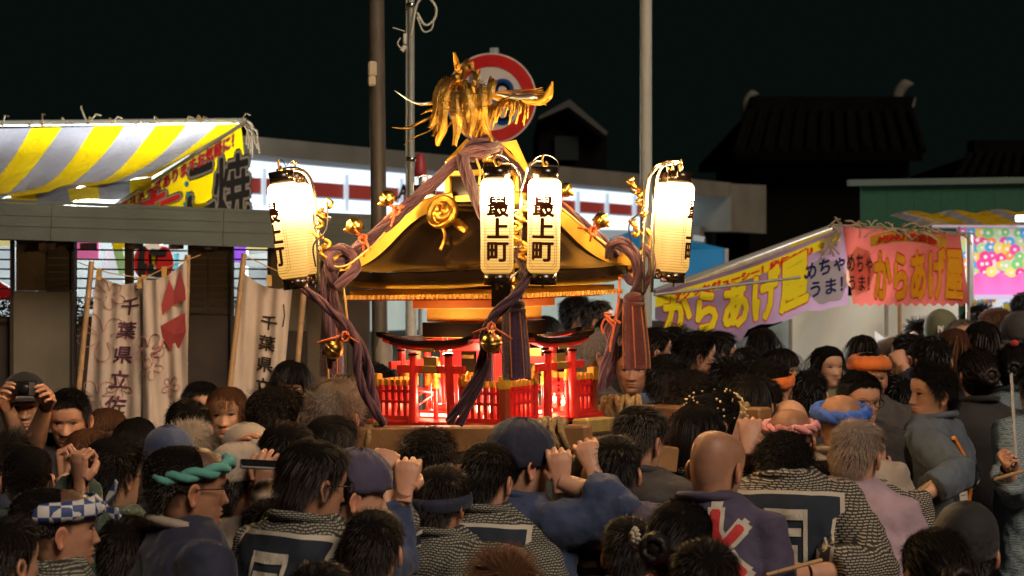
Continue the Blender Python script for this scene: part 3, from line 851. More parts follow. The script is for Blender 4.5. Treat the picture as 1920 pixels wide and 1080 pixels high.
for (x, y) in ((186, 508), (262, 524), (270, 520), (308, 504), (350, 486), (455, 500), (505, 520)):
    m.box(P(x, y + 6, 8.86), (.022, .008, .05))
tag(m.build('banner_cord', YCORD), 'thin cord with tabs stringing the cloth banners together', 'cord')

# ---- blue tent behind the right lanterns
r = empty('blue_tent', P(1235, HY, 17) - Vector((0, 0, HC)), label='blue tent roof behind the right lanterns', cat='tent')
m = MB(); ap = P(1195, 430, 18.2)
cs = [P(1082, 478, 17), P(1362, 466, 17), P(1340, 462, 20), P(1100, 462, 20)]
m.add([ap] + cs, [[0, 1, 2], [0, 2, 3], [0, 3, 4], [0, 4, 1]]); rel(m, r).build('roof', mat('blue_tarp', (.01, .16, .36), .6, var=.25, vscale=2, emit=(.02, .3, .6), estr=0.0571), r)
m = MB(); m.add([cs[0], cs[1], cs[1] + Vector((0, 0, -.22)), cs[0] + Vector((0, 0, -.22))], [[0, 3, 2, 1]]); rel(m, r).build('valance', mat('blue_tarp'), r)
m = MB(); m.poly([P(1300, 440, 17), P(1322, 444, 17), P(1320, 454, 17), P(1299, 451, 17)][::-1], .01, (0, -1, 0)); rel(m, r).build('print', mat('pale_print', (.5, .6, .7), .6), r)
for k, c in enumerate(cs):
    m = MB(); m.bar(c, Vector((c.x, c.y, 0)), .03, .03); rel(m, r).build('leg', POLEM, r)

# ---- fried chicken stall
MAUVE = mat('mauve_banner', (.31, .19, .29), .7, var=.15, vscale=4, bump=.9, bscale=7, trans=.5)
SALM = mat('salmon_banner', (.50, .11, .09), .7, var=.15, vscale=4, bump=.9, bscale=7, trans=.5)
YPR = mat('yellow_letter', (.88, .76, .01), .65); OPR = mat('orange_letter', (.95, .42, .01), .65)
NAVY = mat('navy_letter', (.02, .035, .22), .65, trans=.6); CLOUD = mat('pale_cloud', (.50, .55, .47), .65, trans=.6); CLOUD2 = mat('peach_cloud', (.75, .45, .30), .65, trans=.6)
k1 = empty('fried_chicken_stall', P(1560, HY, 11.6) - Vector((0, 0, HC)), label='food stall with mauve and salmon banners of large yellow characters', cat='stall')
DL, DR = 10.6, 11.6
def lb(x, y, off=0.0):
    t = (x - 1228) / 362; return P(x, y, DL + (DR - DL) * t + .03 * math.sin(t * 13) - off)
top = lambda x: 547 - (x - 1228) * .352 + 10 * math.sin(math.pi * (x - 1228) / 362)
botp = [(1228, 598), (1255, 606), (1285, 612), (1310, 622), (1345, 634), (1375, 642), (1392, 636), (1402, 618), (1425, 608), (1450, 607), (1475, 600), (1495, 590), (1510, 582), (1540, 583), (1560, 576), (1590, 572)]
nu, nv = 60, 12; V = []
for j in range(nv + 1):
    for i in range(nu + 1):
        x = 1228 + 362 * i / nu; t_ = top(x); b_ = np.interp(x, [p[0] for p in botp], [p[1] for p in botp]); V.append(lb(x, t_ + (b_ - t_) * j / nv))
Fc = [[j * (nu + 1) + i, (j + 1) * (nu + 1) + i, (j + 1) * (nu + 1) + i + 1, j * (nu + 1) + i + 1] for j in range(nv) for i in range(nu)]
m = MB(); m.add(V, Fc, 0, True); bl = rel(m, k1).build('left_banner', MAUVE, k1)
def strip(m, f, top_, bot_, x0, x1, n=24, off=.005):
    vs = []; 
    for i in range(n + 1):
        x = x0 + (x1 - x0) * i / n; vs += [f(x, top_(x), off), f(x, bot_(x), off)]
    m.add(vs, [[2 * i, 2 * i + 1, 2 * i + 3, 2 * i + 2] for i in range(n)])
m = MB(); strip(m, lb, lambda x: top(x) + 8, lambda x: top(x) + 30 - (x - 1228) * .012, 1228, 1575); rel(m, k1).build('ribbon', YPR, bl)
m = MB(); lettering('サクッとジューシー！秘伝の味♪', lambda u, v: lb(1262 + 262 * u, top(1262 + 262 * u) + 27 - 15 * v, .01), None, bold=.06, mb=m, div=.4); rel(m, k1).build('lettering', REDP, bl)
def big(u, v):   # からあげ屋 climbing to the right
    x = 1246 + 268 * u; base = 624 + 12 * math.sin(math.pi * u * .9) - 58 * max(0, u) ** 1.6 - 6 * u; h = 70 + 26 * u
    return x, base - h * v
for (bold, off, mt) in ((.075, .006, REDP), (.048, .012, YPR)):
    m = MB(); lettering('からあげ屋', lambda u, v: lb(*big(u, v), off), None, bold=bold, mb=m, div=.35); rel(m, k1).build('lettering', mt, bl)
m = MB(); pts = [lb(1548 + 42 * math.cos(a) * (1 + .07 * math.cos(7 * a)), 527 - 42 * math.sin(a) * (1 + .07 * math.cos(7 * a)), .008) for a in np.linspace(0, 2 * math.pi, 49)[:-1]]
m.add(pts, [list(range(47, -1, -1))]); rel(m, k1).build('cloud_print', CLOUD, bl)
m = MB(); lettering('めちゃ', lambda u, v: lb(1508 + 76 * u, 527 - 8 * u - 30 * v - 14 * u, .012), None, bold=.03, mb=m); lettering('うま！', lambda u, v: lb(1520 + 60 * u, 558 - 12 * u - 28 * v, .012), None, bold=.03, mb=m)
rel(m, k1).build('lettering', NAVY, bl)
# front banner
def rb(x, y, off=0.0):
    t = (x - 1585) / 230; return P(x, y, 11.55 - .25 * t + .025 * math.sin(t * 11 + y * .03) - off)
rtop = lambda x: 424 + (x - 1585) * .075
rbot = lambda x: 568 + ((x * .1) % 2 - 1) ** 2 * 0 + 7 * abs(((x / 17.0) % 1) - .5) * 2
V = []; nu, nv = 96, 10
for j in range(nv + 1):
    for i in range(nu + 1):
        u = i / nu; xt = 1580 + 220 * u; xb = 1600 + 218 * u; v = j / nv; x = xt + (xb - xt) * v
        V.append(rb(x, rtop(xt) + (rbot(xb) - rtop(xt)) * v))
Fc = [[j * (nu + 1) + i, (j + 1) * (nu + 1) + i, (j + 1) * (nu + 1) + i + 1, j * (nu + 1) + i + 1] for j in range(nv) for i in range(nu)]
m = MB(); m.add(V, Fc, 0, True); br = rel(m, k1).build('front_banner', SALM, k1)
m = MB(); strip(m, rb, lambda x: 442 - 10 * math.sin(math.pi * (x - 1632) / 130) , lambda x: 463 - 10 * math.sin(math.pi * (x - 1632) / 130) , 1632, 1775, 20); rel(m, k1).build('ribbon', mat('ribbon_orange', (.75, .42, .03), .65), br)
m = MB(); lettering('MENU 味自慢', lambda u, v: rb(1648 + 108 * u, 460 - 10 * math.sin(math.pi * (1648 + 108 * u - 1632) / 130) - 14 * v, .01), None, bold=.06, mb=m); rel(m, k1).build('lettering', REDP, br)
for (bold, off, mt) in ((.075, .006, REDP), (.045, .012, OPR)):
    m = MB(); lettering('からあげ屋', lambda u, v: rb(1640 + 164 * u, 561 - 90 * v - (0 if u < .5 else 0) + 3 * math.sin(6 * u), off), None, bold=bold, mb=m, div=.35); rel(m, k1).build('lettering', mt, br)
m = MB(); pts = [rb(1612 + 26 * math.cos(a) * (1 + .06 * math.cos(7 * a)), 508 - 44 * math.sin(a) * (1 + .06 * math.cos(7 * a)), .005) for a in np.linspace(0, 2 * math.pi, 49)[:-1]]
m.add(pts, [list(range(47, -1, -1))]); rel(m, k1).build('cloud_print', CLOUD2, br)
m = MB(); lettering('めちゃ', lambda u, v: rb(1588 + 48 * u, 510 - 34 * v + 2 * u, .009), None, bold=.02, mb=m); lettering('うま！', lambda u, v: rb(1592 + 38 * u, 545 - 28 * v, .009), None, bold=.02, mb=m); rel(m, k1).build('lettering', BLK, br)
# frame pipes, tarp roof
for (a, b, w) in ((P(1226, 546, 10.75), P(1562, 424, 11.75), .014), (P(1226, 553, 10.6), P(1500, 520, 11.0), .008), (P(1562, 424, 11.7), P(1812, 440, 11.4), .014)):
    m = MB(); m.tube([a, b], w, 8); rel(m, k1).build('pipe', POLEM, k1)
m = MB(); m.add([P(1232, 541, 11.0), P(1558, 426, 11.9), P(1580, 470, 11.8), P(1235, 566, 11.1)], [[0, 3, 2, 1]]); rel(m, k1).build('roof_tarp', mat('yellow_tarp', (.62, .52, .03), .5, var=.3, vscale=3, bump=.6, bscale=4), k1)
m = MB(); m.add([P(1290, 530, 11.05), P(1480, 458, 11.6), P(1485, 470, 11.6), P(1300, 538, 11.05)], [[0, 3, 2, 1]]); rel(m, k1).build('roof_patch', mat('pale_tarp', (.70, .66, .45), .5, var=.2), k1)
m = MB()
for k in range(46):
    x = RNG.uniform(1550, 1812); c = P(x, 424 + max(0, x - 1570) * .065, 11.35); d1 = Vector((RNG.uniform(-.09, .09), RNG.uniform(-.03, .03), RNG.uniform(-.03, .05)))
    m.tube([c, c + d1, c + d1 * 1.5 + Vector((0, 0, -.02))], .005, 4)
for k in range(12):
    c = P(1560, 430, 11.4); m.tube([c + Vector((.05, 0, 0)), c + Vector((RNG.uniform(-.06, .04), 0, -.05)), c + Vector((RNG.uniform(-.1, .05), 0, RNG.uniform(-.16, -.08)))], .006, 4)
tag(rel(m, k1).build('tie_cord', WIREM, k1), kind='stuff')
V, Fc = cloth_grid(P(1465, 560, 13), P(1800, 545, 13), P(1800, 760, 12.9), P(1480, 760, 12.9), 20, 10, lambda u, v: Vector((0, .05 * math.sin(u * 14 + v * 3), 0)))
m = MB(); m.add(V, [f[::-1] for f in Fc], 0, True); rel(m, k1).build('side_tarp', TARPW, k1)
for (x, d, y0) in ((1482, 12.3, 598), (1662, 12.6, 565), (1815, 11.6, 440), (1687, 12.8, 560)):
    b0 = P(x, y0, d); m = MB(); m.tube([b0, Vector((b0.x, b0.y, 0))], .013, 8); rel(m, k1).build('leg', POLEM if x != 1687 else BAMB, k1)
m = MB(); m.poly([P(1380, 640, 12.4), P(1380, 760, 12.4), P(1478, 760, 12.4), P(1478, 600, 12.4)], .02, (0, -1, 0)); rel(m, k1).build('counter_tarp', mat('counter_blue', (.35, .48, .55), .6, var=.3, vscale=4), k1)
m = MB(); m.poly([P(1640, 620, 12.2), P(1642, 680, 12.2), P(1662, 700, 12.2), P(1668, 640, 12.2)], .005, (0, -1, 0)); rel(m, k1).build('hanging_sheet', mat('sheet_white', (.8, .85, .85), .6, emit=(.8, .9, .9), estr=0.143), k1)
area('stall_lamp', P(1690, 520, 12.1), 1.3, .5, 3.5, (1, .95, .85), (R(-85), 0, 0))
area('stall_lamp', P(1420, 560, 12.0), 1.5, .5, 6, (1, .97, .88), (R(-85), 0, R(-12)))

# ---- game stall with balloon print, far right
k2 = empty('balloon_print_stall', P(1880, HY, 13.5) - Vector((0, 0, HC)), label='brightly lit stall with a balloon print panel and pink awning', cat='stall')
gp2 = VPlane(1795, 13.5, 2100, 13.5)
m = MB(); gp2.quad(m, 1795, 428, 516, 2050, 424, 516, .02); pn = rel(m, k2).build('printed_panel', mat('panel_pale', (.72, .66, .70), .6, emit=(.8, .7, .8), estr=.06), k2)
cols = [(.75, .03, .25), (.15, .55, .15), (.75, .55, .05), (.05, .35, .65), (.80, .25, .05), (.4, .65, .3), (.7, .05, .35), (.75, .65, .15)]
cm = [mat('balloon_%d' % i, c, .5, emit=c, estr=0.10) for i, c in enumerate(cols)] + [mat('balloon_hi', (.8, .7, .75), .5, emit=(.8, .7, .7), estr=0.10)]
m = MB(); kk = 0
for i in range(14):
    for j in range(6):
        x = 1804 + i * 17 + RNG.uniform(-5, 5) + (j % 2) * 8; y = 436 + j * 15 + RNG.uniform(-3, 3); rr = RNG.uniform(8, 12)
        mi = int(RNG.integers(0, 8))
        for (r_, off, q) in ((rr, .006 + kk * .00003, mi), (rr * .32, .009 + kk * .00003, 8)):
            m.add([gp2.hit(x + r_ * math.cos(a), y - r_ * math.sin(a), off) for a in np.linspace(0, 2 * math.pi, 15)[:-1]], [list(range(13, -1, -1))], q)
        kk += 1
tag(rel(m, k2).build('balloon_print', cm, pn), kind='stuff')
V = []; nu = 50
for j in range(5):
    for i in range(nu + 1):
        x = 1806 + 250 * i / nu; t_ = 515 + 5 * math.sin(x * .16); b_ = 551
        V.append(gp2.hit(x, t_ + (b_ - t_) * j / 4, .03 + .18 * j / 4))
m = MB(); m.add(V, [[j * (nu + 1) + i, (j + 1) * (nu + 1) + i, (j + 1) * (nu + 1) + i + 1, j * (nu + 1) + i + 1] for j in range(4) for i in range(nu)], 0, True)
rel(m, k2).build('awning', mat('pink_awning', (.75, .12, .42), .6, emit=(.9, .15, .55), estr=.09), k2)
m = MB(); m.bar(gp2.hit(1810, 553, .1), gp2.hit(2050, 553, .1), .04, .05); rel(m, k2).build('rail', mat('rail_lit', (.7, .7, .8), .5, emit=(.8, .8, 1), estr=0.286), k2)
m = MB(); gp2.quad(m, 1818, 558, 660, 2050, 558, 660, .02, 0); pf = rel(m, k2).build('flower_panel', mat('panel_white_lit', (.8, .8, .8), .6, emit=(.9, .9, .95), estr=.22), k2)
m = MB()
for k in range(90):
    x = RNG.uniform(1822, 1960); y = RNG.uniform(560, 640); rr = RNG.uniform(3, 8); q = int(RNG.choice([0, 6, 2, 4, 5, 3, 0, 6]))
    if y < 580: q = int(RNG.choice([2, 3, 4]))
    m.add([gp2.hit(x + rr * math.cos(a) * (1 + .3 * math.cos(5 * a)), y - rr * math.sin(a) * (1 + .3 * math.cos(5 * a)), .005 + k * .0002) for a in np.linspace(0, 2 * math.pi, 16)[:-1]], [list(range(14, -1, -1))], q)
tag(rel(m, k2).build('flower_print', cm, pf), kind='stuff')
m = MB(); gp3 = VPlane(1670, 14.2, 2100, 14.2)
V, Fc = cloth_grid(gp3.hit(1668, 404), gp3.hit(2050, 396), gp3.hit(2050, 425, .8), gp3.hit(1690, 424, .8), 40, 5, lambda u, v: Vector((0, 0, .03 * abs(math.sin(u * 15)) * (1 - v))))
m.add(V, [f[::-1] for f in Fc], 0, True); o = rel(m, k2).build('roof_tarp', node_mat('striped_tarp2', stripes(4.2, (.45, .42, .40), (.80, .50, .01), .3)), k2); add_uv(o, 40, 5)
m = MB(); m.tube([gp3.hit(1845, 411, .9), gp3.hit(1990, 409, .9)], .022, 8); rel(m, k2).build('tube_lamp', mat('tube_lamp3', (.9, 1, .95), .4, emit=(.9, 1, .93), estr=1.43), k2)
m = MB(); m.tube([gp3.hit(1700, 425, .85), gp3.hit(2050, 427, .85)], .012, 8); m.tube([gp3.hit(1690, 402, .1), gp3.hit(1740, 425, .8)], .012, 8); rel(m, k2).build('pipe', mat('pipe_mauve', (.5, .45, .6), .4), k2)
area('stall_lamp', P(1890, 440, 13.0), 1.2, .15, 2, (1, .98, .95), (R(20), 0, 0))
for x in (1822, 2040):
    b0 = P(x, 440, 13.3); m = MB(); m.tube([b0, Vector((b0.x, b0.y, 0))], .015, 8); rel(m, k2).build('leg', POLEM, k2)
# ------------------------------------------------------------------ the portable shrine
MROOT = Vector(((912 - 960) / F * 7.0, 7.0, 1.553))
mk = empty('portable_shrine', MROOT, label='gold and black portable shrine with a phoenix on its roof, carried shoulder high', cat='shrine')
mk.rotation_euler = (0, R(-1.4), R(-35))
MM = Matrix.Translation(MROOT) @ mk.rotation_euler.to_matrix().to_4x4()
MI = MM.inverted()
def L(v): return MI @ Vector(v)          # world -> shrine
def W(v): return MM @ Vector(v)          # shrine -> world
def LP(px, py, d): return L(P(px, py, d))

h = .285
m = MB(); m.box((0, 0, -.012), (.60, .60, .022), bev=.004); m.build('base_board', REDD, mk)
for (x, y, sx, sy) in ((0, -.27, .58, .05), (0, .27, .58, .05), (-.27, 0, .05, .49), (.27, 0, .05, .49)):
    m = MB(); m.box((x, y, -.05), (sx, sy, .05), bev=.004); m.build('base_beam', LACQ, mk)
# platform steps and body
m = MB(); m.box((0, 0, .012), (.34, .34, .024), bev=.003); m.build('platform', RED, mk)
m = MB(); m.box((0, 0, .034), (.27, .27, .02), bev=.003); m.build('platform', RED, mk)
m = MB(); m.box((0, 0, .165), (.19, .19, .24), bev=.003); m.build('body', mat('body_red', (.5, .02, .02), .35, coat=.3), mk)
for sx in (-1, 1):
    for sy in (-1, 1):
        m = MB(); m.tube([(sx * .105, sy * .105, .044), (sx * .105, sy * .105, .29)], .011, 12); m.build('pillar', RED, mk)
for (ax, ay) in ((0, -1), (1, 0), (0, 1), (-1, 0)):
    m = MB(); c = Vector((ax * .098, ay * .098, .15)); m.box(c, (.06 if ay else .006, .06 if ax else .006, .17)); d_ = m.build('door', LACQ, mk)
    m = MB(); 
    for zz in (.09, .15, .21): m.box(c + Vector((ax * .005, ay * .005, zz - .15)), (.05 if ay else .004, .05 if ax else .004, .012))
    m.build('hinge_plate', BRASS, d_)
m = MB(); m.box((0, 0, .245), (.22, .22, .03), bev=.002); m.build('head_beam', RED, mk)
m = MB(); m.box((0, 0, .305), (.315, .315, .052), bev=.003); m.build('black_tier', LACQ, mk)
m = MB(); m.box((0, 0, .279), (.30, .30, .004)); m.build('gold_line', GOLDP, mk)
m = MB(); m.box((0, 0, .357), (.29, .29, .048), bev=.002); m.build('gold_panel', mat('gold_panel', (.85, .52, .08), .4, .15, var=.1), mk)
m = MB(); m.box((0, 0, .396), (.36, .36, .034), bev=.002); m.build('gold_tier', mat('copper_panel', (.85, .40, .08), .42, .15, var=.1), mk)
# rafters
RAFT = mat('rafter_gold', (.82, .42, .08), .4, .1)
for side in range(4):
    M = Matrix.Rotation(R(90 * side), 3, 'Z')
    for k in range(34):
        x = -.325 + k * .65 / 33
        o = None
        m = MB(); m.box(M @ Vector((x, -.345, .424)), (.010, .05, .014) if side % 2 == 0 else (.05, .010, .014)); m.build('rafter', RAFT, mk)
m = MB(); m.box((0, 0, .440), (.665, .665, .018)); m.build('soffit', GOLDP, mk)
m = MB(); m.box((0, 0, .4135), (.6, .6, .005)); m.build('soffit_board', REDD, mk)

def flare(x, y, hh): 
    u = min(abs(x), abs(y)) / hh; e = max(abs(x), abs(y)) / hh
    return .018 * (u ** 3) * (e ** 2)
HR = .372
Hs = [(0, .275), (.2, .262), (.3, .252), (.37, .240), (.44, .222), (.5, .200), (.56, .172), (.6, .150), (.65, .122), (.7, .097), (.75, .076), (.8, .058), (.86, .042), (.92, .031), (1, .022)]
def roofz(mm): return float(np.interp(mm, [a for a, b in Hs], [b for a, b in Hs]))
# roof surface: 4 concave slopes
N_ = 26; V = []; Fc = []
for i in range(N_ + 1):
    for j in range(N_ + 1):
        x = (i / N_ * 2 - 1); y = (j / N_ * 2 - 1); mm = max(abs(x), abs(y))
        V.append((x * HR, y * HR, .487 + roofz(mm) + flare(x * HR, y * HR, HR)))
Fc = [[i * (N_ + 1) + j, (i + 1) * (N_ + 1) + j, (i + 1) * (N_ + 1) + j + 1, i * (N_ + 1) + j + 1] for i in range(N_) for j in range(N_)]
m = MB(); m.add(V, Fc, 0, True); m.build('roof', LACQ, mk)
# eave edge: black, with a gold line under it
def edge(z0, z1, rr, name, mt):
    m = MB(); n_ = 20; pts = []
    for s_ in range(4):
        M = Matrix.Rotation(R(90 * s_), 3, 'Z')
        for k in range(n_):
            p = M @ Vector((-1 + 2 * k / n_, -1, 0)); pts.append((p.x * rr, p.y * rr))
    lo = [(x, y, z0 + flare(x, y, rr)) for x, y in pts]; hi = [(x, y, z1 + flare(x, y, rr)) for x, y in pts]
    lo2 = [(x * .8, y * .8, z0) for x, y in pts]
    hi2 = [(x * .9, y * .9, z1 + .001) for x, y in pts]
    n = len(pts); fs = []
    for k in range(n):
        j = (k + 1) % n; fs += [[k, j, n + j, n + k], [2 * n + k, 2 * n + j, j, k], [n + k, n + j, 3 * n + j, 3 * n + k]]
    m.add(lo + hi + lo2 + hi2, fs); m.build(name, mt, mk)
edge(.474, .506, HR + .004, 'eave_edge', LACQ)
edge(.452, .474, HR - .012, 'eave_gilding', GOLDP)
# hip ridges: broad gold bands
for s_ in range(4):
    M = Matrix.Rotation(R(90 * s_), 3, 'Z')
    pts = []
    for k in range(25):
        mm = .2 + .82 * k / 24; p = M @ Vector((mm * HR, -mm * HR, 0)); z = .487 + roofz(min(mm, 1)) + .018 * mm ** 5
        pts.append(Vector((p.x, p.y, z)))
    d_ = (M @ Vector((1, 1, 0))).normalized()
    m = MB(); vs = []
    for k, p in enumerate(pts):
        t = (pts[min(k + 1, 24)] - pts[max(k - 1, 0)]).normalized(); n = d_.cross(t); 
        if n.z < 0: n = -n
        w = .031; e = .038
        for (a, b) in ((-w, -.012), (-w, e - .006), (-w * .7, e), (w * .7, e), (w, e - .006), (w, -.012)): vs.append(p + d_ * a + n * b)
    fs = []
    for k in range(24):
        for q in range(6): fs.append([k * 6 + q, k * 6 + (q + 1) % 6, (k + 1) * 6 + (q + 1) % 6, (k + 1) * 6 + q])
    fs += [[0, 1, 2, 3, 4, 5], [24 * 6 + q for q in (5, 4, 3, 2, 1, 0)]]
    m.add(vs, fs); hp = m.build('hip_ridge', GOLDP, mk)
    # curled corner finial
    p = pts[-1]; out = (M @ Vector((1, -1, 0))).normalized(); m = MB()
    cp = curve_pts([p + out * 0 + Vector((0, 0, .02)), p + out * .05 + Vector((0, 0, .03)), p + out * .075 + Vector((0, 0, .075)), p + out * .055 + Vector((0, 0, .11)), p + out * .035 + Vector((0, 0, .10))], 6)
    m.tube(cp, list(np.linspace(.019, .006, len(cp))), 10); m.build('curled_finial', GOLD, mk)
    # carved side plate near the corner
    m = MB()
    for q in range(5):
        c = p + out * (.02 - .015 * q) + Vector((0, 0, -.09 + .0 * q + .035 * q)); m.sphere(c, (.018, .018, .024), 10, 6)
        m.tube(curve_pts([c + Vector((0, 0, -.03)), c + out * .02, c + Vector((0, 0, .03)) - out * .01], 4), .007, 6)
    m.build('carved_plate', GOLD, mk)
# crests on the slopes
for s_ in range(4):
    M3 = Matrix.Rotation(R(90 * s_), 3, 'Z')
    cz = Vector((-.0, -.235, .487 + .225)); ax = Vector((0, -.93, .37)).normalized()
    if s_ == 1: pass
    u = Vector((1, 0, 0)); w = ax.cross(u)
    F3 = Matrix((u, w, ax)).transposed().to_4x4(); F3.translation = cz
    M4 = M3.to_4x4() @ F3
    m = MB(); m.lathe([(.001, -.09), (.020, -.09), (.020, -.02), (.054, -.020), (.060, -.006), (.059, .010), (.052, .013), (.049, .003), (.001, .004)], 32, M4); cr = m.build('crest_disc', GOLD, mk)
    for q in range(3):
        m = MB(); pts = []; rad = []
        for k in range(11):
            t = k / 10; a = 2 * math.pi * q / 3 + t * 2.6; rr = .015 + .026 * t
            pts.append(M4 @ Vector((rr * math.cos(a), rr * math.sin(a), .003))); rad.append(.0155 * (1 - t) ** .7 + .001)
        m.tube(pts, rad, 8); m.build('comma_relief', GOLD, cr)
    m = MB(); pts = [M4 @ Vector(q) for q in ((.0, -.045, -.01), (.02, -.075, -.015), (.03, -.11, -.005), (.028, -.14, .0))]
    m.tube(curve_pts(pts, 5), [.006] * 16, 8); m.tube([M4 @ Vector((.03, -.02, -.05)), M4 @ Vector((.085, -.055, -.055))], .018, 12); m.build('stem', GOLD, cr)
# neck box on top
zt = .487 + .262
m = MB(); m.box((0, 0, zt + .045), (.165, .165, .09)); m.build('roof_neck', LACQ, mk)
for sx in (-1, 1):
    for sy in (-1, 1):
        m = MB(); m.box((sx * .083, sy * .083, zt + .045), (.022, .022, .092), bev=.002); m.build('neck_post', GOLDP, mk)
for (x, y, sx, sy) in ((0, -.083, .144, .014), (0, .083, .144, .014), (-.083, 0, .014, .144), (.083, 0, .014, .144)):
    m = MB(); m.box((x, y, zt + .012), (sx, sy, .02)); m.build('neck_sill', GOLDP, mk)
m = MB(); m.box((0, 0, zt + .100), (.205, .205, .018), bev=.002); m.build('neck_plate', GOLDP, mk)
m = MB(); m.box((0, 0, zt + .122), (.20, .20, .024), bev=.002); m.build('neck_cap', LACQ, mk)
m = MB(); v4 = [(-.085, -.085, zt + .135), (.085, -.085, zt + .135), (.085, .085, zt + .135), (-.085, .085, zt + .135), (-.03, -.03, zt + .215), (.03, -.03, zt + .215), (.03, .03, zt + .215), (-.03, .03, zt + .215)]
m.add(v4, [[0, 1, 5, 4], [1, 2, 6, 5], [2, 3, 7, 6], [3, 0, 4, 7], [4, 5, 6, 7]]); m.build('cap_slope', LACQ, mk)
for s_ in range(4):
    M = Matrix.Rotation(R(90 * s_), 3, 'Z'); m = MB(); m.bar(M @ Vector((.088, -.088, zt + .138)), M @ Vector((.032, -.032, zt + .219)), .03, .014); m.build('cap_ridge', GOLDP, mk)
# slanted gilt boards on top right
m = MB(); m.poly([LP(938, 268, 6.95), LP(968, 262, 6.95), LP(990, 312, 6.98), LP(984, 322, 6.98), LP(958, 284, 6.95)], .05, L(P(960, 300, 5)) - L(P(960, 300, 6))); m.build('gilt_board', GOLDP, mk)

# fences
PK = mat('red_picket', (.60, .02, .02), .35, coat=.2)
def picket(p, hh, par, w=.014):
    m = MB(); m.box((p[0], p[1], .012 + hh / 2), (w, w, hh)); a = m.build('picket', PK, par)
    m = MB(); m.box((p[0], p[1], .012 + hh + .006), (w + .003, w + .003, .020)); m.build('picket_cap', GOLDP, par)
    return a
def fpost(p, hh, par):
    m = MB(); m.tube([(p[0], p[1], 0), (p[0], p[1], hh)], .010, 12); m.build('post', RED, par)
    m = MB(); M = Matrix.Translation(Vector((p[0], p[1], hh)))
    m.lathe([(.011, -.03), (.0125, -.03), (.0125, -.016), (.011, -.012), (.0125, -.006), (.0125, 0), (.008, .004), (.011, .012), (.009, .02), (.003, .028), (.0005, .032)], 12, M); m.build('finial', GOLDP, par)
for s_ in range(4):
    M = Matrix.Rotation(R(90 * s_), 3, 'Z')
    for sg in (-1, 1):
        fe = bpy.data.objects.new('fence', None); COL.objects.link(fe); fe.parent = mk
        x0, x1 = (.105, .272)
        for k in range(6):
            x = sg * (x0 + .012 + (x1 - x0 - .02) * k / 5.5); p = M @ Vector((x, -.272, 0)); picket(p, .11, fe)
        for zz in (.062, .098):
            m = MB(); m.bar(M @ Vector((sg * x0, -.272, zz)), M @ Vector((sg * x1, -.272, zz)), .019, .009); m.build('rail', PK, fe)
        m = MB(); m.box(M @ Vector((sg * (x0 + x1) / 2, -.272, .007)), ((x1 - x0), .024, .014) if s_ % 2 == 0 else (.024, (x1 - x0), .014)); m.build('sill', RED, fe)
        fpost(M @ Vector((sg * .098, -.278, 0)), .15, fe)
        fpost(M @ Vector((sg * .07, -.20, 0)), .135, fe)
        m = MB(); m.bar(M @ Vector((sg * .098, -.265, .10)), M @ Vector((sg * .07, -.20, .09)), .006, .006); m.bar(M @ Vector((sg * .098, -.265, .05)), M @ Vector((sg * .07, -.20, .09)), .005, .005); m.build('brace', RED, fe)
for (x, y) in ((h - .013, -h + .013), (-h + .013, -h + .013), (h - .013, h - .013), (-h + .013, h - .013)):
    m = MB(); m.box((x, y, .075), (.026, .026, .15), bev=.002); m.build('corner_post', mat('post_redwood', (.30, .05, .02), .4), mk)
    m = MB(); m.box((x, y, .135), (.030, .030, .045), bev=.002); m.build('corner_cap', GOLDP, mk)
# torii on each side
for s_ in range(4):
    M = Matrix.Rotation(R(90 * s_), 4, 'Z') @ Matrix.Translation(Vector((0, -.315, 0)))
    t = bpy.data.objects.new('torii_gate', None); COL.objects.link(t); t.parent = mk; t.matrix_local = M
    for sg in (-1, 1):
        m = MB(); m.tube([(sg * .082, 0, -.005), (sg * .078, 0, .12), (sg * .074, 0, .235)], [.0155, .0145, .0135], 16); m.build('post', RED, t)
        m = MB(); m.tube([(sg * .074, 0, .225), (sg * .074, 0, .232)], .019, 16); m.build('collar', LACQ, t)
    m = MB(); m.box((0, 0, .178), (.285, .014, .026)); m.build('tie_beam', RED, t)
    m = MB(); m.box((0, 0, .205), (.055, .012, .03)); m.build('strut', mat('old_gold', (.42, .28, .07), .4, .7), t)
    m = MB(); m.box((0, -.010, .180), (.062, .006, .022), bev=.002); m.build('plaque', mat('old_gold'), t)
    m = MB(); m.box((0, -.014, .243), (.052, .006, .014), bev=.001); m.build('plaque', mat('old_gold'), t)
    for (z0, hh, w, half, nm, mt) in ((.242, .018, .028, .165, 'red_lintel', RED), (.260, .016, .042, .188, 'black_lintel', LACQ)):
        m = MB(); vs = []; fs = []
        for k in range(17):
            x = -half + 2 * half * k / 16; e = .022 * abs(x / half) ** 3
            for (yy, zz) in ((-w / 2, 0), (w / 2, 0), (w / 2, hh), (-w / 2, hh)): vs.append((x + (math.copysign(.006, x) if zz else 0) * (abs(x) / half) ** 8, yy, z0 + zz + e))
        for k in range(16):
            for q in range(4): fs.append([k * 4 + q, k * 4 + (q + 1) % 4, (k + 1) * 4 + (q + 1) % 4, (k + 1) * 4 + q])
        fs += [[0, 1, 2, 3], [64 + q for q in (3, 2, 1, 0)]]
        m.add(vs, fs); m.build(nm, mt, t)
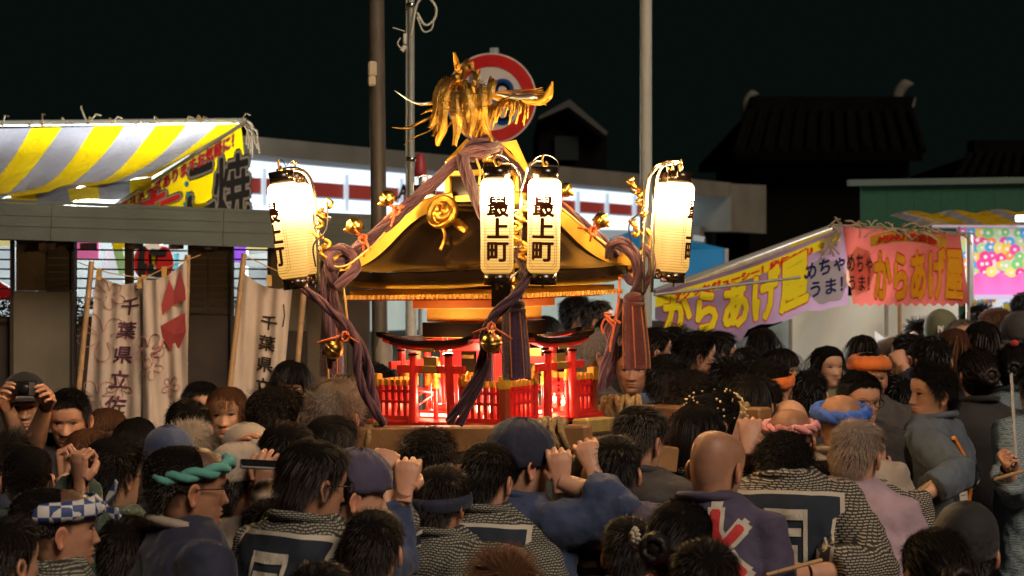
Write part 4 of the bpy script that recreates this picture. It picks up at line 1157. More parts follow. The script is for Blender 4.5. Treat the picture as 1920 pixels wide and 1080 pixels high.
# small lamps glowing inside the fence
FL = mat('candle_glow', (1, .6, .3), .5, emit=(1, .50, .22), estr=20)
FLT = mat('red_light_strip', (.9, .2, .1), .5, emit=(1, .35, .2), estr=5)
for s_ in range(4):
    M = Matrix.Rotation(R(90 * s_), 3, 'Z')
    for x in (-.20, -.13, .13, .19):
        p = M @ Vector((x, -.238, .012)); m = MB()
        m.tube([p, p + Vector((0, 0, .018))], .009, 10); c_ = m.build('candle_lamp', mat('lamp_base', (.7, .3, .2), .4), mk)
        m = MB(); m.lathe([(.0005, 0), (.0065, .008), (.0055, .018), (.0005, .034)], 8, Matrix.Translation(p + Vector((0, 0, .018)))); m.build('flame', FL, c_)
    p0, p1 = M @ Vector((-.16, -.168, .010)), M @ Vector((.16, -.168, .010)); m = MB(); m.bar(p0, p1, .010, .010); m.build('light_strip', FLT, mk)
    l = bpy.data.lights.new('fence_lamp', 'POINT'); l.energy = .55; l.color = (1, .68, .48); l.shadow_soft_size = .03
    o = bpy.data.objects.new('fence_lamp', l); COL.objects.link(o); o.parent = mk; o.location = M @ Vector((0, -.21, .075))
    l = bpy.data.lights.new('eave_fill', 'POINT'); l.energy = .75; l.color = (1, .78, .5); l.shadow_soft_size = .02  # added fill light to warm the gilt under the eaves; no lamp hangs here
    o = bpy.data.objects.new('eave_fill', l); COL.objects.link(o); o.parent = mk; o.location = M @ Vector((0, -.225, .24))

# ---- phoenix of gilt metal feathers
ph = bpy.data.objects.new('phoenix', None); COL.objects.link(ph); ph.parent = mk
def feather(pts, w, par, name='feather', barbs=True, mt=GOLD, n=8):
    "pts: photo pixel control points with depth; serrated metal plume"
    c = curve_pts([LP(x, y, d) for x, y, d in pts], n)
    vd = MI.to_3x3() @ Vector((0, -1, 0)); m = MB()
    m.tube(c, [.0035] * len(c), 5)
    L_ = len(c)
    for i in range(L_ - 1):
        t = i / L_; tg = (c[i + 1] - c[i]).normalized(); sd = tg.cross(vd).normalized()
        ww = w * (.50 + .6 * math.sin(math.pi * min(1, t * 1.05 + .1)))
        for sg in (-1, 1):
            for q in (0, .5):
                a = c[i].lerp(c[i + 1], q); fwd = tg * ww * .9
                tip = a + sd * sg * ww + fwd + vd * -.004
                st_ = (c[i + 1] - c[i]) * .27
                m.add([a, a + st_, tip, tip - tg * ww * .35], [[0, 1, 2, 3]])
    return m.build(name, mt, par)
D0 = 6.95
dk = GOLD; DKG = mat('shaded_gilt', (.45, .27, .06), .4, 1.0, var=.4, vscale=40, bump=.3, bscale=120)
# drooping tail and wing plumes
for pts, w, mt in (
    ([(856, 160, D0), (836, 152, 6.9), (822, 175, 6.85), (818, 205, 6.83), (806, 240, 6.83)], .016, DKG),
    ([(858, 162, D0), (846, 158, 6.88), (833, 185, 6.83), (830, 225, 6.8), (820, 272, 6.8)], .017, GOLD),
    ([(862, 162, D0), (858, 165, 6.85), (855, 200, 6.8), (857, 240, 6.8), (852, 272, 6.8)], .018, DKG),
    ([(868, 150, D0), (872, 160, 6.82), (878, 195, 6.78), (884, 225, 6.78), (880, 255, 6.78)], .018, DKG),
    ([(888, 160, D0), (902, 160, 6.85), (904, 190, 6.8), (908, 225, 6.8), (924, 270, 6.8)], .017, GOLD),
    ([(915, 170, D0), (925, 148, 6.9), (921, 165, 6.86), (916, 190, 6.85)], .015, DKG),
    ([(893, 162, D0), (893, 135, 6.95), (887, 150, 6.9), (892, 175, 6.9)], .014, DKG),
    ([(866, 150, D0), (872, 128, 7.0), (880, 118, 7.0), (886, 132, 7.0)], .014, DKG),
    ([(862, 152, D0), (860, 135, 6.98), (856, 118, 6.96), (852, 99, 6.95)], .011, GOLD),
    ([(850, 175, D0), (835, 200, 7.0), (820, 230, 7.05), (812, 255, 7.05)], .013, DKG),
    ([(880, 165, 7.05), (868, 190, 7.1), (866, 220, 7.12), (872, 250, 7.12)], .015, DKG),
    ([(905, 165, 7.05), (915, 195, 7.1), (905, 225, 7.12), (898, 258, 7.12)], .015, GOLD),
    ): feather(pts, w, ph, mt=mt)
# neck, head, body
m = MB(); c = curve_pts([LP(898, 270, 6.98), LP(897, 245, 6.98), LP(892, 215, 6.96), LP(880, 185, 6.95), LP(866, 165, 6.94), LP(858, 150, 6.93), LP(852, 148, 6.9)], 6)
m.tube(c, list(np.interp(np.linspace(0, 1, len(c)), [0, .12, .35, .6, .85, .95, 1], [.010, .022, .040, .038, .016, .019, .008])), 14); m.build('body', GOLD, ph)
m = MB(); a = LP(852, 150, 6.88); m.tube([a, LP(845, 156, 6.84), LP(842, 164, 6.83)], [.008, .005, .001], 8); m.build('beak', GOLD, ph)
m = MB()
for dx in (-7, 6): m.tube([LP(898 + dx, 244, 6.95), LP(896 + dx, 272, 6.95)], .005, 6)
m.build('leg', GOLD, ph)
# fan of fringe under the right wing
m = MB()
for k in range(17):
    t = k / 16; x0 = 905 + t * 58; y0 = 205 - t * 28; x1 = 893 + t * 60 - 6 * (k % 2); y1 = 262 - t * 60 + 5 * (k % 3)
    c = curve_pts([LP(x0, y0, 6.9), LP((x0 + x1) / 2 + 2, (y0 + y1) / 2 - 4, 6.86), LP(x1, y1, 6.87)], 3); m.tube(c, [.006, .006, .006, .005, .005, .004, .003][:len(c)], 5, flat=.4)
m.build('fringe', GOLD, ph)
m = MB()
for k in range(12):
    t = k / 11; x0 = 952 + t * 26; y0 = 178 + t * 4; x1 = 955 + t * 38 - 5 * (k % 2); y1 = 218 + 14 * math.sin(k * 1.7) + t * 6
    c = curve_pts([LP(x0, y0, 6.88), LP((x0 + x1) / 2 + 7, (y0 + y1) / 2 - 2, 6.84), LP(x1, y1, 6.85)], 4); m.tube(c, .0042, 5)
    for q in range(3, len(c) - 1, 2):
        m.tube([c[q], c[q] + Vector((.006 * (-1) ** q, 0, -.014))], [.003, .001], 4)
m.build('fringe', GOLD, ph)
# outstretched wing
m = MB()
for k in range(9):
    y = 166 + k * 3.2
    c = curve_pts([LP(905 + k * 3, 178 + k, 6.92), LP(955, y + 4, 6.88), LP(1000 + k, y + 2, 6.85), LP(1018 + k, y - 2 + k, 6.84)], 5); m.tube(c, [.005] * (len(c) - 1) + [.001], 5, flat=.5)
m.build('wing', GOLD, ph)
def blade(pts, ws, nm, mt):
    c = curve_pts([LP(*p) for p in pts], 6); vd = MI.to_3x3() @ Vector((0, -1, .25)).normalized(); vs = []
    ws = np.interp(np.linspace(0, 1, len(c)), np.linspace(0, 1, len(ws)), ws)
    for i, p in enumerate(c):
        tg = (c[min(i + 1, len(c) - 1)] - c[max(0, i - 1)]).normalized(); sd = tg.cross(vd).normalized()
        vs += [p - sd * ws[i], p + vd * ws[i] * .35, p + sd * ws[i], p - vd * .003]
    fs = []
    for i in range(len(c) - 1):
        for q in range(4): fs.append([i * 4 + q, i * 4 + (q + 1) % 4, i * 4 + 4 + (q + 1) % 4, i * 4 + 4 + q])
    m = MB(); m.add(vs, fs, 0, True); m.build(nm, mt, ph)
blade([(948, 182, 6.88), (985, 188, 6.84), (1012, 190, 6.82), (1028, 178, 6.8), (1036, 153, 6.8)], [.004, .010, .016, .017, .003], 'wing_tip', GOLDP)
blade([(930, 176, 6.87), (965, 182, 6.84), (995, 182, 6.82), (1008, 184, 6.82)], [.004, .009, .011, .004], 'wing_tip', mat('silver_leaf', (.65, .7, .7), .35, .9))
blade([(892, 172, 6.95), (850, 182, 6.9), (800, 194, 6.85), (772, 190, 6.85), (740, 170, 6.85)], [.003, .006, .006, .004, .001], 'tail_plume', mat('silver_leaf'))
blade([(880, 175, 6.95), (845, 185, 6.9), (815, 193, 6.85), (786, 198, 6.85)], [.004, .008, .006, .001], 'tail_plume', GOLDP)
blade([(870, 190, 6.95), (838, 200, 6.9), (808, 206, 6.85), (788, 215, 6.85)], [.004, .009, .006, .001], 'tail_plume', GOLD)
blade([(862, 195, 6.95), (828, 210, 6.9), (790, 228, 6.85), (765, 240, 6.85), (735, 239, 6.85)], [.003, .006, .006, .005, .001], 'tail_plume', DKG)
blade([(868, 210, 6.95), (850, 225, 6.9), (838, 238, 6.88), (828, 246, 6.88)], [.003, .006, .005, .001], 'tail_plume', GOLD)
blade([(820, 235, 6.9), (800, 248, 6.88), (780, 256, 6.86), (757, 272, 6.86)], [.002, .003, .003, .001], 'tail_plume', DKG)
blade([(834, 210, 6.82), (832, 240, 6.8), (822, 262, 6.8), (820, 274, 6.8)], [.006, .014, .012, .003], 'tail_plume', GOLDP)
m = MB()
for (a, b) in (((836, 168), (905, 178)), ((824, 204), (862, 206)), ((862, 206), (918, 198)), ((872, 150), (910, 160)), ((918, 198), (975, 172))): m.tube([LP(*a, 6.78), LP(*b, 6.8)], .0012, 4)
m.build('tie_wire', DARKM, ph)

# ---- carrying timbers (tied to the shrine)
def beam(a, b, w, hgt, nm='carrying_pole', mt=WOOD):
    m = MB(); m.bar(L(a), L(b), w, hgt, bev=.006); return m.build(nm, mt, mk)
beam(P(668, 824, 6.62), P(1105, 822, 6.38), .09, .085)
beam(P(560, 905, 6.32), P(1080, 862, 6.18), .05, .030, mt=WOOD)
beam(P(1130, 776, 7.35), P(1436, 784, 6.95), .09, .072, mt=WOOD)
beam(P(1088, 800, 6.5), P(1142, 795, 6.75), .06, .05, 'gold_lit_block', mat('gold_lit_wood', (.5, .36, .12), .5, .3, var=.2))  # golden light on this block is put into its colour
beam(P(1045, 838, 6.42), P(1330, 838, 7.3), .07, .07, mt=WOODD)
beam(P(1110, 845, 6.35), P(1260, 862, 6.5), .08, .085, mt=WOOD)
def wraps(cx, cy, d, w, hh, n, rad, nm='rope_wrap'):
    m = MB(); hh = hh * .92
    for k in range(n):
        x = cx - w / 2 + w * k / max(1, n - 1) + RNG.uniform(-2, 2); q = []
        for a in np.linspace(0, 2 * math.pi, 17): q.append(LP(x + (3 + 4 * (k % 3)) * math.sin(a + k * 2.1), cy - (hh / 2 + 3 * math.sin(k * 2.3)) * math.cos(a), d - (.055 + .008 * math.sin(k * 1.7)) * math.sin(a)))
        m.tube(q, rad, 7, caps=False)
    m.build(nm, STRAW, mk)
wraps(1036, 818, 6.40, 48, 66, 9, .011); wraps(1165, 772, 7.2, 60, 56, 10, .012); wraps(1385, 782, 7.0, 34, 50, 6, .011); wraps(700, 822, 6.62, 26, 60, 5, .010)

# ------------------------------------------------------------------ ropes, bells, tassels
def rope(nm, label, ctrls, rad, cat='rope', mt=ROPE, strands=3, twist=60, group=None, n=8):
    allp = [curve_pts([P(*c) for c in ct], n) for ct in ctrls]
    o0 = allp[0][0]; r = MB()
    for c in allp:
        up = Vector((0, -1, 0)); L_ = 0
        offs = [[] for _ in range(strands)]
        for i, p in enumerate(c):
            tg = (c[min(i + 1, len(c) - 1)] - c[max(0, i - 1)]).normalized(); a = up.cross(tg); 
            if a.length < .01: a = tg.orthogonal()
            a.normalize(); b = tg.cross(a)
            if i: L_ += (p - c[i - 1]).length
            for s_ in range(strands):
                ph_ = L_ * twist * .35 + 2 * math.pi * s_ / strands
                offs[s_].append(p + (a * math.cos(ph_) + b * math.sin(ph_)) * rad * .46)
        for s_ in range(strands): r.tube(offs[s_], rad * .52, 8)
    r.v = [tuple(Vector(v) - o0) for v in r.v]
    o = r.build(nm, mt, loc=o0); tag(o, label, cat, group); return o
rope('purple_rope', 'thick purple rope from the roof knot down to the left lanterns', [
    [(905, 282, 6.88), (870, 290, 6.85), (836, 318, 6.84), (770, 376, 6.82), (722, 420, 6.80), (664, 466, 6.76), (636, 492, 6.74)],
    [(890, 296, 6.92), (862, 300, 6.86), (832, 330, 6.86), (772, 384, 6.84), (724, 428, 6.82), (668, 474, 6.78), (640, 500, 6.76)]], .0165)
rope('purple_rope', 'purple rope knotted in a big loop below the left roof corner', [
    [(640, 492, 6.72), (622, 500, 6.66), (618, 478, 6.66), (638, 466, 6.70), (660, 478, 6.72), (668, 500, 6.70), (650, 522, 6.66), (632, 540, 6.66)],
    [(632, 540, 6.70), (616, 510, 6.68), (612, 480, 6.72), (628, 468, 6.74)]], .020)
rope('purple_rope', 'pair of purple ropes hanging straight down under the left knot', [
    [(606, 492, 6.70), (602, 520, 6.68), (606, 560, 6.68), (614, 610, 6.68), (622, 690, 6.70)],
    [(630, 500, 6.72), (624, 540, 6.70), (634, 580, 6.70), (650, 620, 6.70), (668, 650, 6.68), (676, 680, 6.66)],
    [(618, 500, 6.76), (613, 560, 6.74), (632, 600, 6.72), (655, 640, 6.70)]], .015)
rope('purple_rope', 'purple rope slanting from the left lantern to the front timber', [
    [(562, 536, 6.62), (590, 556, 6.60), (622, 584, 6.58), (652, 612, 6.56), (668, 650, 6.55), (672, 700, 6.55), (690, 750, 6.55), (722, 796, 6.56)],
    [(648, 606, 6.60), (672, 640, 6.58), (690, 680, 6.58), (696, 720, 6.58), (706, 770, 6.58)]], .0165)
rope('purple_rope', 'coiled purple rope knot on the roof under the phoenix', [
    [(862, 300, 6.84), (878, 274, 6.80), (905, 264, 6.80), (930, 270, 6.84), (936, 284, 6.90), (918, 294, 6.94), (890, 296, 6.92)],
    [(868, 288, 6.80), (892, 276, 6.77), (915, 276, 6.78), (930, 268, 6.84), (915, 260, 6.92), (890, 262, 6.94)],
    [(872, 296, 6.80), (900, 290, 6.77), (922, 282, 6.80), (938, 275, 6.88)]], .014)
rope('purple_rope', 'purple rope running down over the roof towards the front lanterns', [
    [(872, 290, 6.80), (878, 320, 6.74), (890, 350, 6.68), (908, 395, 6.55), (935, 440, 6.44), (968, 480, 6.38), (988, 510, 6.34)],
    [(862, 292, 6.83), (868, 322, 6.77), (880, 352, 6.71), (900, 398, 6.58), (928, 448, 6.47), (962, 492, 6.41)]], .0145)
rope('purple_rope', 'purple rope sweeping from the front corner past the bell to the timber', [
    [(992, 512, 6.32), (975, 545, 6.30), (945, 572, 6.28), (922, 596, 6.28), (908, 628, 6.28), (906, 660, 6.28), (896, 700, 6.3), (872, 745, 6.32), (842, 792, 6.36)],
    [(984, 530, 6.36), (955, 566, 6.34), (922, 604, 6.32), (914, 650, 6.32), (906, 700, 6.34), (884, 748, 6.36), (860, 796, 6.38)]], .0165)
rope('purple_rope', 'purple rope from the roof knot down to the right lanterns', [
    [(930, 280, 6.98), (975, 322, 7.0), (1020, 362, 7.02), (1060, 392, 7.04), (1108, 432, 7.06), (1142, 462, 7.06), (1160, 480, 7.06)]], .018)
rope('purple_rope', 'purple rope knot looping over the right roof corner', [
    [(1142, 482, 7.02), (1144, 462, 6.98), (1162, 452, 6.97), (1182, 460, 6.98), (1196, 484, 6.98), (1200, 512, 6.98), (1186, 528, 6.99), (1174, 516, 7.0)],
    [(1152, 458, 7.0), (1176, 470, 6.96), (1192, 496, 6.96), (1194, 530, 6.98), (1186, 556, 7.0)],
    [(1204, 462, 7.05), (1222, 480, 7.04), (1220, 512, 7.02), (1206, 540, 7.02), (1194, 560, 7.02)]], .0165)
rope('purple_rope', 'slack purple rope hanging beside the maroon tassel', [
    [(1168, 560, 7.02), (1158, 600, 7.02), (1148, 636, 7.0), (1138, 668, 7.0), (1130, 700, 7.0), (1126, 730, 7.0)],
    [(1150, 600, 7.04), (1140, 620, 7.04), (1152, 660, 7.04), (1146, 700, 7.04), (1134, 726, 7.04)]], .0155)
def thin_cord(label, ctrls, rad, mt, nm='cord'):
    m = MB(); o0 = P(*ctrls[0][0])
    for ct in ctrls: m.tube(curve_pts([P(*c) for c in ct], 6), rad, 6)
    m.v = [tuple(Vector(v) - o0) for v in m.v]
    tag(m.build(nm, mt, loc=o0), label, 'cord')
thin_cord('pale cord stretched under the left purple rope', [[(722, 436, 6.74), (690, 468, 6.7), (648, 498, 6.66), (618, 494, 6.66), (600, 462, 6.7)]], .0032, YCORD)
thin_cord('pale cord stretched under the right purple rope', [[(1050, 388, 6.98), (1100, 430, 7.0), (1136, 458, 7.0)]], .0045, YCORD)
thin_cord('yellow cord hanging at the left of the shrine', [[(642, 524, 6.66), (648, 570, 6.66), (652, 604, 6.66)]], .0038, YCORD)
thin_cord('yellow cord hanging lower, beside the low left bell', [[(608, 590, 6.8), (612, 640, 6.8), (616, 710, 6.8)]], .0038, YCORD)
thin_cord('orange cord with a bow hanging left of the maroon tassel', [[(1162, 520, 6.9), (1160, 560, 6.9), (1152, 610, 6.9), (1146, 640, 6.9), (1144, 660, 6.9)], [(1150, 612, 6.9), (1136, 598, 6.9), (1128, 612, 6.9), (1132, 625, 6.9)], [(1150, 604, 6.9), (1134, 588, 6.9), (1148, 590, 6.9)], [(1150, 598, 6.9), (1164, 606, 6.9)]], .0045, ORCORD)
thin_cord('yellow cord on the front slope of the roof', [[(893, 298, 6.76), (900, 320, 6.72), (898, 345, 6.66)]], .004, YCORD)
# bells
def bell(px, py, d, r_, label, tilt, cordto):
    c = P(px, py, d); root = empty('round_bell', c, label=label, cat='bell', group='brass bells tied to the ropes')
    M = Matrix.Rotation(tilt[0], 4, 'Y') @ Matrix.Rotation(tilt[1], 4, 'X')
    prof = []
    for k in range(15):
        a = math.pi * k / 14; prof.append((max(.0005, r_ * math.sin(a)), -r_ * 1.04 * math.cos(a)))
    m = MB(); m.lathe(prof, 24, M); m.build('shell', BRASS, root)
    m = MB(); m.lathe([(r_ * .98, -.16 * r_), (r_ * 1.10, -.10 * r_), (r_ * 1.10, .10 * r_), (r_ * .98, .16 * r_)], 24, M)
    m.lathe([(r_ * .99, -.02 * r_), (r_ * 1.13, -.0 * r_), (r_ * .99, .02 * r_)], 24, M); m.build('rim', BRASS, root)
    m = MB(); m.bar(M @ Vector((-r_ * .8, 0, -r_ * .72)), M @ Vector((r_ * .8, 0, -r_ * .72)), r_ * .16, r_ * .7); m.build('slot', DARKM, root)
    m = MB(); m.lathe([(.0005, r_ * 1.35), (r_ * .22, r_ * 1.3), (r_ * .24, r_ * 1.0), (r_ * .3, r_ * .9)], 12, M); m.build('stud', BRASS, root)
    e = P(*cordto) - c; m = MB(); top = M @ Vector((0, 0, r_ * 1.2))
    m.tube(curve_pts([top, (top + e) / 2 + Vector((.004, -.008, .006)), e], 4), .0055, 6)
    for k in range(5):
        q = Vector(RNG.normal(size=3)) * .018; m.tube(curve_pts([e, e + q + Vector((0, -.02, -.006)), e + q * 1.9 + Vector((0, -.015, -.014))], 3), .0038, 6)
    m.tube([e + Vector((0, 0, -.004)) + Vector((math.cos(a) * .012, -.02 + math.sin(a) * .01, math.sin(a) * .016)) for a in np.linspace(0, 6, 9)], .0042, 6)
    m.build('orange_knot', ORCORD, root)
bell(726, 372, 6.75, .027, 'brass bell higher up on the left purple rope', (R(-125), 0), (744, 392, 6.75))
bell(664, 424, 6.70, .029, 'brass bell lower on the left purple rope, above the knot', (R(-115), 0), (682, 446, 6.70))
bell(626, 655, 6.60, .032, 'brass bell hanging low beside the left slanting rope', (R(35), R(10)), (648, 628, 6.56))
bell(921, 643, 6.22, .031, 'brass bell in front of the red gates at the centre', (R(0), R(8)), (921, 612, 6.25))
bell(1060, 356, 6.95, .026, 'brass bell just right of the two front lanterns', (R(120), 0), (1046, 372, 6.98))
bell(1128, 413, 6.98, .027, 'brass bell on the right purple rope', (R(130), R(20)), (1112, 432, 7.0))
# tassels
def tassel(px, y0, y1, d, w, label, mt, cords, lean=0.0):
    a = P(px, y0, d); s_ = d / F; hh = (y1 - y0) * s_; w = w * s_ / 2
    root = empty('tassel', a, label=label, cat='tassel')
    m = MB(); m.sphere((0, 0, -.018), (w * .88, w * .88, .028), 18, 10); m.build('head', mt, root)
    prof = []; vs = []; fs = []; n = 72; rows_ = 14
    for j in range(rows_):
        t = j / (rows_ - 1); rr = w * (.82 + .22 * math.sin(t * 1.6)); z = -.035 - (hh - .035) * t
        for k in range(n):
            an = 2 * math.pi * k / n; q = rr * (1 + .045 * (k % 2) + .02 * math.sin(k * 1.3 + t * 3)); vs.append((q * math.cos(an) + lean * t, q * math.sin(an), z - (.012 * RNG.random() if j == rows_ - 1 else 0)))
    for j in range(rows_ - 1):
        for k in range(n): fs.append([j * n + k, (j + 1) * n + k, (j + 1) * n + (k + 1) % n, j * n + (k + 1) % n])
    fs.append(list(range((rows_ - 1) * n, rows_ * n)))
    m = MB(); m.add(vs, fs, 0, True); m.build('skirt', mt, root)
    m = MB(); m.lathe([(w * .80, -.046), (w * .93, -.042), (w * .93, -.030), (w * .80, -.026)], 20); m.build('binding', mt, root)
    for an in cords:
        m = MB(); q = []
        for j in range(12):
            t = j / 11; rr = w * (.88 + .24 * math.sin(t * 1.6)); q.append((rr * math.cos(R(an)) + lean * t, rr * math.sin(R(an)), -.038 - (hh - .03) * t * .97))
        m.tube(q, .0024, 6); m.build('gilt_cord', mat('orange_gold_cord', (.45, .15, .03), .6), root)
tassel(1188, 552, 688, 6.98, 46, 'large maroon tassel with orange cords hanging at the right corner', TASSEL, (-168, -100, -50, -20), .012)
tassel(963, 562, 706, 6.42, 50, 'dark purple tassel hanging at the front corner behind the bell', TASSELP, (-110, -20, -60), .010)
tassel(622, 566, 700, 6.85, 42, 'dark purple tassel behind the left hand ropes', TASSELP, (-60,), .0)
tassel(912, 640, 722, 6.75, 26, 'short dark tassel hanging behind the central bell', TASSELP, (), .0)

# ------------------------------------------------------------------ paper lanterns
def _paper(N, L_, b, tc):
    b.inputs['Base Color'].default_value = (.05, .03, .015, 1)
    sp = N.new('ShaderNodeSeparateXYZ'); L_.new(tc.outputs['Object'], sp.inputs[0])
    cr = N.new('ShaderNodeValToRGB'); mr = N.new('ShaderNodeMapRange'); mr.inputs[1].default_value = -.155; mr.inputs[2].default_value = .155
    L_.new(sp.outputs[2], mr.inputs[0]); L_.new(mr.outputs[0], cr.inputs[0])
    e = cr.color_ramp.elements; e[0].position = 0; e[0].color = (1.0, .50, .10, 1); e[1].position = 1; e[1].color = (1, .62, .26, 1)
    for p_, c_ in ((.25, (1.0, .58, .14, 1)), (.48, (1.0, .62, .20, 1)), (.72, (1, .60, .25, 1))):
        q = e.new(p_); q.color = c_
    st_ = N.new('ShaderNodeValToRGB'); L_.new(mr.outputs[0], st_.inputs[0]); e = st_.color_ramp.elements
    e[0].position = 0; e[0].color = (.0021, .0021, .0021, 1); e[1].position = 1; e[1].color = (.006, .006, .006, 1)
    for p_, c_ in ((.3, .0029), (.48, .0046), (.65, .014), (.80, 1.0), (.93, .10)):
        q = e.new(p_); q.color = (c_,) * 3 + (1,)
    # bamboo hoops seen through the paper
    ml = N.new('ShaderNodeMath'); ml.operation = 'MULTIPLY'; ml.inputs[1].default_value = 1 / .0092; L_.new(sp.outputs[2], ml.inputs[0])
    fr = N.new('ShaderNodeMath'); fr.operation = 'FRACT'; L_.new(ml.outputs[0], fr.inputs[0])
    rb_ = N.new('ShaderNodeValToRGB'); L_.new(fr.outputs[0], rb_.inputs[0]); e = rb_.color_ramp.elements
    e[0].position = 0; e[0].color = (.25, .25, .25, 1); e[1].position = .30; e[1].color = (1, 1, 1, 1)
    m1 = N.new('ShaderNodeMath'); m1.operation = 'MULTIPLY'; L_.new(st_.outputs[0], m1.inputs[0]); L_.new(rb_.outputs[0], m1.inputs[1])
    m2 = N.new('ShaderNodeMath'); m2.operation = 'MULTIPLY'; m2.inputs[1].default_value = 160.0; L_.new(m1.outputs[0], m2.inputs[0])
    L_.new(cr.outputs[0], b.inputs['Emission Color']); L_.new(m2.outputs[0], b.inputs['Emission Strength'])
PAPER = node_mat('lit_lantern_paper', _paper)
LTXT = mat('lantern_ink', (.02, .006, .003), .9, emit=(.25, .05, .01), estr=.06, spec=.0)
LLIN = mat('lantern_line', (.10, .035, .012), .8, emit=(.5, .16, .03), estr=.25)
def lantern(px, py, d, label, face=0.0, tilt=0.0, tiltx=0.0, r_=.0525, hh=.300, text=True):
    c = P(px, py, d); root = empty('paper_lantern', c, label=label, cat='lantern', group='lit paper lanterns hung round the shrine')
    root.rotation_euler = (Matrix.Rotation(tilt, 3, 'Y') @ Matrix.Rotation(face, 3, 'Z')).to_euler()
    prof = [(r_ * .78, -hh / 2)]; nr = 64
    def rad(z):
        t = abs(z) / (hh / 2); return r_ * (1 - .22 * max(0, (t - .86) / .14) ** 2)
    for k in range(nr + 1):
        z = -hh / 2 + hh * k / nr; prof.append((rad(z) - (.0007 if k % 2 else 0), z))
    m = MB(); m.lathe(prof, 36); m.build('paper', PAPER, root)
    for (z0, z1, nm) in ((hh / 2 - .003, hh / 2 + .038, 'top_ring'), (-hh / 2 - .036, -hh / 2 + .003, 'bottom_ring')):
        m = MB(); rr = r_ * .80; m.lathe([(rr * .9, z0), (rr, z0), (rr, z1), (rr * .9, z1), (rr * .9, z0)], 28); q = m.build(nm, mat('lantern_ring', (.022, .012, .006), .25, coat=.6), root)
        m = MB(); m.lathe([(rr * .3, z1 - .004), (rr * .3, z1)], 12) if nm == 'top_ring' else m.lathe([(.0005, z0 + .004), (rr * .9, z0 + .004)], 24)
        m.build('disc', mat('ring_inner', (.12, .05, .02), .5), q)
    for k in range(6):
        a = R(60 * k + 20); m = MB(); m.sphere((r_ * .81 * math.cos(a), r_ * .81 * math.sin(a), -hh / 2 - .012), .003, 8, 6); m.build('stud', BRASS, root)
    zt_ = hh / 2 + .035; m = MB()
    m.tube(curve_pts([(-r_ * .8, 0, zt_ - .02), (-r_ * .82, 0, zt_ + .012), (-r_ * .5, 0, zt_ + .033), (0, 0, zt_ + .041), (r_ * .5, 0, zt_ + .033), (r_ * .82, 0, zt_ + .012), (r_ * .8, 0, zt_ - .02)], 5), .0014, 5)
    m.build('wire_handle', STEEL, root)
    m = MB(); m.tube(curve_pts([(-.004, 0, zt_ + .043), (-.010, 0, zt_ + .025), (0, 0, zt_ + .005), (.008, 0, zt_ + .012), (.002, 0, zt_ + .020)], 5), .0035, 7); m.build('hook', BRASS, root)
    m = MB(); m.tube([(0, -.004, -hh / 2), (0, -.004, -hh / 2 - .05)], .004, 8); m.build('bottom_pin', BRASS, root)
    if text:
        def cyl(u, v, off=.0011):  # front faces -Y
            a = u / r_; z = v; rr = rad(z) + off
            return (rr * math.sin(a), -rr * math.cos(a), z)
        lettering('最上町', lambda u, v: cyl((u - .5) * .076, -.112 + .208 * v), LTXT, parent=root, vertical=True, spacing=1.0, bold=.038, div=.2)
        m = MB(); fw, f0, f1, ch = .041, -.128, .122, .012
        fr_ = [(-fw + ch, f0), (fw - ch, f0), (fw, f0 + ch), (fw, f1 - ch), (fw - ch, f1), (-fw + ch, f1), (-fw, f1 - ch), (-fw, f0 + ch), (-fw + ch, f0)]
        for sc_ in (0, .007):
            pts = []
            for (a, b) in zip(fr_[:-1], fr_[1:]):
                for k in range(8): t = k / 8; x = a[0] + (b[0] - a[0]) * t; z = a[1] + (b[1] - a[1]) * t; pts.append(cyl(x * (1 + sc_ * 25), z * (1 + sc_ * 8), .0008))
            pts.append(pts[0]); m.tube(pts, .0007, 4, caps=False)
        m.build('border_line', LLIN, root)
    return root
lantern(932, 424, 6.30, 'upright lantern with three black characters, left of the front pair', face=R(4))
lantern(1020, 424, 6.32, 'upright lantern with three black characters, right of the front pair', face=R(-4), tilt=R(1))
lantern(541, 432, 6.45, 'tilted lantern at the far left with its characters turned away', face=R(-58), tilt=R(-7.5), r_=.051, hh=.31)
lantern(562, 430, 6.72, 'blank side of the lantern tucked behind the far left one', face=R(-130), tilt=R(-6), r_=.048, hh=.31)
lantern(1268, 426, 6.85, 'leaning lantern at the far right with a blank glowing side', face=R(75), tilt=R(4), r_=.053, hh=.31)
lantern(1250, 424, 7.15, 'lantern half hidden behind the far right one', face=R(150), tilt=R(3), r_=.050, hh=.31)
lantern(797, 440, 7.55, 'lantern glowing behind the left slope of the roof', face=R(190))
# lantern racks (bent chrome tube) belong to the shrine
def rack(ctrls, nm='lantern_rack', rad=.007, mt=STEEL):
    m = MB()
    for ct in ctrls: m.tube(curve_pts([LP(*c) for c in ct], 6), rad, 8)
    return m.build(nm, mt, mk)
rack([[(598, 545, 6.66), (597, 480, 6.66), (592, 400, 6.66), (586, 350, 6.64), (572, 324, 6.58), (548, 316, 6.50), (520, 320, 6.46)],
      [(588, 540, 6.74), (587, 470, 6.74), (580, 390, 6.74), (574, 345, 6.72), (560, 324, 6.72), (536, 322, 6.7)]])
rack([[(522, 320, 6.44), (522, 336, 6.44)], [(536, 322, 6.46), (536, 338, 6.46)], [(548, 316, 6.5), (549, 336, 6.5)], [(556, 322, 6.7), (556, 336, 6.7)]], 'lantern_hanger', .0035)
rack([[(1206, 548, 6.98), (1206, 480, 6.98), (1210, 400, 6.98), (1214, 345, 6.98), (1228, 315, 6.95), (1250, 303, 6.88), (1280, 302, 6.85)],
      [(1222, 548, 6.92), (1223, 470, 6.92), (1226, 390, 6.92), (1232, 335, 6.92), (1244, 310, 6.9), (1270, 303, 6.86)]])
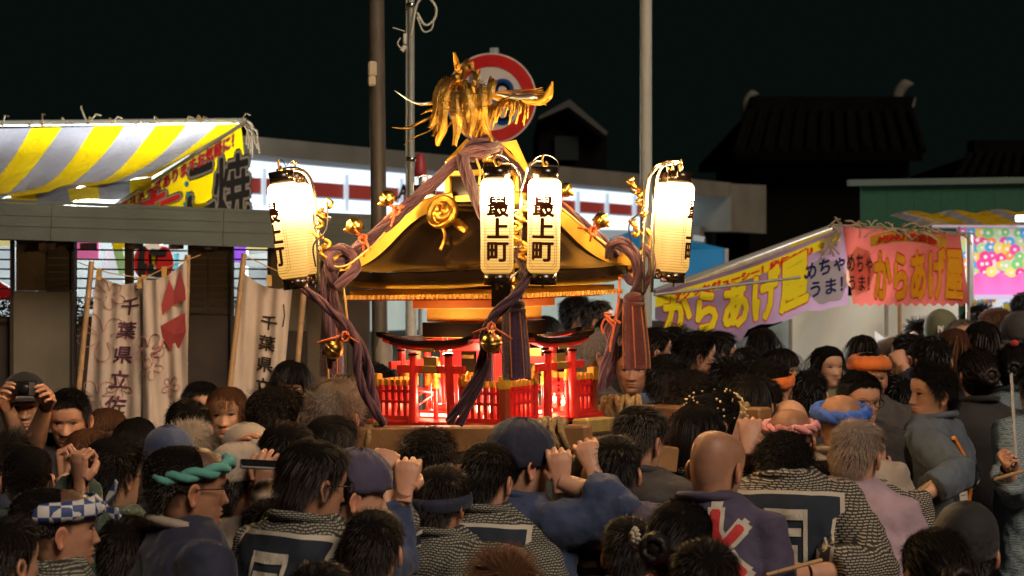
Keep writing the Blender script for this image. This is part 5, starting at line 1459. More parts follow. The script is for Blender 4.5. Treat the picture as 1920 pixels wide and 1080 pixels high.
rack([[(1250, 305, 6.86), (1252, 322, 6.86)], [(1262, 303, 6.86), (1264, 322, 6.86)], [(1275, 302, 6.86), (1277, 320, 6.86)]], 'lantern_hanger', .0035)
rack([[(976, 560, 6.42), (976, 470, 6.42), (977, 380, 6.42), (975, 330, 6.45), (960, 308, 6.45), (938, 305, 6.32)],
      [(976, 360, 6.43), (990, 315, 6.43), (1005, 302, 6.36), (1018, 302, 6.33)],
      [(940, 395, 6.40), (1010, 395, 6.40)], [(940, 415, 6.40), (1010, 415, 6.40)], [(940, 465, 6.40), (1010, 465, 6.40)]], rad=.0055)
rack([[(1018, 470, 6.42), (940, 536, 6.36)]], 'rack_brace', .004)
m = MB(); m.bar(LP(940, 520, 6.44), LP(940, 575, 6.44), .04, .05); m.build('corner_bracket', LACQ, mk)
# brackets and curls on the racks
for (cx, cy, d, sg) in ((604, 440, 6.68, 1), (1196, 400, 7.0, -1), (975, 445, 6.38, 1)):
    m = MB()
    for k in range(6):
        a = R(k * 77); x = cx + 9 * math.cos(a) * sg; y = cy + (k - 3) * 19
        m.tube(curve_pts([LP(x, y - 10, d), LP(x + 10 * sg * (-1) ** k, y - 3, d - .02), LP(x + 4, y + 6, d - .03), LP(x - 5 * (-1) ** k, y + 2, d)], 4), .006, 7)
        m.sphere(LP(x, y, d - .01), .0075, 10, 6)
    m.build('gilt_scrollwork', GOLD, mk)
    if cx != 975:
        m = MB(); m.tube([LP(cx - 14, cy - 45, d), LP(cx + 16, cy - 30, d)], .010, 8); m.build('clamp_bolt', STEEL, mk)
        m = MB(); m.tube(curve_pts([LP(cx - 12, cy + 60, d - .04), LP(cx - 16, cy + 20, d - .05), LP(cx + 8, cy - 10, d - .05), LP(cx + 10, cy - 60, d - .04)], 6), .003, 6); m.build('wire', DARKM, mk)
# ------------------------------------------------------------------ people
SK = [mat('skin_%d' % i, c, .48, var=.10, vscale=35, bump=.10, bscale=220, tint=True, sss=.12, spec=.4) for i, c in
      enumerate([(.56, .31, .20), (.50, .26, .16), (.62, .37, .25), (.42, .21, .125)])]
EYEM = mat('eye_dark', (.012, .008, .007), .45, spec=.2)
EYEW = mat('eye_white', (.20, .15, .13), .7, spec=.1)
HAIRM = {
    'black': mat('hair_black', (.008, .0062, .0056), .52, spec=.35), 'dark': mat('hair_dark_brown', (.017, .010, .007), .52, spec=.35),
    'brown': mat('hair_brown', (.10, .048, .022), .6, spec=.25), 'grey': mat('hair_grey', (.26, .22, .18), .65, spec=.25),
    'silver': mat('hair_silver', (.34, .25, .19), .65, spec=.25), 'pepper': mat('hair_pepper', (.075, .062, .052), .65, spec=.25), 'auburn': mat('hair_auburn', (.13, .055, .025), .62, spec=.25)}

CAPM = mat('scalp_black', (.006, .005, .0045), .9, spec=0.05)  # matte black cap under black, dark and pepper hair
CAPG = mat('scalp_grey', (.16, .13, .11), .9, spec=0.05)
CAPB = mat('scalp_brown', (.05, .022, .012), .9, spec=0.05)
ZC = 1.445
HT = np.array([(-.62, .185, .075, -.10), (-.50, .130, .045, -.088), (-.42, .082, .034, -.074), (-.33, .060, .032, -.066), (-.22, .054, .036, -.060), (-.12, .053, .044, -.058),
    (-.05, .050, .062, -.056), (-.01, .046, .080, -.057), (.03, .047, .0855, -.060), (.08, .053, .087, -.066), (.15, .060, .088, -.076), (.22, .0655, .0875, -.086), (.30, .070, .087, -.094),
    (.38, .0735, .086, -.100), (.46, .076, .0855, -.104), (.52, .0772, .0865, -.107), (.58, .078, .0895, -.109), (.66, .0785, .090, -.110), (.74, .077, .087, -.108), (.82, .072, .079, -.102),
    (.89, .062, .065, -.090), (.945, .047, .046, -.071), (.98, .029, .026, -.050), (.997, .012, .006, -.030), (1.0, .001, -.011, -.013)])
HH = .205
HT[:, 1:] *= np.where(HT[:, :1] < -.1, 1.0, .915)
def head_tab(z):        # z in head units
    return [np.interp(z, HT[:, 0], HT[:, k]) for k in (1, 2, 3)]
def G(v, c, s): return np.exp(-((v - c) / s) ** 2)
def face_feat(x, z, fem=0.0):
    "outward relief in metres; x metres, z head units"
    ax = np.abs(x); zz = z * HH
    y = np.zeros_like(x)
    ridge = np.clip((.50 - z) / .17, 0, 1) * (z > .30) + np.where(z <= .30, np.clip((z - .265) / .035, 0, 1), 0)
    y += .0185 * ridge * np.exp(-(ax / (.0095 + .004 * ridge)) ** 2)
    y += .007 * G(ax, .0135, .0065) * G(z, .315, .035)
    y -= .0058 * G(ax, .032, .016) * G(z, .50, .045)
    y -= .004 * G(ax, .014, .008) * G(z, .49, .05)
    y += .0018 * G(ax, .030, .022) * G(z, .575, .03) * (1 - .6 * fem)
    y += .0055 * G(ax, .030, .010) * G(z, .475, .022)
    y += .005 * G(ax, .046, .016) * G(z, .38, .06)
    y += .0055 * G(x, 0, .020) * G(z, .215, .018) + .0065 * G(x, 0, .018) * G(z, .165, .020)
    y -= .0045 * G(x, 0, .026) * G(z, .190, .008)
    y -= .0040 * G(x, 0, .02) * G(z, .125, .018)
    y += .0060 * G(x, 0, .020) * G(z, .05, .04)
    y -= .003 * G(ax, .028, .01) * G(z, .26, .06)
    return y
def head_pt(a, z, fem=0.0, off=0.0):
    "surface of head/neck at azimuth a (0 = face) and height z (head units)"
    w, f, b = head_tab(z)
    c = np.cos(a); s = np.sin(a)
    p = np.where(c > 0, .86, 1.0)
    x = w * np.sign(s) * np.abs(s) ** .95
    y = np.where(c > 0, f * np.abs(c) ** p, b * np.abs(c) ** p)
    fr = np.clip((c - .15) / .35, 0, 1)
    y = y + face_feat(x, z, fem) * fr * (z > -.05)
    r = np.sqrt(x * x + y * y) + 1e-6
    return np.stack([x + off * np.sin(a) * np.ones_like(x), y + off * np.cos(a), ZC + z * HH + np.zeros_like(x)], -1)
def head_norm(a, z):
    e = 1e-3
    da = head_pt(a + e, z) - head_pt(a - e, z); dz = head_pt(a, np.minimum(z + .01, 1.0)) - head_pt(a, z - .01)
    n = np.cross(dz, da) * -1
    n = np.cross(da, dz) * -1
    c = head_pt(a, z) - np.array([0, -.01, ZC + .5 * HH])
    l = np.linalg.norm(n, axis=-1, keepdims=True) + 1e-9; n = n / l
    sgn = np.sign((n * c).sum(-1, keepdims=True)); sgn[sgn == 0] = 1
    return n * sgn

def rotm(yaw, pitch=0.0, roll=0.0):
    return np.array((Matrix.Rotation(-yaw, 3, 'Z') @ Matrix.Rotation(pitch, 3, 'X') @ Matrix.Rotation(roll, 3, 'Y')))
PIV = np.array([0, -.02, 1.43])
def turn(V, Rm, wfun=None):
    V = np.asarray(V, float)
    T = (V - PIV) @ Rm.T + PIV
    if wfun is None: return T
    w = np.clip((V[:, 2] - 1.36) / .10, 0, 1); w = (w * w * (3 - 2 * w))[:, None]
    return V * (1 - w) + T * w

def grid_faces(nr, nc, wrap=True, off=0):
    r = np.arange(nr - 1)[:, None] * nc; c = np.arange(nc if wrap else nc - 1)[None, :]; c2 = (c + 1) % nc
    q = np.stack([r + c, r + c2, r + nc + c2, r + nc + c], -1).reshape(-1, 4) + off
    return q
def np_tube(pts, rad, n=8, flat=None):
    m = MB(); m.tube(pts, rad, n, caps=True)
    V = np.array([tuple(v) for v in m.v]); k = len(pts) * n
    return V[:k], grid_faces(len(pts), n)

# --- hands: a palm, four unequal fingers and a thumb merged into one skin
_HAND = {}
def hand_mesh(kind, res):
    key = (kind, res)
    if key in _HAND: return _HAND[key]
    m = MB(); curl = {'relax': (14, 22, 16), 'grip': (44, 84, 56), 'fist': (58, 92, 62), 'hold': (38, 48, 30), 'flat': (3, 6, 4)}[kind]
    m.tube([(0, -.035, 0), (0, 0, 0), (0, .03, 0), (0, .062, .001), (0, .086, .001)], [.025, .026, .034, .040, .030], 14, flat=.40)
    for i, (x, L0, r_) in enumerate(((.0315, .070, .0082), (.0105, .078, .0085), (-.0115, .072, .0082), (-.0325, .057, .0074))):
        p = Vector((x, .080 - abs(x + .0) * .15, .0)); a = 0; pts = [p + Vector((-x * .35, -.055, .004)), p + Vector((0, 0, .003))]; dx = x * .12
        for k, fr in enumerate((.45, .31, .24)):
            a += R(curl[k] + (i - 1.5) * 2); d_ = Vector((dx, math.cos(a), -math.sin(a))); p = p + d_ * L0 * fr; pts.append(p)
        m.tube(pts, [r_ * .8, r_ * 1.15, r_, r_ * .92, r_ * .72], 9)
    tc = {'relax': (.35, -.35), 'grip': (.15, -.95), 'fist': (.1, -1.1), 'hold': (.2, -.7), 'flat': (.8, -.1)}[kind]
    b0 = Vector((.026, .012, -.004))
    if kind in ('grip', 'fist'): tpts = [b0, b0 + Vector((.014, .022, -.016)), b0 + Vector((.008, .044, -.034)), b0 + Vector((-.012, .056, -.042))]
    b1 = b0 + Vector((.026, .026, -.012 + tc[1] * .01)); b2 = b1 + Vector((.012 * tc[0] + .006, .026, .02 * tc[1])); b3 = b2 + Vector((-.008 + .012 * tc[0], .020, .014 * tc[1]))
    m.tube(tpts if kind in ('grip', 'fist') else [b0, b1, b2, b3], [.015, .013, .0108, .0080], 9)
    o = m.build('tmp', [SK[0]]); md = o.modifiers.new('r', 'REMESH'); md.mode = 'VOXEL'; md.voxel_size = .0034 if res else .0065
    sm = o.modifiers.new('s', 'SMOOTH'); sm.iterations = 2; sm.factor = .5
    bpy.context.view_layer.update(); dg = bpy.context.evaluated_depsgraph_get(); me = bpy.data.meshes.new_from_object(o.evaluated_get(dg))
    V = np.empty(len(me.vertices) * 3); me.vertices.foreach_get('co', V); V = V.reshape(-1, 3)
    Q = np.array([list(p.vertices) for p in me.polygons if len(p.vertices) == 4])
    bpy.data.objects.remove(o); bpy.data.meshes.remove(me)
    _HAND[key] = (V, Q); return V, Q

def arm_ik(S, Wt, lu, lf, pole):
    S = Vector(S); Wt = Vector(Wt); d = Wt - S; L_ = d.length
    if L_ > lu + lf - .002: Wt = S + d.normalized() * (lu + lf - .002); d = Wt - S; L_ = d.length
    a = (lu * lu - lf * lf + L_ * L_) / (2 * L_); hgt = math.sqrt(max(0, lu * lu - a * a)); dn = d.normalized()
    pl = Vector(pole); pl = pl - dn * pl.dot(dn); pl.normalize()
    return S + dn * a + pl * hgt, Wt

# --- shared trousers and shoes
def make_lower():
    V = []; n = 14; m = MB()
    rings = [(.80, .175, .125), (.88, .180, .130), (.96, .170, .120)]
    prof = []
    vs = []; fs = []
    for z, w, d in rings:
        for k in range(n * 2):
            a = 2 * math.pi * k / (n * 2); vs.append((w * math.cos(a), d * math.sin(a) - .005, z))
    for i in range(2):
        for k in range(n * 2): fs.append([i * n * 2 + k, i * n * 2 + (k + 1) % (n * 2), (i + 1) * n * 2 + (k + 1) % (n * 2), (i + 1) * n * 2 + k])
    m.add(vs, fs, 0, True)
    for s in (-1, 1): m.tube([(s * .085, -.005, .87), (s * .095, 0, .75), (s * .10, .01, .50), (s * .105, 0, .28), (s * .11, -.01, .06)], [.098, .092, .070, .062, .056], n)
    o = m.build('trousers', BLACKP); m2 = MB(); m2.tube([(0, -.10, .045), (0, -.06, .055), (0, .02, .05), (0, .10, .035), (0, .155, .028)], [.035, .043, .046, .042, .022], 12)
    o2 = m2.build('shoe', BLACKP); d1, d2 = o.data, o2.data; bpy.data.objects.remove(o); bpy.data.objects.remove(o2); return d1, d2
LOWER, SHOE = make_lower()

def cloth_mat(name, c, pat=None, c2=None, sc=1.0, axis='xz'):
    if name in _M: return _M[name]
    if pat is None: return mat(name, c, .8, var=.22, vscale=9, bump=.35, bscale=35, sheen=.15)
    def fn(N, L_, b, tc):
        sp = N.new('ShaderNodeSeparateXYZ'); L_.new(tc.outputs['Object'], sp.inputs[0])
        a = N.new('ShaderNodeMath'); a.operation = 'MULTIPLY_ADD'; a.inputs[1].default_value = .75; L_.new(sp.outputs[1], a.inputs[0]); L_.new(sp.outputs[0], a.inputs[2])
        cb = N.new('ShaderNodeCombineXYZ'); L_.new(a.outputs[0], cb.inputs[0]); L_.new(sp.outputs[2], cb.inputs[1])
        nz = N.new('ShaderNodeTexNoise'); nz.inputs['Scale'].default_value = 7; L_.new(tc.outputs['Object'], nz.inputs['Vector'])
        vm = N.new('ShaderNodeVectorMath'); vm.operation = 'MULTIPLY_ADD'; vm.inputs[1].default_value = (.05, .05, 0); L_.new(nz.outputs[1], vm.inputs[0]); L_.new(cb.outputs[0], vm.inputs[2])
        br = N.new('ShaderNodeTexBrick'); L_.new(vm.outputs[0], br.inputs['Vector'])
        br.inputs['Scale'].default_value = 1.0; br.inputs['Brick Width'].default_value = .019 * sc; br.inputs['Row Height'].default_value = .0085 * sc
        br.inputs['Mortar Size'].default_value = .0026 * sc; br.inputs['Mortar Smooth'].default_value = .15
        br.inputs['Color1'].default_value = (*c, 1); br.inputs['Color2'].default_value = (*[q * .8 for q in c], 1); br.inputs['Mortar'].default_value = (*c2, 1)
        L_.new(br.outputs[0], b.inputs['Base Color'])
        bp = N.new('ShaderNodeBump'); bp.inputs['Strength'].default_value = .3; bp.inputs['Distance'].default_value = .01; n2 = N.new('ShaderNodeTexNoise'); n2.inputs['Scale'].default_value = 30
        L_.new(tc.outputs['Object'], n2.inputs['Vector']); L_.new(n2.outputs[0], bp.inputs['Height']); L_.new(bp.outputs[0], b.inputs['Normal'])
    m = node_mat(name, fn, .85); return m
CL = {
    'greypat': cloth_mat('happi_grey_dashes', (.42, .37, .29), 'b', (.025, .024, .024)),
    'greenpat': cloth_mat('happi_green_dashes', (.34, .33, .26), 'b', (.03, .032, .03), .85),
    'bluepat': cloth_mat('happi_pale_blue_dashes', (.33, .42, .45), 'b', (.10, .14, .17), .7),
    'navy': cloth_mat('cloth_navy', (.014, .018, .045)), 'bluegrey': cloth_mat('cloth_blue_grey', (.075, .10, .135)),
    'indigo': cloth_mat('cloth_indigo', (.03, .05, .12)), 'purple': cloth_mat('cloth_dull_purple', (.06, .05, .10)),
    'black': cloth_mat('cloth_black', (.014, .013, .014)), 'char': cloth_mat('cloth_charcoal', (.045, .04, .04)),
    'white': cloth_mat('cloth_white', (.55, .53, .50)), 'beige': cloth_mat('cloth_beige', (.38, .31, .25)), 'pink': cloth_mat('cloth_pink', (.50, .27, .27)),
    'lilac': cloth_mat('cloth_lilac', (.42, .30, .36)), 'blue': cloth_mat('cloth_mid_blue', (.10, .17, .28)), 'brown': cloth_mat('cloth_brown', (.12, .07, .05)),
    'redc': cloth_mat('cloth_red', (.45, .03, .03)), 'olive': cloth_mat('cloth_olive', (.13, .14, .08)), 'green': cloth_mat('cloth_dark_green', (.03, .06, .045)),
    'tealc': cloth_mat('cloth_teal', (.10, .35, .30)), 'orange': cloth_mat('cloth_orange', (.75, .17, .02)), 'royal': cloth_mat('cloth_royal_blue', (.03, .11, .50)),
    'pinkt': cloth_mat('cloth_rose', (.75, .30, .30)), 'paleblue': cloth_mat('cloth_pale_blue', (.25, .38, .42)),
    'camo': cloth_mat('cloth_black_cream', (.42, .30, .14), 'b', (.012, .01, .01), 6.0)}
DISP = bpy.data.textures.new('cloth_folds', 'CLOUDS'); DISP.noise_scale = .16; DISP.noise_depth = 2
DISP2 = bpy.data.textures.new('cloth_creases', 'CLOUDS'); DISP2.noise_scale = .055; DISP2.noise_depth = 2; DISP2.noise_type = 'HARD_NOISE'

def strands(roots, nrm, dirs, length, lift, w, seg, curl=0.0, grav=0.0, rng=RNG, long_=False, jitter=.25, short_front=False):
    n = len(roots); pos = roots - nrm * .002
    d = dirs * (1 - lift) + nrm * lift + rng.normal(size=(n, 3)) * jitter * .35
    d /= np.linalg.norm(d, axis=1, keepdims=True)
    Ls = length * rng.uniform(.65, 1.1, n)[:, None] / seg
    if short_front: Ls = Ls * np.where((roots[:, 1:2] > .045), .34, 1)
    C = np.array([0, -.012, ZC + .5 * HH]); E = np.array([.074, .095, .106])
    pts = [pos]; ph = rng.uniform(0, 6.28, n); ax = rng.normal(size=(n, 3)); ax /= np.linalg.norm(ax, axis=1, keepdims=True)
    for k in range(seg):
        if curl: 
            s2 = np.cross(d, ax); d = d + curl * (np.sin(ph + k * 2.1)[:, None] * ax + np.cos(ph + k * 2.1)[:, None] * s2)
        if grav: d = d + np.array([0, 0, -1.0]) * grav
        d /= np.linalg.norm(d, axis=1, keepdims=True)
        pos = pos + d * Ls
        q = (pos - C) / E; r = np.linalg.norm(q, axis=1); ins = r < 1.03
        if ins.any():
            push = C + q / r[:, None] * 1.04 * E; pos = np.where(ins[:, None], push, pos)
            d = np.where(ins[:, None], (pos - pts[-1]), d); d /= (np.linalg.norm(d, axis=1, keepdims=True) + 1e-9)
        if long_:
            z = pos[:, 2]; rr = np.hypot(pos[:, 0], pos[:, 1] + .03); lim = np.where(z < ZC, np.interp(z, [1.0, 1.36, 1.44, ZC], [.17, .14, .075, .075]), 0)
            k2 = (rr < lim) & (pos[:, 1] < .06); f = np.where(k2, lim / (rr + 1e-6), 1)
            pos[:, 0] *= f; pos[:, 1] = (pos[:, 1] + .03) * f - .03
        pts.append(pos)
    PT = np.stack(pts, 1)                       # n, seg+1, 3
    T = np.diff(PT, axis=1); T = np.concatenate([T, T[:, -1:]], 1)
    out = PT - C; S = np.cross(T, out); S /= (np.linalg.norm(S, axis=2, keepdims=True) + 1e-9)
    tw = rng.uniform(-.8, .8, (n, 1, 1)); on = out / (np.linalg.norm(out, axis=2, keepdims=True) + 1e-9); S = S * np.cos(tw) + on * np.sin(tw)
    wd = (w * np.linspace(1, .25, seg + 1) ** .6)[None, :, None] * rng.uniform(.7, 1.3, (n, 1, 1))
    A = PT - S * wd / 2; B = PT + S * wd / 2
    V = np.stack([A, B], 2).reshape(-1, 3)      # n*(seg+1)*2
    base = (np.arange(n) * (seg + 1) * 2)[:, None] + (np.arange(seg) * 2)[None, :]
    Fq = np.stack([base, base + 1, base + 3, base + 2], -1).reshape(-1, 4)
    return V, Fq

def hairline(a, style):
    A = np.abs(np.degrees(a))
    if style in ('long', 'bob'): return np.interp(A, [0, 35, 60, 75, 100, 140, 180], [.80, .78, .60, .28, .10, .02, 0.0])
    if style == 'bangs': return np.interp(A, [0, 30, 50, 70, 100, 180], [.60, .60, .52, .25, .08, 0])
    if style == 'bald': return np.interp(A, [0, 60, 85, 100, 140, 180], [.97, .9, .62, .60, .55, .5])
    if style == 'recede': return np.interp(A, [0, 40, 60, 80, 92, 110, 140, 180], [.90, .88, .74, .50, .46, .46, .22, .12])
    return np.interp(A, [0, 35, 55, 72, 84, 95, 108, 130, 180], [.80, .80, .72, .62, .40, .50, .46, .20, .10])
STY = dict(   # cap thickness at crown, side; strand length, lift, curl, grav, count, segs, width
    short=(.012, .006, .030, .30, .06, 0, 5200, 3), buzz=(.004, .002, .011, .6, 0, 0, 4000, 2), messy=(.018, .010, .044, .50, .22, 0, 5200, 4),
    curly=(.020, .014, .036, .5, .9, 0, 4600, 5), medium=(.014, .009, .055, .15, .05, .10, 4200, 4), bob=(.010, .010, .13, .10, .05, .26, 3600, 6),
    bangs=(.014, .013, .13, .14, .04, .24, 3600, 5), long=(.012, .012, .42, .12, .04, .28, 2800, 9), bald=(.004, .004, .012, .3, 0, 0, 700, 2), recede=(.006, .008, .026, .35, 0, 0, 2600, 3),
    tied=(.010, .008, .06, .10, 0, .0, 3400, 4))
def make_hair(style, color, Rm, parent, lod, seed, whorl=0.0):
    rng = np.random.default_rng(seed)
    tc, ts, L_, lift, curl, grav, cnt, seg = STY[style]
    na, nt = (40, 14) if lod == 0 else (24, 9)
    a = np.linspace(-math.pi, math.pi, na, endpoint=False)
    hl = hairline(a, style if style != 'tied' else 'long') + rng.normal(size=na) * .012
    t = np.linspace(0, 1, nt) ** .9
    AA, TT = np.meshgrid(a, t); HL = np.broadcast_to(hl, AA.shape)
    th = TT * math.pi / 2
    Z = 1 - (1 - HL) * (1 - np.cos(th * 1.0)) * 1.0
    Z = 1 - (1 - HL) * TT ** 1.35
    base = head_pt(AA.ravel(), np.minimum(Z.ravel(), .9995)); nr = head_norm(AA.ravel(), np.minimum(Z.ravel(), .985))
    k = np.clip((1 - TT) * 5, 0, 1).ravel(); k = np.sqrt(k)
    th_ = (ts + (tc - ts) * np.clip(1 - TT * 1.3, 0, 1).ravel()) * k + .0015
    lump = 1 + .12 * np.sin(AA.ravel() * 5 + seed) * np.sin(TT.ravel() * 7 + seed * 2) + rng.normal(size=AA.size) * (.05 if lod == 0 else .03)
    cap = base + nr * (th_ * lump)[:, None]
    cap[:na] = cap[:na].mean(0)
    F0 = grid_faces(nt, na)
    # strands
    n = int(cnt * (1.0 if lod == 0 else .3)); w = .0012 if lod == 0 else .0032
    if style == 'long' and lod: seg = 6
    ra = rng.uniform(-math.pi, math.pi, n); rt = np.sqrt(rng.uniform(0.0, .97, n))
    h2 = np.interp(ra, np.append(a, math.pi), np.append(hl, hl[0])); z = 1 - (1 - h2) * rt ** 1.35
    kk = np.sqrt(np.clip((1 - rt) * 5, 0, 1)); tk = (ts + (tc - ts) * np.clip(1 - rt * 1.3, 0, 1)) * kk
    rn = head_norm(ra, np.minimum(z, .985)); rt_ = head_pt(ra, np.minimum(z, .999)) + rn * tk[:, None] * rng.uniform(.9, 1.12, (n, 1))
    z2 = 1 - (1 - h2) * np.minimum(rt + .06, 1.1) ** 1.35
    dr = head_pt(ra + .05 + whorl, np.maximum(z2, -.1)) - head_pt(ra, z); dr /= (np.linalg.norm(dr, axis=1, keepdims=True) + 1e-9)
    if style in ('short', 'messy', 'medium', 'recede'):   # top hair combed forward/sideways
        fw = np.array([.35 * math.sin(seed), 1, .1]); wt = np.clip((z - .82) / .12, 0, 1)[:, None] * .9; dr = dr * (1 - wt) + fw * wt
        dr -= rn * (dr * rn).sum(1, keepdims=True); dr /= (np.linalg.norm(dr, axis=1, keepdims=True) + 1e-9)
    if style == 'tied':
        tgt = np.array([0, -.13, ZC + .45 * HH]); dr = tgt - rt_; dr -= rn * (dr * rn).sum(1, keepdims=True) * .9; dr /= (np.linalg.norm(dr, axis=1, keepdims=True) + 1e-9)
    lf = lift; 
    SV, SF = strands(rt_, rn, dr, L_, lf, w, seg if lod == 0 else max(2, seg - 1), curl, grav, rng, style in ('long', 'bob', 'bangs'), jitter=.35 if style in ('messy', 'curly') else .18, short_front=style in ('short', 'medium', 'recede', 'messy'))
    if style in ('long', 'bob', 'bangs'):   # keep the face clear
        C = SV.reshape(n, -1, 3); m = (C[:, :, 1].max(1) > .055) & (C[:, :, 2].min(1) < ZC + (.52 if style != 'bangs' else .50) * HH) & (np.abs(C[:, :, 0]).min(1) < .062)
        keep = ~m; SV = C[keep].reshape(-1, 3); per = C.shape[1]; nk = keep.sum(); SF = SF.reshape(n, -1, 4)[keep] 
        shift = (np.where(keep)[0] - np.arange(nk)) * per; SF = (SF - shift[:, None, None]).reshape(-1, 4)
    Vv = np.concatenate([cap, SV]); Vv = turn(Vv, Rm)
    o = np_mesh('hair', Vv, [np.concatenate([F0, SF + len(cap)])], [HAIRM[color], CAPG if color in ('grey', 'silver') else (CAPB if color in ('brown', 'auburn') else CAPM)], parent, mi=np.concatenate([np.ones(len(F0), int), np.zeros(len(SF), int)]))
    if style == 'tied':
        m = MB(); c = turn(np.array([[0, -.135, ZC + .52 * HH]]), Rm)[0]
        for q in range(7):
            aa = q * .9; pts = [Vector(c) + Vector((.03 * math.cos(aa + k * .7), .018 * math.sin(k * 1.1) - .008, .03 * math.sin(aa + k * .7))) for k in range(6)]
            m.tube(pts, [.008, .014, .016, .015, .012, .006], 7)
        m.sphere(c, (.034, .028, .034), 12, 8); m.build('hair_bun', HAIRM[color], parent)
    return o

def happi_rings(kind):
    if kind == 'tee': return [(.86, .185, .125, .120), (1.0, .178, .122, .118), (1.15, .185, .125, .125), (1.28, .190, .120, .128), (1.35, .175, .100, .115), (1.395, .130, .070, .095), (1.42, .085, .052, .080), (1.43, .062, .042, .068)]
    return [(.74, .225, .150, .145), (.95, .212, .145, .140), (1.12, .208, .140, .142), (1.26, .206, .130, .142), (1.34, .188, .108, .128), (1.39, .145, .080, .104), (1.42, .098, .060, .088), (1.435, .070, .050, .074)]

PEOPLE = []
def person(px, ytop, d, f=0, hf=None, pitch=0, roll=0, hair='short', hc='black', top='char', kind='happi', skin=0, fem=0, label='', hands=(), wear=(), lod=None,
           group='people crowding round the shrine', seed=None, hh=None, lower='black', stoop=0.0, shrug=None, sleeve=None, side=0.0, widen=1.0, collar=None):
    """px, ytop: where the crown shows; d: distance; f: direction the body faces (0 away, 90 right, 180 to the camera)"""
    if seed is None: seed = int(px * 7 + ytop)
    if hf is None: hf = f
    if lod is None: lod = 0 if d < 8.7 else 1
    extra = {'curly': .028, 'messy': .024, 'bald': -.01, 'buzz': .0}.get(hair, .008)
    ztop = HC - (ytop - HY) / F * d
    Rm = rotm(R(hf - f), -R(pitch), R(roll))
    AZ, ZZ0 = np.meshgrid(np.linspace(-3.1, 3.1, 16), np.linspace(.6, 1, 8)); crown = turn(head_pt(AZ.ravel(), ZZ0.ravel()), Rm)[:, 2].max()
    k = ztop / (crown + max(0, extra + .008) + .004)
    x = (px - 960) / F * d
    root = empty('person', (x, d + .0, 0), -R(f), label=label, cat='person', group=group)
    root.scale = (k, k, k)
    # the head, not the feet, stands over (px, d)
    off = Matrix.Rotation(-R(f), 3, 'Z') @ Vector((0, .0 + stoop, 0)) * k
    root.location.x -= off.x; root.location.y -= off.y
    Mw = Matrix.Translation(root.location) @ Matrix.Rotation(-R(f), 4, 'Z') @ Matrix.Diagonal((k, k, k, 1)); Mi = Mw.inverted()
    def lean(V):
        V = np.array(V, float); 
        if stoop or side: 
            t = np.clip((V[:, 2] - .85) / .85, 0, 1) ** 1.2; V[:, 1] += stoop * t; V[:, 0] += side * t
        return V
    sk = SK[skin]
    if shrug is None: shrug = .030 if group == BEARER else .008
    # ---------- body: head, neck, trunk in one skin
    na = 60 if lod == 0 else 30
    tt = np.linspace(-math.pi, math.pi, na, endpoint=False); az = tt - .42 * np.sin(tt)
    zs = np.concatenate([np.linspace(-.62, -.10, 7), np.linspace(-.06, .62, 46 if lod == 0 else 20), np.linspace(.66, 1.0, 12 if lod == 0 else 7)])
    AA, ZZ = np.meshgrid(az, zs); V = head_pt(AA.ravel(), ZZ.ravel(), fem)
    lowr = [(1.28, .165, .10, -.10), (1.15, .150, .105, -.095), (1.02, .135, .10, -.085), (.92, .155, .105, -.10), (.84, .15, .10, -.10)]
    LV = []
    for z, w, ff, b in lowr[::-1]:
        c = np.cos(az); s = np.sin(az); LV.append(np.stack([w * s, np.where(c > 0, ff * c, b * (-c)), np.full(na, z)], -1))
    V = np.concatenate([np.concatenate(LV), V]); nr = len(lowr) + len(zs); Fb = grid_faces(nr, na)
    X, Y, Zh = V[:, 0], V[:, 1], (V[:, 2] - ZC) / HH
    tint = np.ones((len(V), 4)); front = (Y > .05)
    lip = G(X, 0, .019) * (G(Zh, .19, .030)) * front; tint[:, :3] *= 1 - lip[:, None] * np.array([.12, .42, .38])
    cheek = G(np.abs(X), .042, .018) * G(Zh, .36, .07) * front; tint[:, :3] *= 1 - cheek[:, None] * np.array([0, .12, .12])
    mth = np.exp(-(np.abs(X) / .022) ** 4) * G(Zh, .188, .007) * front; tint[:, :3] *= 1 - .75 * mth[:, None]
    brow = G(np.abs(X) - .033, 0, .014) * G(Zh - .03 * (1 - ((np.abs(X) - .03) / .02) ** 2) * .5, .580, .011) * front; tint[:, :3] *= 1 - (.78 if not fem else .6) * np.clip(brow * 1.15, 0, 1)[:, None]
    nos = G(np.abs(X), .0075, .0035) * G(Zh, .285, .010) * front; tint[:, :3] *= 1 - .7 * nos[:, None]
    if not fem: 
        st_ = G(Zh, .12, .10) * front * (np.abs(X) < .05); tint[:, :3] *= 1 - .10 * st_[:, None]
    if hair in ('buzz', 'bald', 'recede'):
        h_ = hairline(np.arctan2(X, Y), 'short'); sc_ = np.clip((Zh - h_) * 12, 0, 1) * (1 - np.clip((Zh - (.9 if hair == 'bald' else 2)) * 6, 0, 1))
        tint[:, :3] *= 1 - (.30 if hair != 'buzz' else .75) * sc_[:, None]
    Vh = turn(V, Rm, True); parts_V = [lean(Vh)]; parts_F = [Fb]; parts_M = [np.zeros(len(Fb), int)]; parts_T = [tint]; nv = len(V)
    def add_part(v, fq, mi=0, col=(1, 1, 1, 1), head=False):
        nonlocal nv
        v = np.asarray(v, float)
        if head: v = turn(v, Rm)
        parts_V.append(lean(v) if head else v); parts_F.append(fq + nv); parts_M.append(np.full(len(fq), mi)); parts_T.append(np.tile(col, (len(v), 1))); nv += len(v)
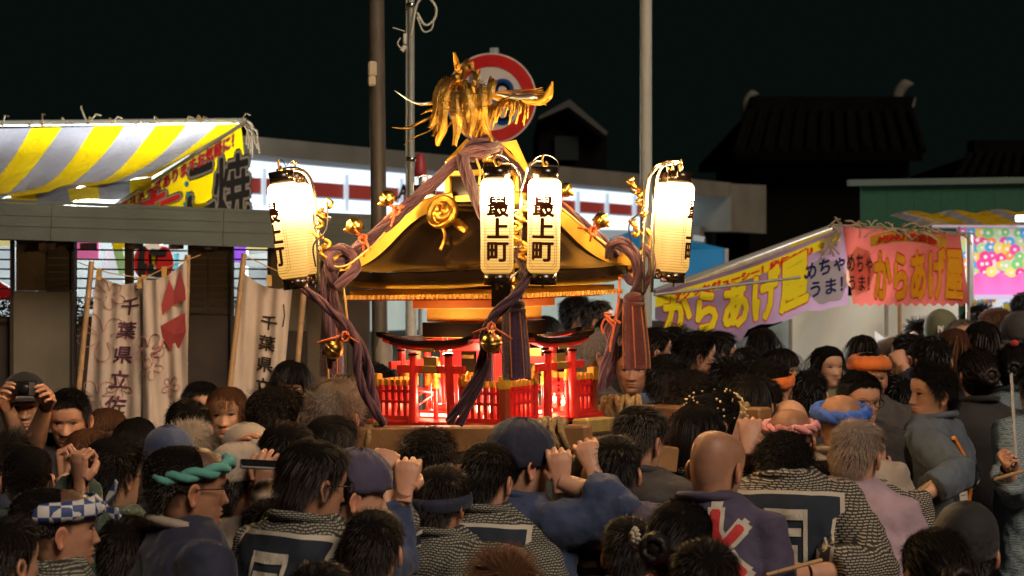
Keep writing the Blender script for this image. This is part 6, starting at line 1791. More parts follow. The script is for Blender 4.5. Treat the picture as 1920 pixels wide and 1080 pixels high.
    # ears
    for s in (-1, 1):
        n1, n2 = (14, 5) if lod == 0 else (8, 3); vs = []
        prof = [(0, -.002), (.35, -.001), (.62, .004), (.85, .0075), (1.0, .004), (.95, -.004)] if lod == 0 else [(0, 0), (.7, .004), (1, .006), (.9, -.004)]
        for (rr, hgt) in prof:
            for q in range(n1):
                a = 2 * math.pi * q / n1; ex = .0175 * rr * (1.05 if math.sin(a) > 0 else .72); ez = .032 * rr
                vs.append((s * (.0765 + hgt + .010 * max(0, -math.cos(a)) * rr), -.012 - (-math.cos(a)) * -ex * -1, ZC + .42 * HH + ez * math.sin(a)))
        v = np.array(vs); add_part(v, grid_faces(len(prof), n1), 0, (1.0, .86, .82, 1), True)
    # eyes
    if abs(((hf + 180) % 360) - 180) > 40:
        for s in (-1, 1):
            n1 = 12
            for (sx, sz, offy, mi) in ((.0118, .0031, .0006, 2), (.0068, .0038, .0014, 1)):
                vs = []
                for rr in (0.01, .6, 1):
                    for q in range(n1):
                        a = 2 * math.pi * q / n1; xx = s * .0315 + sx * rr * math.cos(a); zz = .497 + (sz * rr * math.sin(a)) / HH
                        if sx > .01: zz += -.004 * (s * math.cos(a) * rr) * -1
                        aa = math.asin(max(-1, min(1, xx / float(head_tab(zz)[0])))); w, ff, b = head_tab(zz)
                        y = float(ff) * max(0, math.cos(aa)) ** .86 + float(face_feat(np.array(xx), np.array(zz), fem)); vs.append((xx, y + offy + .0018 * (1 - rr), ZC + zz * HH))
                add_part(vs, grid_faces(3, n1), mi, (1, 1, 1, 1), True)
            vs = []      # upper lid line
            for q in range(9):
                xx = s * .0315 + (q / 8 - .5) * .030; up = .0052 * (1 - ((q / 8 - .5) * 2) ** 2)
                for dz_ in (-.0006, .0024 + .0006 * fem):
                    zz = .497 + (up + dz_ - .0008) / HH; w, ff, b = head_tab(zz); aa = math.asin(max(-1, min(1, xx / float(w))))
                    vs.append((xx, float(ff) * math.cos(aa) ** .86 + float(face_feat(np.array(xx), np.array(zz), fem)) + .0022, ZC + zz * HH))
            fq = np.array([[2 * q, 2 * q + 1, 2 * q + 3, 2 * q + 2] for q in range(8)]); add_part(vs, fq, 1, (1, 1, 1, 1), True)
    # ---------- arms
    hd = {h_[0]: h_ for h_ in hands}
    sleeves = []
    for sd, nm in ((-1, 'L'), (1, 'R')):
        S = Vector((sd * .168, -.01 + stoop * .75, 1.345 + shrug)); 
        if nm in hd:
            _, hx, hy, hz, hk = hd[nm][:5]; T = Mi @ P(hx, hy, hz); pole = hd[nm][5] if len(hd[nm]) > 5 else (sd * .8, -.2, -1)
            up = hd[nm][6] if len(hd[nm]) > 6 else None
            E_, Wp = arm_ik(S, T, .275, .245, pole); kindh = hk
        else:
            E_ = Vector((sd * .235, -.03 + stoop * .6, 1.09)); Wp = Vector((sd * .235, .07 + stoop * .5, .87)); kindh = 'relax'; up = None
        fd = (Wp - E_).normalized()
        c_ = [E_, E_.lerp(Wp, .3), E_.lerp(Wp, .7), Wp + fd * .012]
        v, fq = np_tube([S, S.lerp(E_, .5)] + c_, [.052, .046, .043, .044, .033, .0265], 12 if lod == 0 else 8); add_part(v, fq)
        HV, HQ = hand_mesh(kindh, 1 if (nm in hd and lod == 0) else 0)
        yv = fd
        if len(hd.get(nm, ())) > 7 and hd[nm][7]: yv = (Mi.to_3x3() @ Vector(hd[nm][7])).normalized()
        zv = Vector(Mi.to_3x3() @ Vector(up)) if up else Vector((sd * .8, -.3, .3)); zv = (zv - yv * zv.dot(yv)).normalized(); xv = yv.cross(zv)
        Hm = np.array(Matrix((xv, yv, zv)).transposed()); hv = HV.copy()
        if sd > 0: hv[:, 0] *= -1; HQ = HQ[:, ::-1]
        add_part(hv @ Hm.T + np.array(Wp + fd * .010), HQ, 0, (1, .93, .9, 1))
        sleeves.append((S, E_, Wp, fd))
    body = np_mesh('body', np.concatenate(parts_V), [np.concatenate(parts_F)], [sk, EYEM, EYEW], root, mi=np.concatenate(parts_M), attr=np.concatenate(parts_T))
    # ---------- garment
    m = MB(); ng = 30; rings = happi_rings(kind); vs = []
    for z, w, ff, b in rings:
        for q in range(ng):
            a = 2 * math.pi * q / ng; c = math.cos(a); s = math.sin(a); vs.append((w * widen * math.copysign(abs(s) ** .85, s), (ff if c > 0 else b) * widen * math.copysign(abs(c) ** .9, c), z))
    vs = [(x_, y_, z_ + shrug * min(1, max(0, (z_ - 1.1) / .2))) for x_, y_, z_ in vs]
    vs = [tuple(v) for v in lean(vs)]
    n_ = len(rings); fs = [[i * ng + q, i * ng + (q + 1) % ng, (i + 1) * ng + (q + 1) % ng, (i + 1) * ng + q] for i in range(n_ - 1) for q in range(ng)]
    fs.append([q for q in range(ng)][::-1]); fs.append([(n_ - 1) * ng + q for q in range(ng)])
    m.add(vs, fs, 0, True)
    sl = sleeve or ('wide' if kind == 'happi' else ('short' if kind == 'tee' else 'long'))
    for (S, E_, Wp, fd) in sleeves:
        ins = Vector((-math.copysign(.07, S.x), 0, -.0)); 
        if sl == 'wide': m.tube([S + ins, S, S.lerp(E_, .5), E_, E_.lerp(Wp, .40), E_.lerp(Wp, .70)], [.060, .072, .072, .071, .070, .072], 14)
        elif sl == 'short': m.tube([S + ins, S, S.lerp(E_, .4), S.lerp(E_, .75)], [.058, .068, .066, .066], 14)
        else: m.tube([S + ins, S, S.lerp(E_, .5), E_, E_.lerp(Wp, .5), E_.lerp(Wp, .93)], [.058, .068, .062, .056, .048, .040], 14)
    nmg = {'happi': 'happi_coat', 'tee': 't_shirt', 'shirt': 'shirt'}[kind]
    g_ = m.build(nmg, CL[top], root, smooth=True)
    md = g_.modifiers.new('join', 'REMESH'); md.mode = 'VOXEL'; md.voxel_size = .011 if lod == 0 else .022; md.use_smooth_shade = True
    sm = g_.modifiers.new('smooth', 'SMOOTH'); sm.iterations = 3; sm.factor = .5
    dm = g_.modifiers.new('folds', 'DISPLACE'); dm.texture = DISP; dm.texture_coords = 'GLOBAL'; dm.strength = .045; dm.mid_level = .45
    if lod == 0: dm = g_.modifiers.new('creases', 'DISPLACE'); dm.texture = DISP2; dm.texture_coords = 'GLOBAL'; dm.strength = -.013; dm.mid_level = .4
    # collar band
    if kind == 'happi' or collar:
        pts = []
        for q in range(17):
            a = R(-150 + 300 * q / 16); pts.append((.074 * math.sin(a) * 1.0, -.022 - .072 * math.cos(a) * 1.0, 1.442 + shrug * .8 - .030 * (1 - math.cos(a)) ** 1.2 * .5))
        pts = [(-.02, .125, 1.22)] + pts + [(.02, .128, 1.22)]; pts = [tuple(v) for v in lean(pts)]
        m = MB(); m.tube(curve_pts(pts, 3), .0145, 8, flat=1.5); m.build('collar', CL[collar or top], root)
    # lower body
    tr = bpy.data.objects.new('trousers', LOWER); COL.objects.link(tr); tr.parent = root
    for s in (-1, 1):
        o = bpy.data.objects.new('shoe', SHOE); COL.objects.link(o); o.parent = root; o.location = (s * .108, .02, 0); o.rotation_euler = (0, 0, -s * .12)
    # ---------- hair and what is worn
    if hair not in ("none", "bald"): make_hair(hair, hc, Rm, root, lod, seed)
    for w_ in wear:
        nm, arg = (w_ if isinstance(w_, tuple) else (w_, None)); m = MB()
        def hp(adeg, z, off): 
            p = head_pt(np.array([R(adeg)]), np.array([z]))[0] + head_norm(np.array([R(adeg)]), np.array([min(z, .97)]))[0] * off
            return lean(turn(np.array([p]), Rm))[0]
        if nm == 'headband':   # twisted towel round the head
            vs = MB(); tilt = arg[1] if len(arg) > 1 else .06; rad = arg[2] if len(arg) > 2 else .016
            for s_ in range(2):
                pts = []
                for q in range(41):
                    a = -180 + 360 * q / 40; z = .70 + tilt * math.cos(R(a)); c = Vector(hp(a, z, .016 + .007 * math.cos(q * .95 + s_ * math.pi))); c.z += .009 * math.sin(q * .95 + s_ * math.pi); pts.append(c)
                vs.tube(pts, rad * .85, 8, caps=False)
            vs.build('headband', CL[arg[0]] if arg[0] in CL else arg[0], root)
        elif nm == 'band':     # flat folded band
            pts = []; vv = []; ff_ = []; hgt = arg[1] if len(arg) > 1 else .10; z0 = arg[2] if len(arg) > 2 else .62; tl = arg[3] if len(arg) > 3 else .05
            for q in range(49):
                a = -180 + 360 * q / 48
                for j in range(4): vv.append(hp(a, z0 + tl * math.cos(R(a)) + hgt * j / 3, .014 + .006 * math.sin(math.pi * j / 3) + .002 * math.sin(q * 1.7 + j)))
            ff_ = [[q * 4 + j, (q + 1) * 4 + j, (q + 1) * 4 + j + 1, q * 4 + j + 1] for q in range(48) for j in range(3)]
            m.add(vv, ff_, 0, True); o = m.build('headband', arg[0] if not isinstance(arg[0], str) else CL[arg[0]], root); sd_ = o.modifiers.new('thick', 'SOLIDIFY'); sd_.thickness = .004
            if len(arg) > 4:
                kx = arg[4]; c = Vector(hp(kx, z0 + hgt * .5, .02)); m = MB()
                for dx, dz, l_ in ((1, .8, .075), (1, -.2, .06), (-.3, 1, .05)):
                    dv = (Matrix.Rotation(-R(kx), 3, 'Z') @ Vector((dx * .6, .7, 0))).normalized() * .7 + Vector((0, 0, dz)); dv.normalize()
                    sdv = dv.cross(Vector((0, 0, 1))).normalized(); e = c + dv * l_
                    m.poly([c - sdv * .006, e - Vector((0, 0, .018)), e + dv * .015, e + Vector((0, 0, .018)), c + sdv * .006], .004)
                m.sphere(c, .014, 8, 6); m.build('knot', arg[0] if not isinstance(arg[0], str) else CL[arg[0]], root)
        elif nm in ('wrap', 'cap'):      # cloth cap over the crown
            vv = []; zb = arg[1] if len(arg) > 1 else .60; nr_ = 10; nc = 36; ofs = .016 if nm == 'wrap' else .018
            hg = arg[2] if len(arg) > 2 else .02
            for j in range(nr_):
                t = j / (nr_ - 1)
                for q in range(nc):
                    a = -180 + 360 * q / nc; z = .998 - (.998 - zb - .06 * math.cos(R(a))) * t ** 1.3
                    p = np.array(hp(a, z, ofs + (.004 * math.sin(q * 1.9 + j * .8) if nm == 'wrap' else 0))); up = np.array([0, 0, hg * (1 - t) ** .8]); vv.append(tuple(p + up))
            ff_ = [[j * nc + q, j * nc + (q + 1) % nc, (j + 1) * nc + (q + 1) % nc, (j + 1) * nc + q] for j in range(nr_ - 1) for q in range(nc)]
            ff_.append(list(range(nc))); m.add(vv, ff_, 0, True); o = m.build('cap' if nm == 'cap' else 'head_wrap', CL[arg[0]], root); sd_ = o.modifiers.new('thick', 'SOLIDIFY'); sd_.thickness = .004
            if nm == 'cap':
                m = MB(); vv = []
                for q in range(13):
                    a = -60 + 120 * q / 12; p0 = Vector(hp(a, zb + .06 * math.cos(R(a)), .017)); fwd = Vector(turn(np.array([[0, 1, 0]]) + PIV, Rm)[0] - PIV)
                    p1 = p0 + fwd * .065 * math.cos(R(a)) ** .7 + Vector((0, 0, -.012)); vv += [p0, p1, p1 - Vector((0, 0, .004)), p0 - Vector((0, 0, .004))]
                m.add(vv, [[q * 4 + j, q * 4 + 4 + j, q * 4 + 4 + (j + 1) % 4, q * 4 + (j + 1) % 4] for q in range(12) for j in range(4)], 0, True); m.build('cap_brim', CL[arg[0]], root)
                if len(arg) > 3:
                    aa = arg[3]; c = Vector(hp(aa, zb + .20, .022)); c2 = Vector(hp(aa, zb + .20, .03)); nn = (c2 - c).normalized(); uu = Vector((0, 0, 1)).cross(nn).normalized(); ww = nn.cross(uu)
                    for ch, dx in (('N', -.004), ('Y', .002)):
                        lettering(ch, lambda u, v: c + nn * .004 + uu * ((u - .5) * .026 + dx) + ww * ((v - .5) * .034), mat('emblem_white', (.7, .7, .68), .6), 'emblem', root, bold=.04)
        elif nm in ('glasses', 'sunglasses'):
            for s in (-1, 1):
                pts = []
                for q in range(17):
                    a = 2 * math.pi * q / 16; xx = s * .033 + .023 * math.cos(a); zz = ZC + .495 * HH + .0165 * math.sin(a); pts.append((xx, .100 - abs(xx) * .18, zz))
                pts = [tuple(v) for v in lean(turn(np.array(pts), Rm))]; m.tube(pts, .0019 if nm == 'glasses' else .0026, 5, caps=False)
                if nm == 'sunglasses': l_ = MB(); l_.add(pts[:16], [list(range(16))]); l_.build('lens', mat('dark_lens', (.02, .01, .008), .08, coat=1), root)
                tp = [tuple(v) for v in lean(turn(np.array([(s * .056, .090, ZC + .52 * HH), (s * .078, .06, ZC + .515 * HH), (s * .084, -.01, ZC + .50 * HH)]), Rm))]; m.tube(tp, .0018, 5)
            br = [tuple(v) for v in lean(turn(np.array([(-.011, .100, ZC + .50 * HH), (0, .103, ZC + .51 * HH), (.011, .100, ZC + .50 * HH)]), Rm))]; m.tube(br, .0018, 5)
            m.build('glasses', DARKM if arg is None else arg, root)
        elif nm == 'mask':
            vv = []
            for i in range(9):
                for j in range(7):
                    xx = -.062 + .124 * i / 8; zz = .0 + .38 * j / 6; w, ff, b = head_tab(zz); aa = math.asin(max(-1, min(1, xx / max(float(w), .0625)))); vv.append((xx, float(ff) * math.cos(aa) ** .8 + .010 + .012 * math.exp(-(xx / .02) ** 2) * math.exp(-((zz - .3) / .12) ** 2), ZC + zz * HH))
            vv = lean(turn(np.array(vv), Rm)); m.add([tuple(v) for v in vv], [[i * 7 + j, i * 7 + 7 + j, i * 7 + 8 + j, i * 7 + j + 1] for i in range(8) for j in range(6)], 0, True); m.build('face_mask', mat('mask_white', (.75, .75, .72), .7), root)
        elif nm == 'beads':
            for q in range(70):
                a = RNG.uniform(20, 340) if False else RNG.uniform(-180, 180); z = RNG.uniform(.62, .97); m.sphere(hp(a, z, .026), RNG.uniform(.003, .0052), 6, 4)
            tag(m.build('hair_beads', mat('gilt_bead', (.85, .68, .4), .3, .6), root), kind='stuff')
        elif nm == 'flower':
            a0, z0, mt = arg; c = Vector(hp(a0, z0, .04)); nn = (c - Vector(hp(a0, z0, 0))).normalized(); uu = Vector((0, 0, 1)).cross(nn).normalized(); ww = nn.cross(uu)
            for ring_, rr, cnt_ in ((0, .030, 13), (1, .018, 8)):
                for q in range(cnt_):
                    a = 2 * math.pi * q / cnt_ + ring_ * .3; dv = uu * math.cos(a) + ww * math.sin(a)
                    m.tube(curve_pts([c + dv * .004, c + dv * rr * .6 + nn * (.010 + ring_ * .008), c + dv * rr + nn * (.004 + ring_ * .008)], 3), [.003, .004, .005, .006, .006, .005, .003], 6)
            m.sphere(c + nn * .012, .006, 8, 6); m.build('hair_flower', mt, root)
        elif nm == 'clip':
            c = Vector(hp(arg[0], arg[1], .028)); m.sphere(c, (.02, .012, .016), 8, 6); m.build('hair_tie', CL[arg[2]], root)
    PEOPLE.append(dict(root=root, g=g_, M=Mw, Mi=Mi, k=k))
    return PEOPLE[-1]

_todo = []
def crest(p, fnlist): _todo.append((p, fnlist))
def run_crests():
    bpy.context.view_layer.update(); dg = bpy.context.evaluated_depsgraph_get()
    for p, fl in _todo:
        ev = p['g'].evaluated_get(dg); bvh = BVHTree.FromObject(p['g'], dg)
        for (kindc, args) in fl:
            side = args.get('side', -1)      # -1 back, 1 front
            yaw = R(args.get('yaw', 0)); Ry = Matrix.Rotation(yaw, 3, 'Z')
            x0, x1, z0, z1 = args.get('box', (0, 0, 0, 0)); off = args.get('off', .004) + .004
            def proj(x, z):
                o_ = Ry @ Vector((x, side * .6, 0)) + Vector((0, 0, z)); d_ = Ry @ Vector((0, -side, 0))
                hit, nrm, _, _ = bvh.ray_cast(o_, d_, 1.2)
                if hit is None: return Ry @ Vector((x, side * .12, 0)) + Vector((0, 0, z))
                return hit - d_ * off
            sgn = 1 if side < 0 else -1
            m = MB()
            if kindc == 'text':
                vs, fs, _ = text_raw(args['s'], 0.0, 1.0, args.get('vert', False)); bb = text_raw(args['s'], 0.0, 1.0, args.get('vert', False))[2]
                vs, fs = split_long(vs, fs, args.get('div', .06))
                bo = args.get('bold', .03)
                for q in range(6):
                    dx, dy = bo * math.cos(q * 1.047), bo * math.sin(q * 1.047)
                    pts = [proj(sgn * (x0 + (x1 - x0) * (x + dx - bb[0]) / (bb[1] - bb[0])), z0 + (z1 - z0) * (y + dy - bb[2]) / (bb[3] - bb[2])) + Vector((0, side * q * .0001, 0)) for x, y in vs]
                    m.add(pts, fs)
                m.build('lettering', args['mat'], p['root'])
            elif kindc == 'patch':
                nx, nz = 30, 40; shp = args.get('shape'); vs = []
                for j in range(nz + 1):
                    for i in range(nx + 1):
                        u = i / nx; v = j / nz; xx = x0 + (x1 - x0) * u; zz = z0 + (z1 - z0) * v
                        if shp == 'crest': xm = (x0 + x1) / 2; xx = xm + (xx - xm) * (1.0 - .16 * math.sin(math.pi * min(1, v * 1.15)) + (.16 if v > .88 else 0)); zz += .012 * math.cos(math.pi * (u - .5)) * (1 if v > .5 else -.6)
                        if shp == 'slant': zz += (u - .5) * args.get('sl', .1)
                        vs.append(proj(sgn * xx, zz))
                m.add(vs, [[j * (nx + 1) + i, j * (nx + 1) + i + 1, (j + 1) * (nx + 1) + i + 1, (j + 1) * (nx + 1) + i] for j in range(nz) for i in range(nx)], 0, True); m.build(args.get('name', 'crest_print'), args['mat'], p['root'])
            elif kindc == 'line':
                pts = []
                for (a, b) in zip(args['pts'][:-1], args['pts'][1:]):
                    for q in range(8): pts.append(proj(sgn * (a[0] + (b[0] - a[0]) * q / 8), a[1] + (b[1] - a[1]) * q / 8))
                m.tube(pts, args.get('r', .004), 5); m.build(args.get('name', 'piping'), args['mat'], p['root'])
PW = mat('print_cream', (.50, .46, .38), .85); PD = mat('print_navy', (.012, .020, .035), .85); PRD = mat('print_red', (.50, .03, .035), .8); PBL = mat('print_blue', (.06, .14, .22), .8)
def big_crest(p, box=(-.135, .135, .98, 1.405), ch='鳳', yaw=0, c1=PD, c2=PW):
    x0, x1, z0, z1 = box
    crest(p, [('patch', dict(box=(x0 - .012, x1 + .012, z0 - .012, z1 + .010), mat=c2, shape='crest', off=.001, yaw=yaw)), ('patch', dict(box=box, mat=c1, shape='crest', off=.006, yaw=yaw)),
              ('text', dict(s=ch, box=(x0 * .62, x1 * .62, z0 + .03, z1 - .03), mat=c2, bold=.0, off=.009, yaw=yaw))])
UPZ = (0, 0, 1)
BEARER = 'bearers and festival helpers in happi coats'
WATCH = 'people watching from the left'
FAR = 'people in front of the food stalls'
def thing_at(name, label, cat, loc): return empty(name, loc, label=label, cat=cat)
# ---- left, facing the camera under the banners
person(45, 703, 7.7, 165, hair='short', hc='black', top='black', kind='tee', label='man in black at far left holding a compact camera up to his face', group=WATCH, wear=[('cap', ('black', .66, .015))],
       hands=[('R', 14, 768, 7.35, 'hold', (-.8, -.3, -1)), ('L', 84, 768, 7.35, 'hold', (.8, -.3, -1))], fem=0)
person(131, 724, 7.5, 178, pitch=12, hair='short', hc='black', top='black', kind='tee', label='short haired man in black looking down below the blossom banner', group=WATCH, skin=1)
person(200, 762, 7.7, 150, hair='bangs', hc='brown', top='char', kind='tee', fem=1, label='woman with brown fringe beside the man looking down', group=WATCH, skin=0)
person(256, 780, 7.6, 195, hair='bangs', hc='black', top='char', kind='tee', fem=1, pitch=8, label='girl with straight black fringe below the red shape banner', group=WATCH, skin=1)
person(430, 720, 7.8, 190, hf=185, roll=4, hair='bob', hc='auburn', top='brown', kind='shirt', fem=1, skin=2, label='woman with auburn bob looking towards the camera below the second banner', group=WATCH)
person(378, 712, 8.3, 160, hair='medium', hc='black', top='black', kind='tee', fem=1, label='half hidden person in dark hair behind the auburn haired woman', group=WATCH, skin=1)
person(545, 672, 8.9, 185, hf=178, pitch=6, hair='bangs', hc='black', top='char', kind='shirt', fem=1, skin=0, lod=0, label='woman with black hair parted in the middle under the left lanterns', group=WATCH)
person(706, 673, 9.0, 10, hair='short', hc='black', top='black', kind='tee', label='dark haired person at the foot of the brown lamp post', group=WATCH)
person(655, 700, 8.6, -20, hair='medium', hc='dark', top='black', kind='tee', label='dark haired person behind the curly grey head', group=WATCH)
# ---- left crowd, mostly backs
person(165, 800, 6.9, 20, hair='medium', hc='auburn', top='char', kind='shirt', fem=1, label='back of a light brown haired person in front of the man looking down', group=WATCH)
person(52, 832, 6.1, -10, hair='buzz', hc='dark', top='green', kind='shirt', label='close cropped man at the left with his back turned', group=WATCH, hands=[('R', 118, 898, 5.9, 'fist', (.6, 0, -1), (-1, 0, .2), (0, 0, 1))])
person(12, 800, 6.6, 30, hair='messy', hc='dark', top='navy', kind='shirt', label='dark haired person cut off by the left edge', group=WATCH)
person(215, 808, 6.0, 38, hair='messy', hc='black', top='green', kind='happi', label='man with thick black hair and one bright ear, left of the teal headband', group=WATCH, hands=[('L', 150, 872, 5.5, 'fist', (-.6, 0, -1), (-.5, -.6, .4), (0, 0, 1))])
person(352, 742, 7.2, -15, hair='recede', hc='dark', top='char', kind='shirt', label='man with thinning dark hair behind the blue mesh cap', group=WATCH)
person(357, 786, 6.8, 10, hair='messy', hc='grey', top='char', kind='shirt', label='grey haired person just behind the blue mesh cap', group=WATCH)
person(316, 810, 6.5, -30, hair='short', hc='dark', top='navy', kind='tee', label='person in a navy blue mesh cap behind the teal headband', wear=[('cap', ('indigo', .52, .03))], group=WATCH)
person(127, 908, 4.95, 75, hf=72, roll=0, hair='buzz', hc='pepper', top='greenpat', kind='happi', skin=1, label='old man in profile with a blue and white checked headband', group=BEARER, stoop=.05,
       wear=[('band', (node_mat('check_cloth', lambda N, L, b, tc: (lambda c: (c.inputs.__getitem__('Scale').__setattr__('default_value', 34), c.inputs.__getitem__('Color1').__setattr__('default_value', (.6, .6, .58, 1)), c.inputs.__getitem__('Color2').__setattr__('default_value', (.03, .06, .2, 1)), L.new(tc.outputs['Object'], c.inputs['Vector']), L.new(c.outputs[0], b.inputs['Base Color'])))(N.new('ShaderNodeTexChecker'))), .20, .64, .03, 15))])
person(12, 962, 4.7, 40, hair='short', hc='dark', top='navy', kind='shirt', label='dark haired person in the bottom left corner', group=WATCH)
p = person(362, 828, 5.15, 62, hf=70, pitch=4, hair='buzz', hc='pepper', top='navy', kind='happi', skin=3, label='man with a twisted teal towel round his head and dark glasses', group=BEARER, stoop=.04,
       wear=[('headband', ('tealc', .10, .014)), ('sunglasses', None)], collar='beige')
crest(p, [('line', dict(pts=[(-.10, 1.40), (-.16, 1.25), (-.17, 1.05), (-.18, .85)], mat=PW, r=.007, yaw=20, name='white_trim'))])
person(463, 800, 6.4, -20, hair='short', hc='dark', top='char', kind='shirt', label='person in a cream patterned cap among the left crowd', wear=[('cap', ('camo2' if False else 'beige', .58, .02))], group=WATCH)
person(452, 836, 6.0, 50, hair='short', hc='dark', top='beige', kind='shirt', skin=0, label='person in a pale cap with arms raised towards a phone', wear=[('cap', ('beige', .62, .02))], group=WATCH,
       hands=[('R', 492, 916, 5.85, 'hold', (.5, 0, -1), (0, -1, .3), (.3, -.2, .9)), ('L', 432, 850, 6.2, 'relax', (-1, 0, -.4))])
person(517, 713, 6.9, 30, hf=45, hair='curly', hc='dark', top='char', kind='shirt', skin=0, label='person with curly dark hair and thin glasses below the grey banner', wear=['glasses'], group=WATCH)
person(632, 700, 6.75, 25, hair='curly', hc='silver', top='char', kind='shirt', skin=2, label='person with curly silver hair beside the purple rope', group=WATCH)
person(622, 775, 6.4, 35, hair='medium', hc='black', top='char', kind='shirt', skin=0, label='dark haired man with a lit ear at the left end of the timber', group=BEARER)
person(537, 786, 6.05, 0, hair='medium', hc='black', top='black', kind='shirt', label='black haired head above the grey haired bearer', group=WATCH)
p = person(575, 820, 5.3, 35, hf=55, pitch=10, hair='medium', hc='dark', top='greenpat', kind='happi', skin=1, label='large man in a dashed coat with swept hair seen from behind', group=BEARER, widen=1.08, wear=['glasses'])
big_crest(p, yaw=0)
crest(p, [('line', dict(pts=[(.12, 1.36), (.02, 1.15), (-.12, .9)], mat=mat('strap', (.26, .20, .13), .7), r=.014, off=.010, name='shoulder_strap'))])
person(668, 850, 5.45, 70, hf=78, pitch=6, hair='buzz', hc='dark', top='indigo', kind='happi', skin=0, stoop=.06, label='man in profile with a navy head wrap beside the swept haired man', group=BEARER, wear=[('wrap', ('purple', .56, .012))],
       hands=[('R', 715, 900, 5.6, 'fist', (.5, 0, -1), (0, -1, .2), (.2, .5, .8))])
# ---- front bearers
person(800, 792, 6.15, 5, hair='curly', hc='dark', top='char', kind='happi', label='bushy dark hair in front of the middle of the timber', group=BEARER)
person(828, 868, 5.75, 30, hair='short', hc='dark', top='greenpat', kind='happi', skin=1, label='bowed head with a dark band round it, beside the raised fist', group=BEARER, wear=[('band', ('navy', .22, .40, .02))])
p = person(905, 826, 5.85, 12, hf=32, pitch=14, hair='short', hc='black', top='greenpat', kind='happi', skin=0, label='bearer in a dashed coat with his left fist raised on the pole', group=BEARER, widen=1.05,
       hands=[('L', 757, 925, 5.55, 'grip', (-.5, .3, -1), (0, -.8, .5), (.1, .35, .9))])
big_crest(p)
crest(p, [('line', dict(pts=[(.02, 1.24), (.10, 1.36), (.15, 1.34), (.14, 1.15)], mat=mat('sash', (.34, .22, .14), .8), r=.016, off=.008, name='sash'))])
person(975, 798, 5.95, 55, hf=62, hair='buzz', hc='dark', top='indigo', kind='happi', skin=0, pitch=4, label='bearer in blue with a navy cloth wrapped over his head', group=BEARER, wear=[('wrap', ('navy', .50, .022))],
       hands=[('R', 1058, 905, 5.85, 'grip', (.5, 0, -1), (0, -1, .3), (-.1, .25, 1))])
person(945, 1022, 4.5, -10, hair='messy', hc='auburn', top='char', kind='shirt', fem=1, label='top of a reddish brown head at the bottom centre', group=BEARER)
person(600, 1048, 4.4, 0, hair='short', hc='black', top='black', kind='shirt', label='top of a black haired head at the bottom left of centre', group=BEARER)
# ---- right of the shrine
p = person(1190, 757, 6.4, 28, hf=40, pitch=12, hair='short', hc='pepper', top='char', kind='happi', skin=0, label='bearer with short greying hair reaching left to the timber end', group=BEARER, widen=1.05,
       hands=[('L', 1118, 862, 5.75, 'grip', (-.5, .2, -1), (0, -.9, .5), (-.25, .4, .8))])
p = person(1150, 812, 6.05, 5, hair='short', hc='black', top='camo', kind='happi', label='figure in a black and cream coat beneath the timber end', group=BEARER)
person(1303, 752, 6.6, 10, hf=25, hair='bob', hc='black', top='greypat', kind='happi', fem=1, shrug=0, label='woman with a straight black bob right of the timber', group=BEARER)
person(1342, 728, 6.9, 55, hf=70, hair='tied', hc='black', top='greypat', kind='happi', fem=1, shrug=0, skin=0, label='woman in profile with gilt beads all over her black hair', group=BEARER, wear=['beads'])
person(1293, 683, 7.7, 20, hair='curly', hc='dark', top='char', kind='shirt', label='person with bushy curly hair behind the beaded hair', group=FAR)
p = person(1330, 806, 5.7, 20, hf=38, pitch=16, hair='bald', hc='pepper', top='purple', kind='happi', skin=1, label='bald elderly man in a dull purple coat with red lettering', group=BEARER, widen=1.0)
crest(p, [('text', dict(s='水', box=(-.05, .15, 1.22, 1.44), mat=PW, bold=.07, off=.005)), ('text', dict(s='水', box=(-.04, .14, 1.23, 1.43), mat=PRD, bold=.03, off=.009))])
person(1272, 932, 4.95, 15, hf=35, hair='tied', hc='black', top='redc', kind='shirt', fem=1, label='woman with a cream paper flower in her black hair, bottom right of centre', group=BEARER, wear=[('flower', (-150, .62, mat('flower_cream', (.60, .52, .42), .7)))])
person(1322, 1006, 4.5, 10, hair='short', hc='dark', top='char', kind='shirt', label='dark head at the bottom edge below the bald man', group=BEARER)
p = person(1474, 795, 6.05, 8, hf=5, pitch=48, stoop=.05, shrug=.075, hair='curly', hc='black', top='greypat', kind='happi', skin=0, label='bearer in a dashed coat with a large navy crest and one arm raised', group=BEARER, widen=1.10,
       hands=[('L', 1402, 838, 6.15, 'grip', (-.35, 1, -.5), (0, -.9, .5), (.1, .5, .85)), ('R', 1520, 1075, 5.7, 'fist', (1, -.3, -.8), (0, -1, .2))])
big_crest(p, (-.14, .14, .96, 1.44))
person(1482, 764, 6.7, 15, hair='bald', hc='pepper', top='char', kind='happi', skin=3, label='shiny bald head with a pink twisted towel low round it', group=BEARER, wear=[('headband', ('pinkt', .02, .013))])
person(1430, 706, 8.0, 40, hair='short', hc='dark', top='char', kind='happi', label='dark haired person left of the orange headband', group=FAR, lod=0)
person(1404, 698, 7.6, 0, hair='medium', hc='black', top='char', kind='shirt', label='back of a smooth black head behind the raised hand', group=FAR)
person(1577, 738, 6.9, 5, hair='bald', hc='pepper', top='beige', kind='happi', skin=1, label='bald bearer with a thick blue towel twisted round his head', group=BEARER, wear=[('headband', ('royal', .05, .021))])
p = person(1600, 784, 6.3, 22, hf=30, pitch=12, hair='short', hc='silver', top='lilac', kind='shirt', skin=0, label='grey haired person in a pale coat with black lines', group=BEARER, widen=1.05)
crest(p, [('line', dict(pts=[(-.18, 1.20), (.02, 1.30), (.15, 1.16), (.13, .95)], mat=INK, r=.005)), ('text', dict(s='丸', box=(-.11, .06, 1.07, 1.24), mat=INK, bold=.05))])
